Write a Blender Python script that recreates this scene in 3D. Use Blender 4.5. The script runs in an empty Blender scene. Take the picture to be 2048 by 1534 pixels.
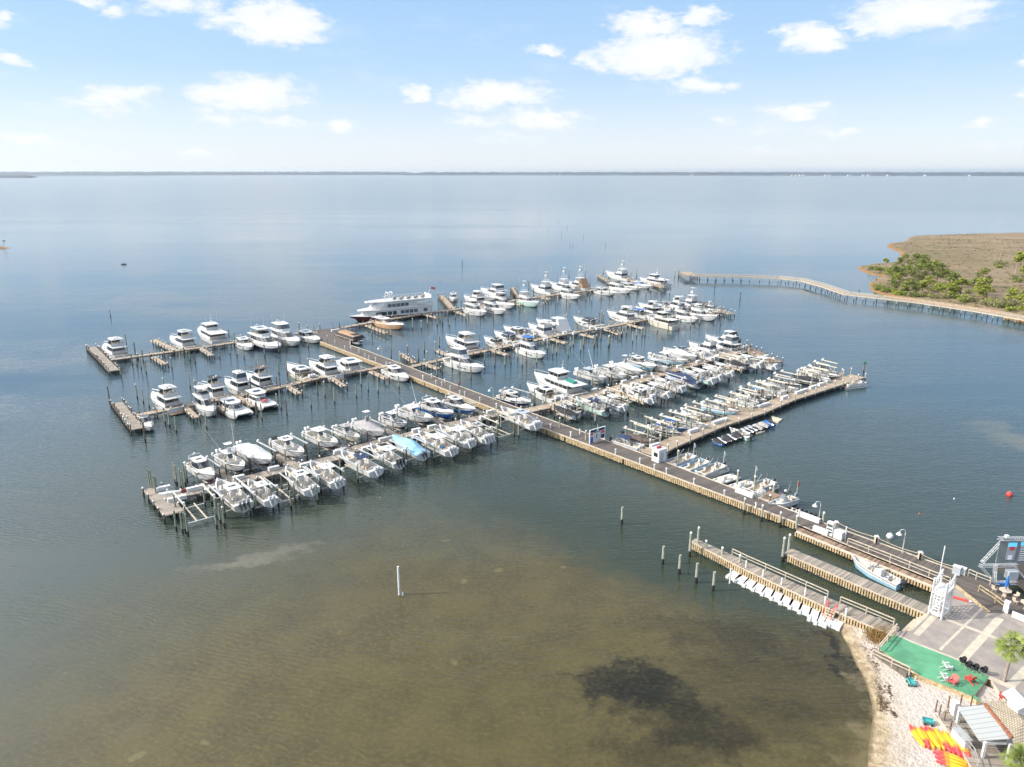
DEBUG = False
import bpy, math, random
from mathutils import Vector, Matrix
random.seed(7)
rnd = random.random
# ---------------------------------------------------------------- camera
H = 55.0; F = 1450.0; PITCH = math.atan((767-343)/F)
sc = bpy.context.scene
COL = sc.collection
cd = bpy.data.cameras.new('camera'); cam = bpy.data.objects.new('camera', cd); COL.objects.link(cam)
cam.location = (0, 0, H); cam.rotation_euler = (math.pi/2-PITCH, 0, 0)
cd.sensor_width = 36; cd.lens = 36*F/2048; cd.clip_end = 90000; cd.clip_start = .5
sc.camera = cam
sc.view_settings.view_transform = 'Standard'; sc.view_settings.look = 'None'
sc.view_settings.exposure = 0.70; sc.view_settings.gamma = 1
sc.cycles.use_denoising = True; sc.cycles.max_bounces = 6; sc.cycles.volume_bounces = 0
sc.cycles.sample_clamp_indirect = 6
SUN_EL = math.radians(34)
# ---------------------------------------------------------------- node helper
class NT:
    def __init__(s, tree): s.t = tree; s.n = tree.nodes; s.l = tree.links
    def new(s, k, **kw):
        n = s.n.new(k)
        for a, b in kw.items(): setattr(n, a, b)
        return n
    def put(s, sock, v):
        if hasattr(v, 'is_output') or isinstance(v, bpy.types.NodeSocket): s.l.new(v, sock)
        elif v is not None: sock.default_value = v
    def math(s, op, a, b=None, c=None, clamp=False):
        n = s.new('ShaderNodeMath', operation=op, use_clamp=clamp)
        s.put(n.inputs[0], a); s.put(n.inputs[1], b); s.put(n.inputs[2], c)
        return n.outputs[0]
    def vmath(s, op, a, b=None, out=0):
        n = s.new('ShaderNodeVectorMath', operation=op); s.put(n.inputs[0], a)
        if b is not None: s.put(n.inputs[1], b)
        return n.outputs[out]
    def mix(s, f, a, b, blend='MIX'):
        n = s.new('ShaderNodeMix', data_type='RGBA', blend_type=blend)
        s.put(n.inputs[0], f); s.put(n.inputs[6], a if not isinstance(a, tuple) else (*a, 1)[:4]); s.put(n.inputs[7], b if not isinstance(b, tuple) else (*b, 1)[:4])
        return n.outputs[2]
    def noise(s, v, scale, detail=3, rough=.5, dist=0):
        n = s.new('ShaderNodeTexNoise'); s.put(n.inputs['Vector'], v); n.inputs['Scale'].default_value = scale
        n.inputs['Detail'].default_value = detail; n.inputs['Roughness'].default_value = rough; n.inputs['Distortion'].default_value = dist
        return n.outputs[0]
    def mapr(s, v, a, b, c=0, d=1, smooth=True):
        n = s.new('ShaderNodeMapRange', interpolation_type='SMOOTHSTEP' if smooth else 'LINEAR')
        s.put(n.inputs[0], v)
        for i, q in enumerate((a, b, c, d)): n.inputs[i+1].default_value = q
        return n.outputs[0]
    def mapping(s, v, sc_=(1, 1, 1), rot=(0, 0, 0), loc=(0, 0, 0)):
        n = s.new('ShaderNodeMapping'); s.put(n.inputs[0], v)
        n.inputs[1].default_value = loc; n.inputs[2].default_value = rot; n.inputs[3].default_value = sc_
        return n.outputs[0]
# ---------------------------------------------------------------- sky
W = bpy.data.worlds.new('World'); sc.world = W; W.use_nodes = True
t = NT(W.node_tree); t.n.clear()
sky = t.new('ShaderNodeTexSky', sky_type='NISHITA'); sky.sun_disc = False
sky.sun_elevation = SUN_EL; sky.sun_rotation = math.radians(270); sky.air_density = 1.0; sky.dust_density = .3; sky.ozone_density = 2.2; sky.altitude = 0
tc = t.new('ShaderNodeTexCoord'); sep = t.new('ShaderNodeSeparateXYZ'); t.l.new(tc.outputs['Generated'], sep.inputs[0])
az = t.math('ARCTAN2', sep.outputs[0], sep.outputs[1]); el = t.math('ARCSINE', sep.outputs[2])
def azel(px, py):
    x = (px-1024)/F; y = -(py-767)/F
    f_ = math.cos(PITCH)+y*math.sin(PITCH); u_ = -math.sin(PITCH)+y*math.cos(PITCH)
    return math.atan2(x, f_), math.atan2(u_, math.hypot(x, f_))
# clouds: px centre, half size, strength
CL = [(550,48,105,42,1.0),(450,42,60,18,.6),(360,8,90,26,.6),(220,28,40,12,.5),(190,5,60,10,.5),(15,118,34,14,.7),(-10,30,30,20,.6),
      (500,188,115,34,1.0),(440,232,70,18,.55),(560,245,90,16,.5),(680,247,44,18,.75),(225,190,70,28,.7),(190,213,110,18,.5),(45,280,90,16,.65),(400,310,60,13,.6),
      (835,190,34,18,.85),(990,190,125,30,.95),(1090,238,90,22,.85),(960,240,90,18,.5),(1010,275,160,18,.35),
      (1285,50,80,26,1.0),(1320,110,135,46,1.05),(1190,118,60,18,.65),(1090,104,40,11,.7),(1400,38,55,18,.8),(1405,172,78,17,.8),
      (1625,74,58,28,.95),(1580,58,30,12,.6),(1840,22,130,38,.95),(1760,58,50,20,.75),(1715,52,24,12,.6),(1930,15,50,18,.7),(2040,120,24,10,.6),(2040,185,26,10,.6),
      (1590,225,90,17,.8),(1445,243,34,13,.55),(1680,262,40,12,.6),(1570,255,150,18,.3),(1945,241,34,11,.7),(1550,297,130,14,.35),(2000,290,90,14,.4),
      (-350,90,180,50,.9),(-600,200,160,40,.8),(2500,80,200,50,.9),(2700,220,160,40,.7),(700,-180,230,60,.9),(1500,-260,260,70,.9),(100,-300,220,60,.8)]
comb = t.new('ShaderNodeCombineXYZ'); t.l.new(az, comb.inputs[0]); t.l.new(el, comb.inputs[1])
uv = t.mapping(comb.outputs[0], (1, 2.2, 1))
nz = t.new('ShaderNodeTexNoise'); t.l.new(uv, nz.inputs[0]); nz.inputs['Scale'].default_value = 22; nz.inputs['Detail'].default_value = 7; nz.inputs['Roughness'].default_value = .55
dis = t.vmath('MULTIPLY', t.vmath('SUBTRACT', nz.outputs[1], (.5, .5, .5)), (.085, .035, 0))
co = t.vmath('ADD', comb.outputs[0], dis)
field = None
for (px, py, rx, ry, s_) in CL:
    a, e = azel(px, py); sx = F/rx; sy = F/ry
    m = t.mapping(co, (sx, sy, 1), (0, 0, 0), (-a*sx, -e*sy, 0))
    ln = t.vmath('LENGTH', m, out=1)
    v = t.math('MULTIPLY', t.math('SUBTRACT', 1.12, ln), s_)
    if field is None: field = v
    else:
        n = t.new('ShaderNodeMath', operation='SMOOTH_MAX'); t.put(n.inputs[0], field); t.put(n.inputs[1], v); n.inputs[2].default_value = .12; field = n.outputs[0]
n2 = t.noise(uv, 46, 8, .66)
n3 = t.noise(t.mapping(comb.outputs[0], (1, 3.2, 1)), 7, 5, .6)
dens = t.math('ADD', field, t.math('MULTIPLY', t.math('SUBTRACT', n2, .5), 1.1))
cmask = t.mapr(dens, .05, .58)
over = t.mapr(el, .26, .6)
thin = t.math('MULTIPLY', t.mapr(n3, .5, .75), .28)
thin = t.math('MAXIMUM', thin, t.math('MULTIPLY', over, t.mapr(n3, .30, .62, .15, .65)))  # unseen overhead cloud, added for whiter, brighter reflections on the water
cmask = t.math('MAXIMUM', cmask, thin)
# pale haze towards the horizon
hz = t.math('POWER', t.math('SUBTRACT', 1.0, t.mapr(el, 0.0, .26, 0, 1, False)), 3.0)
bright = t.mapr(dens, .2, 1.1)
ccol = t.mix(bright, (3.8, 4.0, 4.25), (4.5, 4.5, 4.5))
skyc = t.mix(1.0, sky.outputs[0], (.80, .84, .96), 'MULTIPLY')
cr = t.new('ShaderNodeValToRGB'); t.l.new(t.math('DIVIDE', el, 1.6), cr.inputs[0]); els = cr.color_ramp.elements
for i, (p_, c_) in enumerate(((0, (3.45, 3.63, 3.86)), (.03, (3.15, 3.5, 3.88)), (.075, (2.12, 2.95, 3.85)), (.125, (1.70, 2.68, 3.85)), (.31, (1.2, 2.1, 3.4)), (.9, (.6, 1.3, 2.7)))):
    q_ = els[i] if i < 2 else els.new(p_); q_.position = p_; q_.color = (*(v/5 for v in c_), 1)
hazy = t.mix(1.0, cr.outputs[0], (5, 5, 5), 'MULTIPLY')
c1 = t.mix(.82, skyc, hazy)
c2 = t.mix(t.math('MULTIPLY', cmask, .92), c1, ccol)
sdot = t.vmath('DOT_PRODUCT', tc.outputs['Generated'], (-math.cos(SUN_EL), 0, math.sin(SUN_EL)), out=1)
glow = t.math('MULTIPLY', t.math('POWER', t.mapr(sdot, .25, 1.0, 0, 1, False), 2.0), t.mapr(el, .235, .40))  # added sunward sky glow, kept above the view, lightens the left water
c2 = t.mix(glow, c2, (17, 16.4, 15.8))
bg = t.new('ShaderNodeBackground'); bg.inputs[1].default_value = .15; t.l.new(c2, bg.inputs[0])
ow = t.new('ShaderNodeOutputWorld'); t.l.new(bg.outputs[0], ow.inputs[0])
# ---------------------------------------------------------------- sun (from the left of the picture)
sd = bpy.data.lights.new('sun', 'SUN'); sd.energy = 3.3; sd.angle = math.radians(.6); sd.color = (1, .93, .83)
sun = bpy.data.objects.new('sun', sd); COL.objects.link(sun)
sv = Vector((-math.cos(SUN_EL), -.06, math.sin(SUN_EL)))
sun.rotation_euler = sv.to_track_quat('Z', 'Y').to_euler()
# ---------------------------------------------------------------- pixel of the photo -> ground point
def G(px, py, z=0.0):
    x = (px-1024)/F; y = (py-767)/F
    dn = math.sin(PITCH)+y*math.cos(PITCH); fw = math.cos(PITCH)-y*math.sin(PITCH)
    k = (H-z)/dn
    return Vector((x*k, fw*k, z))
def SX(p):   # picture column of a world point
    d = p.y*math.cos(PITCH)+(H-p.z)*math.sin(PITCH)
    return 1024+F*p.x/d
WIN = {1:(160,600),2:(500,600),3:(840,500),4:(1140,500),5:(280,820),6:(640,740),7:(980,640),8:(1200,640),9:(1380,680),10:(1140,800),11:(1460,880),12:(1648,1000),13:(1648,1234),14:(1360,1020),16:(1648,430)}
def PX(w, X, Y):
    if w == 0: return X, Y
    if w == 20: return 1180+X/6.827, 560+Y/6.827
    if w == 21: return 600+X/6.827, 640+Y/6.827
    if w == 22: return 680+X/10.24, 570+Y/10.24
    if w == 23: return 1150+X/10.24, 840+Y/10.24
    if w == 24: return 1848+X/10.24, 1100+Y/10.24
    if w == 25: return 1848+X/10.24, 1400+Y/10.24
    o = WIN[w]; return o[0]+X/5.1125, o[1]+Y/5.1125
def P(w, X, Y, z=0.0): return G(*PX(w, X, Y), z)
# ---------------------------------------------------------------- mesh builder
class MB:
    def __init__(s): s.v = []; s.f = []; s.m = []; s.uv = {}
    def face(s, idx, m=0, uv=None):
        if uv: s.uv[len(s.f)] = uv
        s.f.append(tuple(idx)); s.m.append(m)
    def poly(s, pts, m=0, uv=None):
        b = len(s.v); s.v += [tuple(p) for p in pts]; s.face(range(b, b+len(pts)), m, uv)
    def box(s, x0, x1, y0, y1, z0, z1, m=0, taper=0):
        b = len(s.v); t_ = taper
        s.v += [(x0, y0, z0), (x1, y0, z0), (x1, y1, z0), (x0, y1, z0), (x0+t_, y0+t_, z1), (x1-t_, y0+t_, z1), (x1-t_, y1-t_, z1), (x0+t_, y1-t_, z1)]
        for q in ((3, 2, 1, 0), (4, 5, 6, 7), (0, 1, 5, 4), (1, 2, 6, 5), (2, 3, 7, 6), (3, 0, 4, 7)): s.face([b+i for i in q], m)
    def obox(s, c, ax, hx, hy, z0, z1, m=0):   # box turned to direction ax (2d)
        n = Vector((-ax.y, ax.x, 0)); a = Vector((ax.x, ax.y, 0)); c = Vector((c[0], c[1], 0)); b = len(s.v)
        for z in (z0, z1):
            for i, j in ((-1, -1), (1, -1), (1, 1), (-1, 1)):
                p = c+a*hx*i+n*hy*j; s.v.append((p.x, p.y, z))
        for q in ((3, 2, 1, 0), (4, 5, 6, 7), (0, 1, 5, 4), (1, 2, 6, 5), (2, 3, 7, 6), (3, 0, 4, 7)): s.face([b+i for i in q], m)
    def beam(s, a, b_, w, h, m=0):   # rectangular bar between two points
        a = Vector(a); b_ = Vector(b_); d = (b_-a).normalized(); up = Vector((0, 0, 1)) if abs(d.z) < .95 else Vector((1, 0, 0))
        n = d.cross(up).normalized()*w/2; u = n.cross(d).normalized()*h/2; b = len(s.v)
        for p in (a, b_):
            for i, j in ((-1, -1), (1, -1), (1, 1), (-1, 1)): s.v.append(tuple(p+n*i+u*j))
        for q in ((3, 2, 1, 0), (4, 5, 6, 7), (0, 1, 5, 4), (1, 2, 6, 5), (2, 3, 7, 6), (3, 0, 4, 7)): s.face([b+i for i in q], m)
    def tube(s, a, b_, r, r2=None, n=6, m=0, cap=True):
        a = Vector(a); b_ = Vector(b_); r2 = r if r2 is None else r2
        d = (b_-a).normalized(); up = Vector((0, 0, 1)) if abs(d.z) < .95 else Vector((1, 0, 0))
        x = d.cross(up).normalized(); y = x.cross(d); b = len(s.v)
        for p, q in ((a, r), (b_, r2)):
            for i in range(n):
                t_ = 2*math.pi*i/n; s.v.append(tuple(p+(x*math.cos(t_)+y*math.sin(t_))*q))
        for i in range(n): j = (i+1) % n; s.face((b+i, b+n+i, b+n+j, b+j), m)
        if cap: s.face([b+i for i in range(n)], m); s.face([b+n+i for i in reversed(range(n))], m)
    def path(s, pts, r, n=5, m=0):
        for a, b_ in zip(pts, pts[1:]): s.tube(a, b_, r, n=n, m=m)
    def loft(s, rings, mats=0, cap0=True, cap1=True, closed=True, capm=None):
        b = len(s.v); n = len(rings[0])
        for r in rings: s.v += [tuple(p) for p in r]
        for k in range(len(rings)-1):
            for i in range(n if closed else n-1):
                j = (i+1) % n
                mm = mats(k, i) if callable(mats) else mats
                s.face((b+k*n+i, b+k*n+j, b+(k+1)*n+j, b+(k+1)*n+i), mm)
        cm = capm if capm is not None else (mats if not callable(mats) else 0)
        if cap0: s.face([b+i for i in reversed(range(n))], cm)
        if cap1: s.face([b+(len(rings)-1)*n+i for i in range(n)], cm)
    def prism(s, pts, z0, z1, m=0, ms=None, uvd=None):
        b = len(s.v); n = len(pts)
        ar = sum(pts[i][0]*pts[(i+1) % n][1]-pts[(i+1) % n][0]*pts[i][1] for i in range(n))
        if ar < 0: pts = pts[::-1]
        s.v += [(p[0], p[1], z1) for p in pts]+[(p[0], p[1], z0) for p in pts]
        uv = None
        if uvd is not None: uv = [(p[0]*uvd[0]+p[1]*uvd[1], -p[0]*uvd[1]+p[1]*uvd[0]) for p in pts]
        s.face(range(b, b+n), m, uv); s.face(reversed(range(b+n, b+2*n)), m)
        for i in range(n): j = (i+1) % n; s.face((b+i, b+n+i, b+n+j, b+j), m if ms is None else ms)
    def xf(s, M_, start=0):
        for i in range(start, len(s.v)): s.v[i] = tuple(M_ @ Vector(s.v[i]))
    def build(s, name, mats, parent=None, smooth=False, loc=None, rotz=0):
        me = bpy.data.meshes.new(name); me.from_pydata(s.v, [], s.f); 
        for m_ in (mats if isinstance(mats, (list, tuple)) else [mats]): me.materials.append(m_)
        nm = len(me.materials)
        me.polygons.foreach_set('material_index', [min(x, nm-1) for x in s.m])
        if smooth: me.polygons.foreach_set('use_smooth', [True]*len(s.f))
        if s.uv:
            ul = me.uv_layers.new(name='UVMap')
            for fi, uv in s.uv.items():
                for k, li in enumerate(me.polygons[fi].loop_indices): ul.data[li].uv = uv[k]
        me.update()
        o = bpy.data.objects.new(name, me); COL.objects.link(o)
        if parent: o.parent = parent
        if loc is not None: o.location = loc
        if rotz: o.rotation_euler.z = rotz
        return o
def tag(o, label=None, cat=None, group=None, kind=None):
    if label: o['label'] = label
    if cat: o['category'] = cat
    if group: o['group'] = group
    if kind: o['kind'] = kind
    return o
def empty(name, loc, rz=0, label=None, cat=None, group=None):
    o = bpy.data.objects.new(name, None); COL.objects.link(o); o.location = loc; o.rotation_euler = (0, 0, rz); o.empty_display_size = .5
    return tag(o, label, cat, group)
def kids(o, _c={}): return [c for c in bpy.data.objects if c.parent == o]
def copy_tree(o, ch):   # ch: {object: [children]}
    c = o.copy(); COL.objects.link(c)
    for k in ch.get(o.name, []):
        d = copy_tree(k, ch); d.parent = c
    return c
def childmap(root):
    m = {}
    def go(o):
        ks = [c for c in COL.objects if c.parent == o]; m[o.name] = ks
        for k in ks: go(k)
    go(root); return m
# ---------------------------------------------------------------- materials
def mat(name, c, rough=.5, metal=0, var=.12, vs=1.5, emit=None, spec=.5, coord='Object', bump=0):
    m = bpy.data.materials.new(name); m.use_nodes = True; t = NT(m.node_tree); b = t.n['Principled BSDF']
    b.inputs['Roughness'].default_value = rough; b.inputs['Metallic'].default_value = metal; b.inputs['Specular IOR Level'].default_value = spec
    g = t.new('ShaderNodeTexCoord')
    n = t.noise(g.outputs[coord], vs, 4, .6)
    k = t.mapr(n, .3, .7)
    t.l.new(t.mix(k, tuple(x*(1-var) for x in c), tuple(min(1, x*(1+var)) for x in c)), b.inputs['Base Color'])
    if emit: b.inputs['Emission Color'].default_value = (*emit, 1); b.inputs['Emission Strength'].default_value = 1
    if bump:
        bp = t.new('ShaderNodeBump'); bp.inputs[0].default_value = .6; bp.inputs[1].default_value = bump
        t.l.new(t.noise(g.outputs[coord], vs*6, 4), bp.inputs['Height']); t.l.new(bp.outputs[0], b.inputs['Normal'])
    return m
def planks(name, ca, cb, w=.15, gap=.55, rough=.8):
    m = bpy.data.materials.new(name); m.use_nodes = True; t = NT(m.node_tree); b = t.n['Principled BSDF']; b.inputs['Roughness'].default_value = rough
    uvn = t.new('ShaderNodeUVMap'); s = t.new('ShaderNodeSeparateXYZ'); t.l.new(uvn.outputs[0], s.inputs[0])
    q = t.math('DIVIDE', s.outputs[0], w); fl = t.math('FLOOR', q)
    wn = t.new('ShaderNodeTexWhiteNoise', noise_dimensions='1D'); t.l.new(fl, wn.inputs['W'])
    fl2 = t.math('FLOOR', t.math('DIVIDE', q, 4)); wn2 = t.new('ShaderNodeTexWhiteNoise', noise_dimensions='1D'); t.l.new(fl2, wn2.inputs['W'])
    n = t.noise(uvn.outputs[0], .35, 4, .6); n2 = t.noise(uvn.outputs[0], 6, 3, .6)
    k = t.math('ADD', t.math('MULTIPLY', wn.outputs[0], .45), t.math('ADD', t.math('MULTIPLY', wn2.outputs[0], .15), t.math('MULTIPLY', n, .5)))
    k = t.math('ADD', k, t.math('MULTIPLY', t.math('SUBTRACT', n2, .5), .25))
    c = t.mix(t.mapr(k, .25, .85, 0, 1, False), ca, cb)
    fr = t.math('FRACT', q); g = t.math('GREATER_THAN', t.math('ABSOLUTE', t.math('SUBTRACT', fr, .5)), .455)
    c = t.mix(t.math('MULTIPLY', g, gap), c, tuple(x*.25 for x in ca))
    t.l.new(c, b.inputs['Base Color']); return m
MT = {}
def defm(k, *a, **kw): MT[k] = mat(k, *a, **kw)
defm('gelcoat_white', (.57, .565, .55), .28, var=.07, vs=.8); defm('gelcoat_ivory', (.56, .52, .43), .3, var=.08, vs=.8); defm('gelcoat_grey', (.38, .41, .44), .3, var=.06)
defm('gelcoat_navy', (.012, .022, .065), .2); defm('gelcoat_blue', (.02, .11, .36), .22); defm('gelcoat_skyblue', (.25, .45, .6), .25); defm('gelcoat_black', (.02, .02, .024), .2)
defm('gelcoat_maroon', (.11, .012, .02), .3); defm('gelcoat_tan', (.50, .30, .17), .35, var=.1); defm('gelcoat_seafoam', (.45, .60, .54), .3)
defm('antifoul_dark', (.03, .035, .05), .6); defm('antifoul_blue', (.02, .05, .14), .6); defm('antifoul_red', (.16, .03, .02), .6)
defm('deck_nonskid', (.44, .42, .38), .6, var=.08); defm('deck_teak', (.34, .21, .11), .6, var=.2, vs=4); defm('deck_tan', (.42, .34, .24), .6, var=.1)
defm('glass_dark', (.012, .016, .022), .05, spec=.9); defm('glass_grey', (.07, .09, .11), .08, spec=.9); defm('glass_blue', (.05, .16, .34), .08, spec=.9)
defm('canvas_black', (.025, .025, .03), .85, var=.3); defm('canvas_navy', (.02, .035, .09), .85, var=.25); defm('canvas_blue', (.03, .14, .42), .8, var=.2); defm('canvas_skyblue', (.22, .42, .58), .75, var=.12, vs=1.2)
defm('canvas_grey', (.30, .29, .29), .85, var=.15); defm('canvas_white', (.56, .56, .54), .8, var=.1); defm('canvas_green', (.02, .22, .17), .8, var=.2); defm('canvas_tan', (.52, .40, .27), .85, var=.12); defm('canvas_brown', (.10, .075, .065), .85, var=.25)
defm('vinyl_cushion', (.60, .54, .45), .6); defm('steel_rail', (.62, .62, .62), .25, .8); defm('motor_white', (.58, .58, .58), .25, var=.04); defm('motor_black', (.03, .032, .038), .25); defm('motor_grey', (.22, .25, .29), .3)
defm('aluminium', (.66, .66, .64), .38, .5, var=.1); defm('galvanised', (.40, .41, .40), .5, .3, var=.2)
defm('pile_pale', (.30, .31, .25), .85, var=.3, vs=3, bump=.02); defm('pile_brown', (.15, .115, .08), .9, var=.35, vs=3, bump=.02); defm('pile_green', (.22, .245, .18), .9, var=.3, vs=3, bump=.02)
defm('pile_wet', (.022, .022, .018), .6, var=.5, vs=4); defm('cap_white', (.66, .66, .64), .5)
defm('timber_gold', (.41, .31, .18), .8, var=.4, vs=2.5); defm('timber_grey', (.26, .235, .20), .85, var=.3, vs=2); defm('timber_pale', (.48, .41, .32), .8, var=.2, vs=2); defm('timber_dark', (.05, .042, .035), .9, var=.4); defm('timber_beam', (.17, .14, .11), .9, var=.3)
defm('white_paint', (.64, .64, .63), .45, var=.06); defm('plastic_white', (.60, .60, .59), .45, var=.12, vs=3)
defm('red_paint', (.55, .05, .04), .5); defm('red_pink', (.62, .09, .09), .5); defm('orange_red', (.62, .12, .05), .5); defm('green_paint', (.03, .35, .16), .5); defm('teal_paint', (.06, .34, .34), .5); defm('blue_paint', (.03, .15, .45), .4)
defm('skin', (.45, .27, .18), .6); defm('cloth_dark', (.04, .045, .06), .9); defm('cloth_pale', (.5, .45, .45), .9)
MT['planks_dark'] = planks('planks_dark', (.060, .050, .045), (.145, .122, .105), .16)
MT['planks_tan'] = planks('planks_tan', (.22, .17, .12), (.44, .35, .26), .16, .35)
MT['planks_grey'] = planks('planks_grey', (.13, .115, .095), (.40, .34, .28), .16, .6)
MT['planks_brown'] = planks('planks_brown', (.10, .065, .045), (.34, .24, .17), .28, .6)
WAVE = .055
# ---------------------------------------------------------------- water
def blob(t, co, cx, cy, rx, ry, rot=0, a=1.15, b=.6):
    m = t.mapping(t.vmath('SUBTRACT', co, (cx, cy, 0)), (1, 1, 0), (0, 0, -rot))
    m = t.vmath('DIVIDE', m, (rx, ry, 1)); return t.mapr(t.vmath('LENGTH', m, out=1), b, a, 1, 0)
wm = bpy.data.materials.new('water'); wm.use_nodes = True; t = NT(wm.node_tree); b = t.n['Principled BSDF']
geo = t.new('ShaderNodeNewGeometry'); pos = geo.outputs['Position']; flat = t.vmath('MULTIPLY', pos, (1, 1, 0))
nz = t.new('ShaderNodeTexNoise'); t.l.new(flat, nz.inputs[0]); nz.inputs['Scale'].default_value = .06; nz.inputs['Detail'].default_value = 6; nz.inputs['Roughness'].default_value = .62
co = t.vmath('ADD', flat, t.vmath('MULTIPLY', t.vmath('SUBTRACT', nz.outputs[1], (.5, .5, .5)), (34, 22, 0)))
nz2 = t.new('ShaderNodeTexNoise'); t.l.new(flat, nz2.inputs[0]); nz2.inputs['Scale'].default_value = .22; nz2.inputs['Detail'].default_value = 6; nz2.inputs['Roughness'].default_value = .7
co2 = t.vmath('ADD', flat, t.vmath('MULTIPLY', t.vmath('SUBTRACT', nz2.outputs[1], (.5, .5, .5)), (16, 9, 0)))
nz3 = t.new('ShaderNodeTexNoise'); t.l.new(flat, nz3.inputs[0]); nz3.inputs['Scale'].default_value = .55; nz3.inputs['Detail'].default_value = 8; nz3.inputs['Roughness'].default_value = .78
co3 = t.vmath('ADD', co2, t.vmath('MULTIPLY', t.vmath('SUBTRACT', nz3.outputs[1], (.5, .5, .5)), (9, 6, 0)))
rag = t.mapr(t.noise(flat, 1.3, 6, .8), .34, .54, .5, 1)
grass = t.noise(flat, 1.7, 5, .75); patch = t.noise(flat, .16, 4, .6)
deep = t.mix(t.noise(t.mapping(flat, (.25, 1, 1)), .02, 3), (.031, .047, .042), (.042, .059, .050))
brown = t.mix(t.mapr(patch, .3, .7), (.056, .046, .019), (.078, .065, .025))
brown = t.mix(t.math('MULTIPLY', t.mapr(grass, .42, .7), .55), brown, (.112, .094, .030))
spots = t.mapr(t.noise(flat, .34, 2, .4), .70, .76)
brown = t.mix(t.math('MULTIPLY', spots, .5), brown, (.15, .13, .055))
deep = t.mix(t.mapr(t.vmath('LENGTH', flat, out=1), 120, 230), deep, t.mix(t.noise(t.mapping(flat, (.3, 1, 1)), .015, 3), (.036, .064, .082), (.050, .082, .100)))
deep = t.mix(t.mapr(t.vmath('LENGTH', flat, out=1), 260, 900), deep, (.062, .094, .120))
sh = blob(t, co, 4, 44, 66, 70, 0, 1.3, .60)
c = t.mix(sh, deep, brown)
green = (.024, .036, .024)
for (px, py, rx, ry, k) in ((1430, 1140, 22, 12, .75), (1250, 1080, 26, 11, .6), (1620, 1180, 22, 10, .8), (1120, 1000, 40, 12, .6), (1760, 1130, 16, 8, .7)):
    g_ = G(px, py); c = t.mix(t.math('MULTIPLY', blob(t, co2, g_.x, g_.y, rx, ry, -.5, 1.3, .4), k), c, green)
for (px, py, rx, ry, rot, k) in ((1240, 1365, 6.5, 4.2, .2, .85), (1330, 1385, 6, 4, -.5, .7), (1440, 1270, 10, 4, -.3, .42), (1590, 1290, 12, 5, -.5, .4), (1370, 1440, 8, 4.5, -.6, .55), (1500, 1450, 10, 4, 0, .35), (1560, 1370, 13, 6, -.3, .4), (1690, 1320, 2.2, 5.5, .25, .85), (1340, 1500, 8, 3, 0, .4)):
    g_ = G(px, py); c = t.mix(t.math('MULTIPLY', t.math('MULTIPLY', blob(t, co3, g_.x, g_.y, rx, ry, rot, 1.12, .62), rag), k), c, (.010, .009, .004))
for (px, py, rx, ry, k) in ((490, 1124, 8, 1.8, .6), (570, 1100, 4.5, 1.5, .5), (2045, 885, 6, 13, .5), (1990, 850, 4, 5, .35)):
    g_ = G(px, py); c = t.mix(t.math('MULTIPLY', blob(t, co2, g_.x, g_.y, rx, ry, .35, 1.3, .1), k), c, (.15, .14, .10))
SHORE = [(1677,1255),(1695,1291),(1711,1328),(1726,1355),(1738,1390),(1744,1420),(1742,1449),(1736,1488),(1734,1540)]
for (px, py) in SHORE[2:]:
    g_ = G(px-10, py); c = t.mix(t.math('MULTIPLY', blob(t, co2, g_.x+1.2, g_.y, 1.9, 3.2, 0, 1.3, .1), .4), c, (.20, .16, .085))
t.l.new(c, b.inputs['Base Color']); b.inputs['IOR'].default_value = 1.37; t.l.new(t.mapr(t.vmath('LENGTH', flat, out=1), 250, 1500, .06, .16), b.inputs['Roughness'])
# ripples: long crests across the wind, chop and a few smooth slicks
wv = t.new('ShaderNodeTexWave', wave_type='BANDS', bands_direction='Y', wave_profile='SIN'); t.l.new(t.mapping(flat, (1, 1, 1), (0, 0, .20)), wv.inputs[0]); wv.inputs['Scale'].default_value = .42; wv.inputs['Distortion'].default_value = 11; wv.inputs['Detail'].default_value = 3.5; wv.inputs['Detail Scale'].default_value = .55; wv.inputs['Detail Roughness'].default_value = .6
wmask = t.mapr(t.noise(flat, .05, 3), .35, .6, .35, 1)
sx_ = t.new('ShaderNodeSeparateXYZ'); t.l.new(flat, sx_.inputs[0]); wmask = t.math('MULTIPLY', wmask, t.mapr(sx_.outputs[0], -15, 30, 1, .3))
r1 = t.noise(t.mapping(flat, (.34, 1.15, 1), (0, 0, .16)), 1.35, 3, .55, .3)
r2 = t.noise(t.mapping(flat, (.45, 1.0, 1), (0, 0, .05)), .36, 3, .5)
r3 = t.noise(t.mapping(flat, (.7, 1.0, 1), (0, 0, -.4)), 4.2, 2, .5)
slick = t.noise(t.mapping(flat, (.16, 1.0, 1), (0, 0, .05)), .012, 4, .6)
amp = t.mapr(slick, .34, .66, .10, 1.0)
cams = t.vmath('LENGTH', flat, out=1)
near = t.mapr(cams, 90, 500, 1.0, .24)
h = t.math('ADD', t.math('MULTIPLY', r1, .15), t.math('ADD', t.math('MULTIPLY', r2, .16), t.math('MULTIPLY', r3, .022)))
bp = t.new('ShaderNodeBump'); bp.inputs['Strength'].default_value = 1; bp.inputs['Distance'].default_value = 1.0
h = t.math('ADD', h, t.math('MULTIPLY', t.math('MULTIPLY', wv.outputs[1], wmask), WAVE))
t.l.new(t.math('MULTIPLY', h, t.math('MULTIPLY', amp, near)), bp.inputs['Height']); t.l.new(bp.outputs[0], b.inputs['Normal'])
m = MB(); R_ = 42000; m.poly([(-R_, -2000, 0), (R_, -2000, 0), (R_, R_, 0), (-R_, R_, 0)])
tag(m.build('water', wm), kind='structure')
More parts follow.
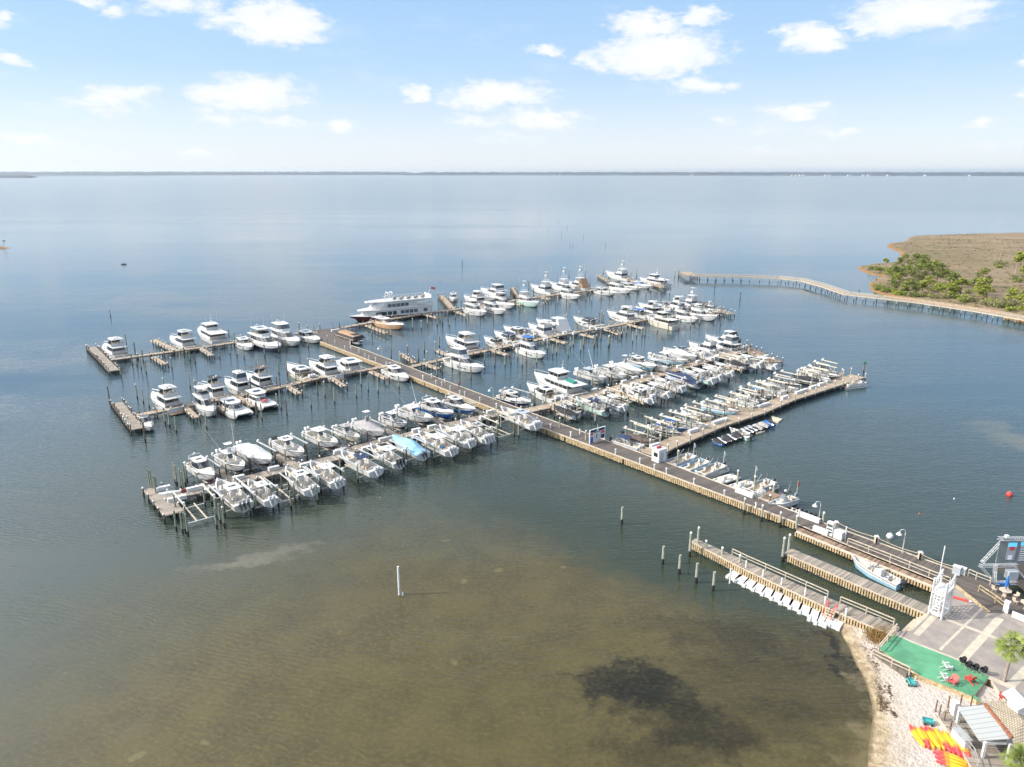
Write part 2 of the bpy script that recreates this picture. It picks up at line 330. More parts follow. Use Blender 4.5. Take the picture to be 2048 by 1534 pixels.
# ---------------------------------------------------------------- far shores
fo = mat('far_woodland', (.028, .046, .062), .95, var=.4, vs=.004)
sandm = mat('far_sand', (.4, .36, .28), .95)
def ridge(name, px0, px1, py, hgt, depth, seed):
    rr = random.Random(seed); n = 160; m = MB(); r0 = []
    for i in range(n+1):
        px = px0+(px1-px0)*i/n; g = G(px, py+1.3*abs(px-1000)/1000*(1.0)); e = min(1, i/5, (n-i)/5)
        hh = hgt*(.82+.18*rr.random())*(.35+.65*e)
        r0.append(((g.x, g.y, -.5), (g.x, g.y+60, hh*.75), (g.x*1.02, g.y+depth*.4, hh), (g.x*1.05, g.y+depth, hh*.6), (g.x*1.05, g.y+depth, -.5)))
    m.loft(r0, 0, closed=False, cap0=False, cap1=False); return tag(m.build(name, fo), kind='structure')
ridge('far_shore', 805, 2120, 350.2, 52, 1500, 1)
ridge('hazy_shore', -80, 830, 349.4, 58, 1500, 2)
ridge('far_spit', -90, 52, 354.5, 24, 500, 4)
m = MB(); A = G(52, 354); B = G(815, 348.4); d = (B-A)
br = empty('road_bridge', A, 0, 'long low grey road bridge crossing the far water at the left', 'bridge')
m.beam((0, 0, 9), (d.x, d.y, 9), 14, 3); m.build('bridge_deck', MT['galvanised'], br)
for i in range(90):
    k = (i+.5)/90; m = MB(); m.box(-4, 4, -5, 5, -1, 7.5); m.build('bridge_pier', MT['galvanised'], br, loc=(d.x*k, d.y*k, 0))
rf = mat('house_roof', (.16, .15, .15), .8)
for i, px in enumerate((1584, 1592, 1600, 1608, 1652, 1660, 1698, 1727, 1738, 1776, 1850, 1940, 1120, 1385)):
    g = G(px, 351.2+abs(px-1000)/1000*1.1); m = MB(); hs = empty('waterfront_house', g, rnd()*.4, 'pale distant house on the far shore, %s of the row from the left' % ('%dth' % (i+1) if i > 2 else ('first', 'second', 'third')[i]), 'house', 'pale houses along the far shore')
    hs['_x'] = px
    wd = 22+rnd()*26; m.box(-wd/2, wd/2, -12, 12, 0, 14); m.build('wall', MT['white_paint'], hs)
    m = MB(); m.loft([[(-wd/2-1, -13, 14.1), (-wd/2-1, 0, 21), (-wd/2-1, 13, 14.1)], [(wd/2+1, -13, 14.1), (wd/2+1, 0, 21), (wd/2+1, 13, 14.1)]]); m.build('roof', rf, hs)
# ---------------------------------------------------------------- haze (real air between camera and shore)
def haze():
    m = MB(); m.box(-41500, 41500, -1500, 41500, -1.5, 120)
    hm = bpy.data.materials.new('haze'); hm.use_nodes = True; t = NT(hm.node_tree); t.n.remove(t.n['Principled BSDF'])
    v = t.new('ShaderNodeVolumePrincipled'); v.inputs['Color'].default_value = (.80, .90, 1, 1); v.inputs['Density'].default_value = HAZE_D; v.inputs['Anisotropy'].default_value = .3
    t.l.new(v.outputs[0], t.n['Material Output'].inputs['Volume'])
    tag(m.build('haze', hm), kind='stuff')
HAZE_D = 4.5e-5
# ---------------------------------------------------------------- docks
ORD = ['first', 'second', 'third', 'fourth', 'fifth', 'sixth', 'seventh', 'eighth', 'ninth', 'tenth', 'eleventh', 'twelfth', 'thirteenth', 'fourteenth', 'fifteenth', 'sixteenth', 'seventeenth', 'eighteenth', 'nineteenth', 'twentieth', 'twenty-first', 'twenty-second', 'twenty-third', 'twenty-fourth', 'twenty-fifth', 'twenty-sixth', 'twenty-seventh', 'twenty-eighth', 'twenty-ninth', 'thirtieth'] + ['%d%s' % (i, {1: 'st', 2: 'nd', 3: 'rd'}.get(i % 10, 'th')) for i in range(31, 120)]
DZ = 1.35
PILE_V = {}
def pile_mesh(kind, h, r=.16, below=1.0, wet=.9):
    key = (kind, round(h, 1), r)
    if key in PILE_V: return PILE_V[key]
    m = MB(); n = 8
    rings = [[(q*math.cos(2*math.pi*i/n), q*math.sin(2*math.pi*i/n), z) for i in range(n)] for z, q in ((-below, r*1.08), (wet, r*1.04), (h, r*.92))]
    m.loft(rings, lambda k, i: 1 if k == 0 else 0, cap0=False)
    o = m.build('mooring_pile', [MT[kind], MT['pile_wet']], smooth=False); PILE_V[key] = o.data; bpy.data.objects.remove(o); return PILE_V[key]
def cap_mesh(r=.19):
    if 'cap' in PILE_V: return PILE_V['cap']
    m = MB(); n = 8
    m.loft([[(q*math.cos(2*math.pi*i/n), q*math.sin(2*math.pi*i/n), z) for i in range(n)] for z, q in ((-.1, r), (.02, r), (.20, .03))])
    o = m.build('cap', MT['cap_white']); PILE_V['cap'] = o.data; bpy.data.objects.remove(o); return PILE_V['cap']
def put_mesh(name, me, loc, parent=None, rz=0):
    o = bpy.data.objects.new(name, me); COL.objects.link(o); o.location = loc
    if parent: o.parent = parent
    if rz: o.rotation_euler.z = rz
    return o
def strip(pts, w):
    L_, R__ = [], []
    for i, p in enumerate(pts):
        a = pts[max(0, i-1)]; b_ = pts[min(len(pts)-1, i+1)]; d = (b_-a).to_2d().normalized(); n = Vector((-d.y, d.x))
        L_.append((p.x+n.x*w/2, p.y+n.y*w/2)); R__.append((p.x-n.x*w/2, p.y-n.y*w/2))
    return L_+R__[::-1]
DK = [0]
def dock(name, label, pts, w, deckm='planks_tan', z=DZ, step=3.2, pilek='pile_brown', up=.75, caps=.8, side='both', fing=(), fw=1.3, group=None, cat='dock', beamm='timber_beam', stuffpiles=False):
    """pts: world polyline (z ignored). fing: list of (a, b, width)"""
    DK[0] += 1; z = z+.004+.005*DK[0]
    o0 = pts[0].copy(); o0.z = 0; root = empty(name, o0, 0, label, cat, group); rel = [p-o0 for p in pts]
    d = (rel[-1]-rel[0]).to_2d().normalized()
    m = MB(); m.prism(strip(rel, w), z-.14, z, 0, 1, (d.x, d.y)); m.build('deck', [MT[deckm], MT['timber_pale']], root)
    m = MB(); L_ = strip(rel, w-.12)
    n_ = len(rel)
    for k in range(n_-1):
        for s_ in (L_[k:k+2], L_[::-1][k:k+2]): m.beam((s_[0][0], s_[0][1], z-.32), (s_[1][0], s_[1][1], z-.32), .12, .30)
    m.build('stringer', MT[beamm], root)
    cnt = 0; put = []
    for k in range(n_-1):
        a, b_ = rel[k], rel[k+1]; ln = (b_-a).length; dd = (b_-a)/ln; nn = Vector((-dd.y, dd.x, 0)); q = 0
        c_ = max(1, round(ln/step))
        for i in range(c_+(1 if k == n_-2 else 0)):
            p = a+dd*(ln*i/c_)
            for s_ in (-1, 1): put.append(p+nn*s_*(w/2+.08))
    for (a, b_, fwid) in fing:
        a = a-o0; b_ = b_-o0; a.z = b_.z = 0; dd = (b_-a); ln = dd.length; dd /= ln; nn = Vector((-dd.y, dd.x, 0))
        m = MB(); m.prism(strip([a, b_], fwid), z-.15, z-.01, 0, 1, (dd.x, dd.y))
        for s_ in (-1, 1): m.beam(a+nn*s_*(fwid/2-.1)+Vector((0, 0, z-.3)), b_+nn*s_*(fwid/2-.1)+Vector((0, 0, z-.3)), .1, .26, 1)
        m.build('finger_pier', [MT[deckm], MT['timber_pale']], root)
        c_ = max(1, round(ln/2.8))
        for i in range(1, c_+1):
            for s_ in (-1, 1): put.append(a+dd*(ln*i/c_)+nn*s_*(fwid/2+.06))
    random.Random(len(put)).shuffle(put)
    for i, p in enumerate(put[:100]):
        hh = z+up*(.6+.8*rnd()); o = put_mesh('pile', pile_mesh(pilek if rnd() < .75 else 'pile_pale', hh, .15), (p.x, p.y, 0), root)
        if rnd() < caps: put_mesh('cap', cap_mesh(), (0, 0, hh), o)
    if len(put) > 100:
        m = MB()
        for p in put[100:]:
            m.tube((p.x, p.y, -1), (p.x, p.y, z+up*(.6+.8*rnd())), .16, .14, 8)
        tag(m.build('piles', MT[pilek], root), kind='stuff')
    return root
def line(w, pts, z=DZ): return [P(w, x, y, z) for x, y in pts]
def fg(w, x0, y0, x1, y1, wd=1.3): return (P(w, x0, y0, DZ), P(w, x1, y1, DZ), wd)
def px(pts, z=DZ): return [G(x, y, z) for x, y in pts]
# far dock, left arm
dock('dock', 'long tan dock at far left, farthest of three left docks', px([(222,719),(326,705),(465,685),(560,669),(636,664)]), 1.9,
     fing=[fg(1, 750, 405, 990, 520, 2.0), fg(1, 750, 580, 870, 655, 1.4), fg(1, 1220, 480, 1345, 565, 1.4)], up=.5)
dock('dock', 'grey T-head platform closing the farthest left dock', line(1, [(115,482),(350,722)]), 2.6, 'planks_grey', up=1.1, step=2.6)
# far dock, right arm
dock('dock', 'farthest right dock, behind the cruise ship and towered boats', px([(684,655),(760,641),(840,628),(932,615.5),(1060,596),(1190,579),(1290,566)]), 2.2,
     'planks_tan', fing=[fg(3, 215, 465, 330, 600, 2.6), fg(3, 935, 380, 1010, 490, 1.6), fg(2, 1190, 255, 1400, 335), fg(3, 350, 620, 480, 665), fg(3, 900, 530, 1040, 560), fg(3, 1250, 480, 1330, 500), fg(4, 285, 255, 400, 320, 1.8), fg(4, 560, 260, 650, 330, 1.8), fg(4, 800, 320, 950, 385, 2.0), fg(3, 20, 650, 180, 690, 1.2)], up=.7)
# second dock, left arm
dock('dock', 'second left dock, tan walkway with yachts on both sides', px([(252,835),(367,812),(559,774),(637,755),(774,732),(800,733)]), 2.1,
     fing=[fg(1, 1060, 1075, 1190, 1200), fg(1, 1605, 975, 1760, 1090), fg(1, 1430, 1080, 1500, 1130), fg(2, 370, 868, 505, 955), fg(2, 820, 782, 965, 880), fg(2, 1235, 725, 1400, 800)], up=.5)
dock('dock', 'short T-head platform at the tip of the second left dock', line(1, [(378,1050),(585,1318)]), 2.4, 'planks_grey', up=1.1, step=2.6)
# second dock, right arm
dock('dock', 'second right dock, tan walkway past the main pier', px([(822,733),(899,715),(942,707),(1041,686),(1129,668),(1239,649),(1295,638),(1370,630),(1440,624)]), 2.1,
     fing=[fg(2, 1540, 545, 1690, 640), fg(2, 1790, 650, 1930, 700), fg(3, 180, 1025, 340, 1090), fg(3, 740, 1022, 900, 1070), fg(3, 1345, 905, 1500, 950), fg(3, 1640, 855, 1790, 890), fg(3, 1890, 805, 2040, 850), fg(4, 350, 795, 510, 860), fg(4, 590, 755, 760, 800)], up=.6)
dock('dock', 'T-head platform with white pile caps ending the second right dock', line(4, [(1470,590),(1655,655)]), 2.4, 'planks_grey', up=1.2, step=3)
# near left dock
dock('dock', 'nearest left dock, weathered walkway between two rows of boat lifts', line(5, [(250,890),(600,822),(1000,725),(1500,600),(2040,478)])+px([(718,894),(835,865),(945,838),(1003,826)]), 2.7,
     'planks_grey', fing=[fg(5, 800, 610, 940, 725, 1.8), fg(5, 1390, 460, 1570, 565, 2.2), fg(6, 190, 765, 330, 830, 1.8), fg(6, 650, 600, 810, 690, 1.8), fg(6, 1120, 480, 1270, 560, 1.8), fg(6, 1560, 400, 1720, 465, 1.8)], up=.35)
dock('dock', 'grey T-head platform at the left tip of the nearest left dock', line(5, [(130,795),(240,920),(350,1060)]), 3.0, 'planks_grey', up=.4, step=3)
# middle right dock
dock('dock', 'middle right dock, brown walkway crowded with lifted boats', px([(1050,822),(1156,799),(1259,768),(1337,743),(1435,714),(1500,699)]), 3.0,
     'planks_tan', fing=[fg(7, 1230, 710, 1600, 840, 2.0), fg(7, 610, 880, 760, 940, 1.3), fg(8, 1180, 430, 1450, 505, 1.4), fg(8, 200, 600, 380, 660, 1.2)], up=.5)
dock('dock', 'brown T-head platform at the end of the middle right dock', line(8, [(1440,262),(1800,432)]), 4.0, 'planks_brown', up=1.2, step=3)
# near right dock
dock('dock', 'nearest right dock, wide tan walkway with white capped piles', line(8, [(500,1370),(700,1270)])+px([(1435,847),(1513,822),(1575,796),(1654,771),(1716,752)]), 4.0,
     'planks_tan', step=4.2, up=1.2, caps=1, pilek='pile_pale', fing=[fg(8, 1200, 830, 1540, 930, 1.6), fg(9, 1300, 330, 1560, 350, 2.6)])
# main pier
NE = [(641,683.5),(822,753),(1082,855),(1394,972),(1593,1046.5),(1700,1091),(1868,1158)]
FE = [(1934,1149),(1859,1122.6),(1636,1042),(1343,929),(1082,833),(899,765),(735,702),(700,690),(702,668),(690,653.5),(622,660.5)]
o0 = G(1082, 844, 0); mp = empty('main_pier', o0, 0, 'long dark plank main pier running from the shore to the far docks', 'pier')
ne = [G(x, y, DZ)-o0 for x, y in NE]; fe = [G(x, y, DZ)-o0 for x, y in FE]; u2 = (ne[0]-ne[4]).to_2d().normalized(); nrm = Vector((-u2.y, u2.x)); UP = u2
m = MB(); m.prism([(p.x, p.y) for p in ne+fe], DZ-.16, DZ+.004, 0, 1, (u2.x, u2.y)); m.build('deck', [MT['planks_dark'], MT['timber_pale']], mp)
rb = MB(); kb = MB(); pl = []
def along(pts, step, z=0):
    out = []
    for a, b_ in zip(pts, pts[1:]):
        ln = (b_-a).length; c_ = max(1, int(ln/step))
        for i in range(c_): out.append((a.lerp(b_, i/c_), (b_-a).normalized()))
    return out
for a, b_ in zip(ne[:5], ne[1:5]): kb.beam(a+Vector((0, 0, .08)), b_+Vector((0, 0, .08)), .22, .16)
for a, b_ in zip(fe[:9], fe[1:9]): kb.beam(a+Vector((0, 0, .05)), b_+Vector((0, 0, .05)), .2, .1)
for p, d in along(ne[:5], .42):
    if rnd() < .03: continue
    n_ = Vector((d.y, -d.x, 0)); n_ = n_ if n_.dot(Vector((-1, -1, 0))) > 0 else -n_
    q = p+n_*.18; rb.obox((q.x, q.y), d.to_2d(), .13+.02*rnd(), .05, .28+.12*rnd(), DZ-.03, 0)
for a, b_ in zip(ne[:5], ne[1:5]):
    rb.beam(a+Vector((0, 0, -.45)), b_+Vector((0, 0, -.45)), .1, .3, 1); rb.beam(a+Vector((0, 0, -.85)), b_+Vector((0, 0, -.85)), .08, .2, 1)
kb.build('kerb', MT['timber_pale'], mp); rb.build('skirt_boards', [MT['timber_gold'], MT['timber_dark']], mp)
cnt = 0
for p, d in along(ne, 4.2)+along(fe[:8], 6.0):
    if cnt > 95: break
    q = p+Vector((0, 0, -DZ)); put_mesh('pile', pile_mesh('pile_brown', DZ-.2, .16), q*1.0, mp); cnt += 1
# ---- lower fuel walkway beside the pier
LW = [(1593,1064),(1700,1108),(1869,1176)]
wl = empty('boarding_walkway', G(1700, 1100, 0), 0, 'low brown boarding walkway with pale edge beside the main pier', 'walkway'); o1 = Vector(wl.location)
zz = 1.0
a_ = [G(x, y, zz)-o1 for x, y in LW]; b2 = [G(x, y, DZ)-o1 for x, y in [(1593,1047.5),(1700,1091.5),(1866,1158)]]
m = MB(); m.prism([(p.x, p.y) for p in a_]+[(p.x, p.y) for p in b2[::-1]], zz-.15, zz, 0, 1, (u2.x, u2.y)); m.build('deck', [MT['planks_brown'], MT['timber_pale']], wl)
m = MB()
for a, b_ in zip(a_, a_[1:]): a = a.copy(); b_ = b_.copy(); a.z = b_.z = zz+.06; m.beam(a, b_, .5, .16)
m.build('kerb', MT['timber_pale'], wl); m = MB()
for a, b_ in zip(a_, a_[1:]):
    ln = (b_-a).length; c_ = int(ln/.4); d = (b_-a).normalized()
    for i in range(c_): q = a.lerp(b_, i/c_); m.obox((q.x+.2*d.y, q.y-.2*d.x), d.to_2d(), .12, .05, .35, zz-.03)
m.build('skirt_boards', MT['timber_gold'], wl)
for a, b_ in zip(a_, a_[1:]):
    for i in range(8): q = a.lerp(b_, i/8); q.z = 0; put_mesh('pile', pile_mesh('pile_brown', zz-.2, .14), q, wl)
def railing(name, label, pts, h=1.07, step=2.0, m_='timber_pale', rope=False, rails=2, cat='railing', w=.12, group=None):
    o = pts[0].copy(); root = empty(name, o, 0, label, cat, group); m = MB()
    rel = [p-o for p in pts]
    for a, b_ in zip(rel, rel[1:]):
        for k in range(rails):
            z = h-k*h/(rails+.2) if rails > 1 else h
            if rope: m.path([a.lerp(b_, i/6)+Vector((0, 0, h-.1-.25*math.sin(math.pi*i/6))) for i in range(7)], .045); break
            m.beam(a+Vector((0, 0, z)), b_+Vector((0, 0, z)), w, .09 if k == 0 else .06)
    m.build('rope' if rope else 'handrail', MT[m_], root)
    seen = 0
    for a, b_ in zip(rel, rel[1:]):
        c_ = max(1, round((b_-a).length/step))
        for i in range(c_+1):
            if i == 0 and seen: continue
            seen += 1; q = a.lerp(b_, i/c_); m = MB(); m.box(-w/2, w/2, -w/2, w/2, 0, h-.03); m.build('post', MT[m_], root, loc=q)
    return root
railing('handrail_fence', 'pale wooden handrail along the boarding walkway and pier', px([(1695,1089),(1780,1122),(1899,1170)]), 1.05, 2.6)
for i, (a, b_) in enumerate((((1672,1056),(1752,1087)), ((1752,1087),(1839,1120)), ((1839,1120),(1915,1148)))):
    railing('rope_fence', 'yellow rope strung between posts, %s span along pier edge' % ('left', 'middle', 'right')[i], px([a, b_]), 1.1, 60, 'canvas_tan', rope=True, cat='rope fence', w=.16, group='rope spans on the pier edge')
# ---- near small docks
def solid_dock(name, label, near, far, z=DZ, dm='planks_grey'):
    o = G(*near[0], 0); root = empty(name, o, 0, label, 'dock'); a_ = [G(x, y, z)-o for x, y in near]; f_ = [G(x, y, z)-o for x, y in far]
    d = (a_[-1]-a_[0]).to_2d().normalized()
    m = MB(); m.prism([(p.x, p.y) for p in a_]+[(p.x, p.y) for p in f_[::-1]], z-.14, z, 0, 1, (d.x, d.y)); m.build('deck', [MT[dm], MT['timber_pale']], root)
    m = MB()
    for a, b_ in zip(a_, a_[1:]):
        ln = (b_-a).length; c_ = int(ln/.36); dd = (b_-a).normalized()
        for i in range(c_):
            if rnd() < .06: continue
            q = a.lerp(b_, i/c_); m.obox((q.x+.14*dd.y, q.y-.14*dd.x), dd.to_2d(), .11, .045, .22+.1*rnd(), z-.16)
        m.beam(a+Vector((.05, -.05, -.1)), b_+Vector((.05, -.05, -.1)), .1, .18, 1); m.beam(a+Vector((.1, .1, -.75)), b_+Vector((.1, .1, -.75)), .1, .2, 2)
    p0, p1 = a_[0], f_[0]
    m.beam(p0+Vector((-.1, 0, -.3)), p1+Vector((-.1, 0, -.3)), .1, .5, 0)
    m.build('skirt_boards', [MT['timber_gold'], MT['timber_pale'], MT['timber_dark']], root)
    for p, dd in along(a_, 3.0)+along(f_, 3.0):
        put_mesh('pile', pile_mesh('pile_brown', z-.18, .14), (p.x, p.y, 0), root)
    return root
solid_dock('dock', 'narrow near dock holding the white floating platforms', [(1383,1083),(1489,1138),(1653,1214),(1790,1272)], [(1392,1077),(1493,1122.5),(1653,1194),(1800,1254)])
solid_dock('dock', 'short central dock between the floats dock and the pier', [(1569,1105.5),(1716,1170),(1855,1228)], [(1585,1097.5),(1720,1153),(1858,1211)])
railing('handrail_fence', 'pale handrail on the narrow dock above the white floats', px([(1464,1110),(1493,1124),(1655,1196)]), 1.0, 2.8)
railing('handrail_fence', 'pale handrail on the narrow dock beside the beach', px([(1680,1207),(1787,1252)]), 1.0, 2.8)

dock('dock', 'small brown platform between the last pontoon boat and the black topped boat', [P(11, 345, 600, DZ), P(11, 470, 545, DZ)], 2.2, 'planks_brown', up=.8, step=3)
# ---------------------------------------------------------------- boats (local: +x bow, z=0 waterline)
BOATS = []   # (zone, column, root, look)
def hull(root, L, B, Fa, Fb, D=.55, wells=(), rim=.22, nose=2.3, aft=.92, top='gelcoat_white', stripe=None, bottom='antifoul_dark', floor='deck_nonskid', deck='gelcoat_white', crown=.08, raised=None, name='hull'):
    S = [0, .08, .2, .35, .5, .62, .72, .81, .88, .94, .975, 1.0]
    for a, b_, z in wells: S += [a-.004, a+.004, b_-.004, b_+.004]
    if raised: S += [raised[0]-.02, raised[0]+.02]
    S = sorted(x for x in set(round(x, 4) for x in S) if 0 <= x <= 1)
    rings = []
    for s in S:
        hb = B/2*(aft+(1-aft)*min(1, s/.3)) if s < .45 else B/2*(1-((s-.45)/.55)**nose)
        hb = max(hb, .04); zs = Fa+(Fb-Fa)*s**1.8; fl = max(0, (s-.5)/.5)
        yc = hb*(.90-.32*fl); zc = .06+zs*.42*fl**2.2; zk = -D*(1-fl**5)+zs*.25*fl**5; ym = hb*(.965-.10*fl); zm = zc+(zs-zc)*.52
        dx = L*.10*fl**5; x = s*L; zf = zs+.02
        inw = None
        for a, b_, z in wells:
            if a <= s <= b_: inw = z
        r = min(rim, hb*.45); cr = crown
        if raised and s > raised[0]: cr = crown+raised[1]*(1-((s-raised[0])/(1-raised[0]))**2*.75)
        zc0 = inw if inw is not None else zf+cr
        ze = inw if inw is not None else zf+cr*.75
        rings.append([(x, 0, zc0), (x, hb-r*1.02-(.15*hb if inw is None and cr > .2 else 0), ze), (x, hb-r, zf), (x, hb, zs), (x-dx*.35, ym, zm), (x-dx*.8, yc, zc), (x-dx, 0, zk), (x-dx*.8, -yc, zc), (x-dx*.35, -ym, zm), (x, -hb, zs), (x, -hb+r, zf), (x, -hb+r*1.02+(.15*hb if inw is None and cr > .2 else 0), ze)])
    def mt(k, i):
        if i in (0, 11): 
            sm = (S[k]+S[k+1])/2
            return 3 if any(a < sm < b_ for a, b_, z in wells) else 2
        if i in (1, 2, 9, 10): return 2
        if i in (3, 8): return 0 if stripe is None else 4
        if i in (4, 7): return 0
        return 1
    m = MB(); m.loft(rings, mt, capm=0)
    o = m.build(name, [MT[top], MT[bottom], MT[deck], MT[floor], MT[stripe or top]], root)
    q = MB()
    for sd_ in (3, 9):
        s_ = 1 if sd_ == 3 else -1
        q.loft([[(r[sd_][0], r[sd_][1]+s_*.035, r[sd_][2]-.01), (r[sd_][0], r[sd_][1]+s_*.035, r[sd_][2]-.10)] for r in rings], closed=False, cap0=False, cap1=False)
    if name == 'hull': q.build('rub_rail', MT[random.choice(('motor_black', 'motor_grey', 'gelcoat_navy', 'steel_rail'))], root)
    return o
def outl(x0, x1, w, z, fr=.4, pt=.5):
    ln = (x1-x0)*fr; xa = x1-ln
    return [(x0, -w, z), (xa, -w, z), (x1-ln*.32, -w*(.5+.5*pt)*.94, z), (x1, -w*pt*.7, z), (x1, w*pt*.7, z), (x1-ln*.32, w*(.5+.5*pt)*.94, z), (xa, w, z), (x0, w, z)]
def house(root, lv, fr=.4, pt=.5, name='cabin', m_='gelcoat_white', glass='glass_dark', gl=(), side_n=3, open_top=False, roofm=None):
    """lv: [(z,x0,x1,w)]; gl: indices of layers that carry windows"""
    m = MB(); rings = [outl(x0, x1, w, z, fr, pt) for z, x0, x1, w in lv]
    m.loft(rings, 0, cap0=False, cap1=not open_top); o = m.build(name, MT[m_], root)
    for k in gl:
        g = MB(); r0, r1 = rings[k], rings[k+1]; c = Vector(((r0[0][0]+r0[3][0])/2, 0, 0))
        for i in range(8):
            j = (i+1) % 8
            a, b_, c_, d_ = Vector(r0[i]), Vector(r0[j]), Vector(r1[j]), Vector(r1[i])
            n = (b_-a).cross(d_-a).normalized(); 
            cc_ = side_n if i in (0, 6) else (1 if i == 7 else 1)
            for q in range(cc_):
                ta = (q+.035)/cc_; tb = (q+.965)/cc_
                if i in (0,6) and q == 0 and i == 0: ta = .12/cc_
                pts = [a.lerp(b_, ta).lerp(d_.lerp(c_, ta), .06), a.lerp(b_, tb).lerp(d_.lerp(c_, tb), .06), a.lerp(b_, tb).lerp(d_.lerp(c_, tb), .93), a.lerp(b_, ta).lerp(d_.lerp(c_, ta), .93)]
                g.poly([p+n*.025 for p in pts])
        g.build('window', MT[glass], o)
    return o
def plate(root, x0, x1, w, z, th=.1, m_='gelcoat_white', name='hardtop', fr=.35, pt=.65, hatch=None, slope=0):
    m = MB(); r = [outl(x0, x1, w, z, fr, pt), outl(x0-.04, x1+.04, w+.04, z+th*.6, fr, pt), outl(x0+.1, x1-.12, w-.12, z+th, fr, pt)]
    m.loft(r, 0); st = len(m.v)
    if slope: m.v = [(x, y, zz+(x-x0)*slope) for x, y, zz in m.v]
    o = m.build(name, MT[m_], root)
    if hatch:
        g = MB(); xc = (x0+x1)/2; hx, hy = (x1-x0)*hatch, w*.5; zz = z+th+.015; g.box(xc-hx, xc+hx, -hy, hy, zz, zz+.03); g.build('hatch', MT['glass_dark'], o)
    return o
def outboard(root, x, y, z, s=1.0, m_='motor_white', tilt=.0):
    m = MB(); e = lambda x0, x1, w, zz: [(x0, -w*.7, zz), ((x0+x1)/2, -w, zz), (x1, -w*.6, zz), (x1, w*.6, zz), ((x0+x1)/2, w, zz), (x0, w*.7, zz)]
    m.loft([e(-.42, .12, .16, 0), e(-.62, .2, .24, .12), e(-.66, .2, .25, .5), e(-.52, .1, .18, .72)], 0)
    m.box(-.35, .0, -.08, .08, -.85, 0, 1); m.box(-.5, .02, -.14, .14, -.52, -.47, 1); m.tube((-.55, 0, -.95), (.12, 0, -.95), .09, .04, 6, 1); m.box(-.3, -.05, -.02, .02, -1.2, -.9, 1)
    m.box(-.02, .18, -.14, .14, -.3, .1, 1)
    m.xf(Matrix.Translation((x-.1, y, z)) @ Matrix.Rotation(tilt, 4, 'Y') @ Matrix.Scale(s, 4))
    return m.build('outboard_motor', [MT[m_], MT[m_ if m_ != 'motor_grey' else 'motor_black']], root)
def rail(root, L, B, Fa, Fb, s0=.55, h=.55, nose=2.3):
    m = MB(); pts = []
    for sd_ in (1, -1):
        pp = []
        for i in range(7):
            s = s0+(1-s0)*i/6*.985; hb = max(.05, B/2*(1-((max(s, .45)-.45)/.55)**nose)-.12); zs = Fa+(Fb-Fa)*s**1.8; pp.append((s*L, sd_*hb, zs))
        top = [(p[0], p[1], p[2]+h) for p in pp]
        m.path([pp[0]]+top, .035, 4)
        for a, b_ in list(zip(pp, top))[1::2]: m.tube(a, b_, .028, n=4, cap=False)
    m.build('bow_rail', MT['steel_rail'], root)
def poles(root, pts, name='antenna', r=.03, m_='gelcoat_white'):
    for a, b_ in pts: m = MB(); m.tube(a, b_, r, r*.5, 4); m.build(name, MT[m_], root)
def legs(root, pts, r=.05, m_='steel_rail', name='frame_leg'):
    for a, b_ in pts: m = MB(); m.tube(a, b_, r, n=5, cap=False); m.build(name, MT[m_], root)
def seats(root, lst, m_='vinyl_cushion', name='seat'):
    for x, y, z, lx, ly in lst:
        m = MB(); m.box(x-lx/2, x+lx/2, y-ly/2, y+ly/2, z, z+.38, 0, .04); m.box(x-lx/2-.08, x-lx/2+.05, y-ly/2, y+ly/2, z+.3, z+.85, 0, .03)
        m.build(name, MT[m_], root)
def tower(root, x, w, z0, z1, tiers=2, top=True):
    m = MB(); 
    bs = [(x-1.3, w), (x+1.3, w), (x-1.3, -w), (x+1.3, -w)]; tp = [(x-.45, .45), (x+.55, .45), (x-.45, -.45), (x+.55, -.45)]
    for (a, b_), (c_, d_) in zip(bs, tp): m.tube((a, b_, z0), (c_, d_, z1), .055, n=5)
    for k in range(1, tiers+2):
        f_ = k/(tiers+1); q = [Vector((a, b_, z0)).lerp(Vector((c_, d_, z1)), f_) for (a, b_), (c_, d_) in zip(bs, tp)]
        for i, j in ((0, 1), (1, 3), (3, 2), (2, 0)): m.tube(q[i], q[j], .04, n=4)
    m.tube((bs[0][0], bs[0][1], z0), ((x-.1), -.5, z0+(z1-z0)*.66), .03, n=4); m.tube((bs[2][0], bs[2][1], z0), ((x-.1), .5, z0+(z1-z0)*.66), .03, n=4)
    o = m.build('tuna_tower', MT['white_paint'], root)
    m = MB(); m.box(x-.7, x+.8, -.65, .65, z1, z1+.08); m.box(x-.6, x+.5, -.55, .55, z1+.08, z1+.7, 0, .1); m.build('tower_station', MT['gelcoat_white'], o)
    if top: plate(o, x-.9, x+.9, .75, z1+1.9, .1, name='sunshade'); legs(o, [((x+i*.6, j*.6, z1), (x+i*.7, j*.65, z1+1.9)) for i in (-1, 1) for j in (-1, 1)], .04)
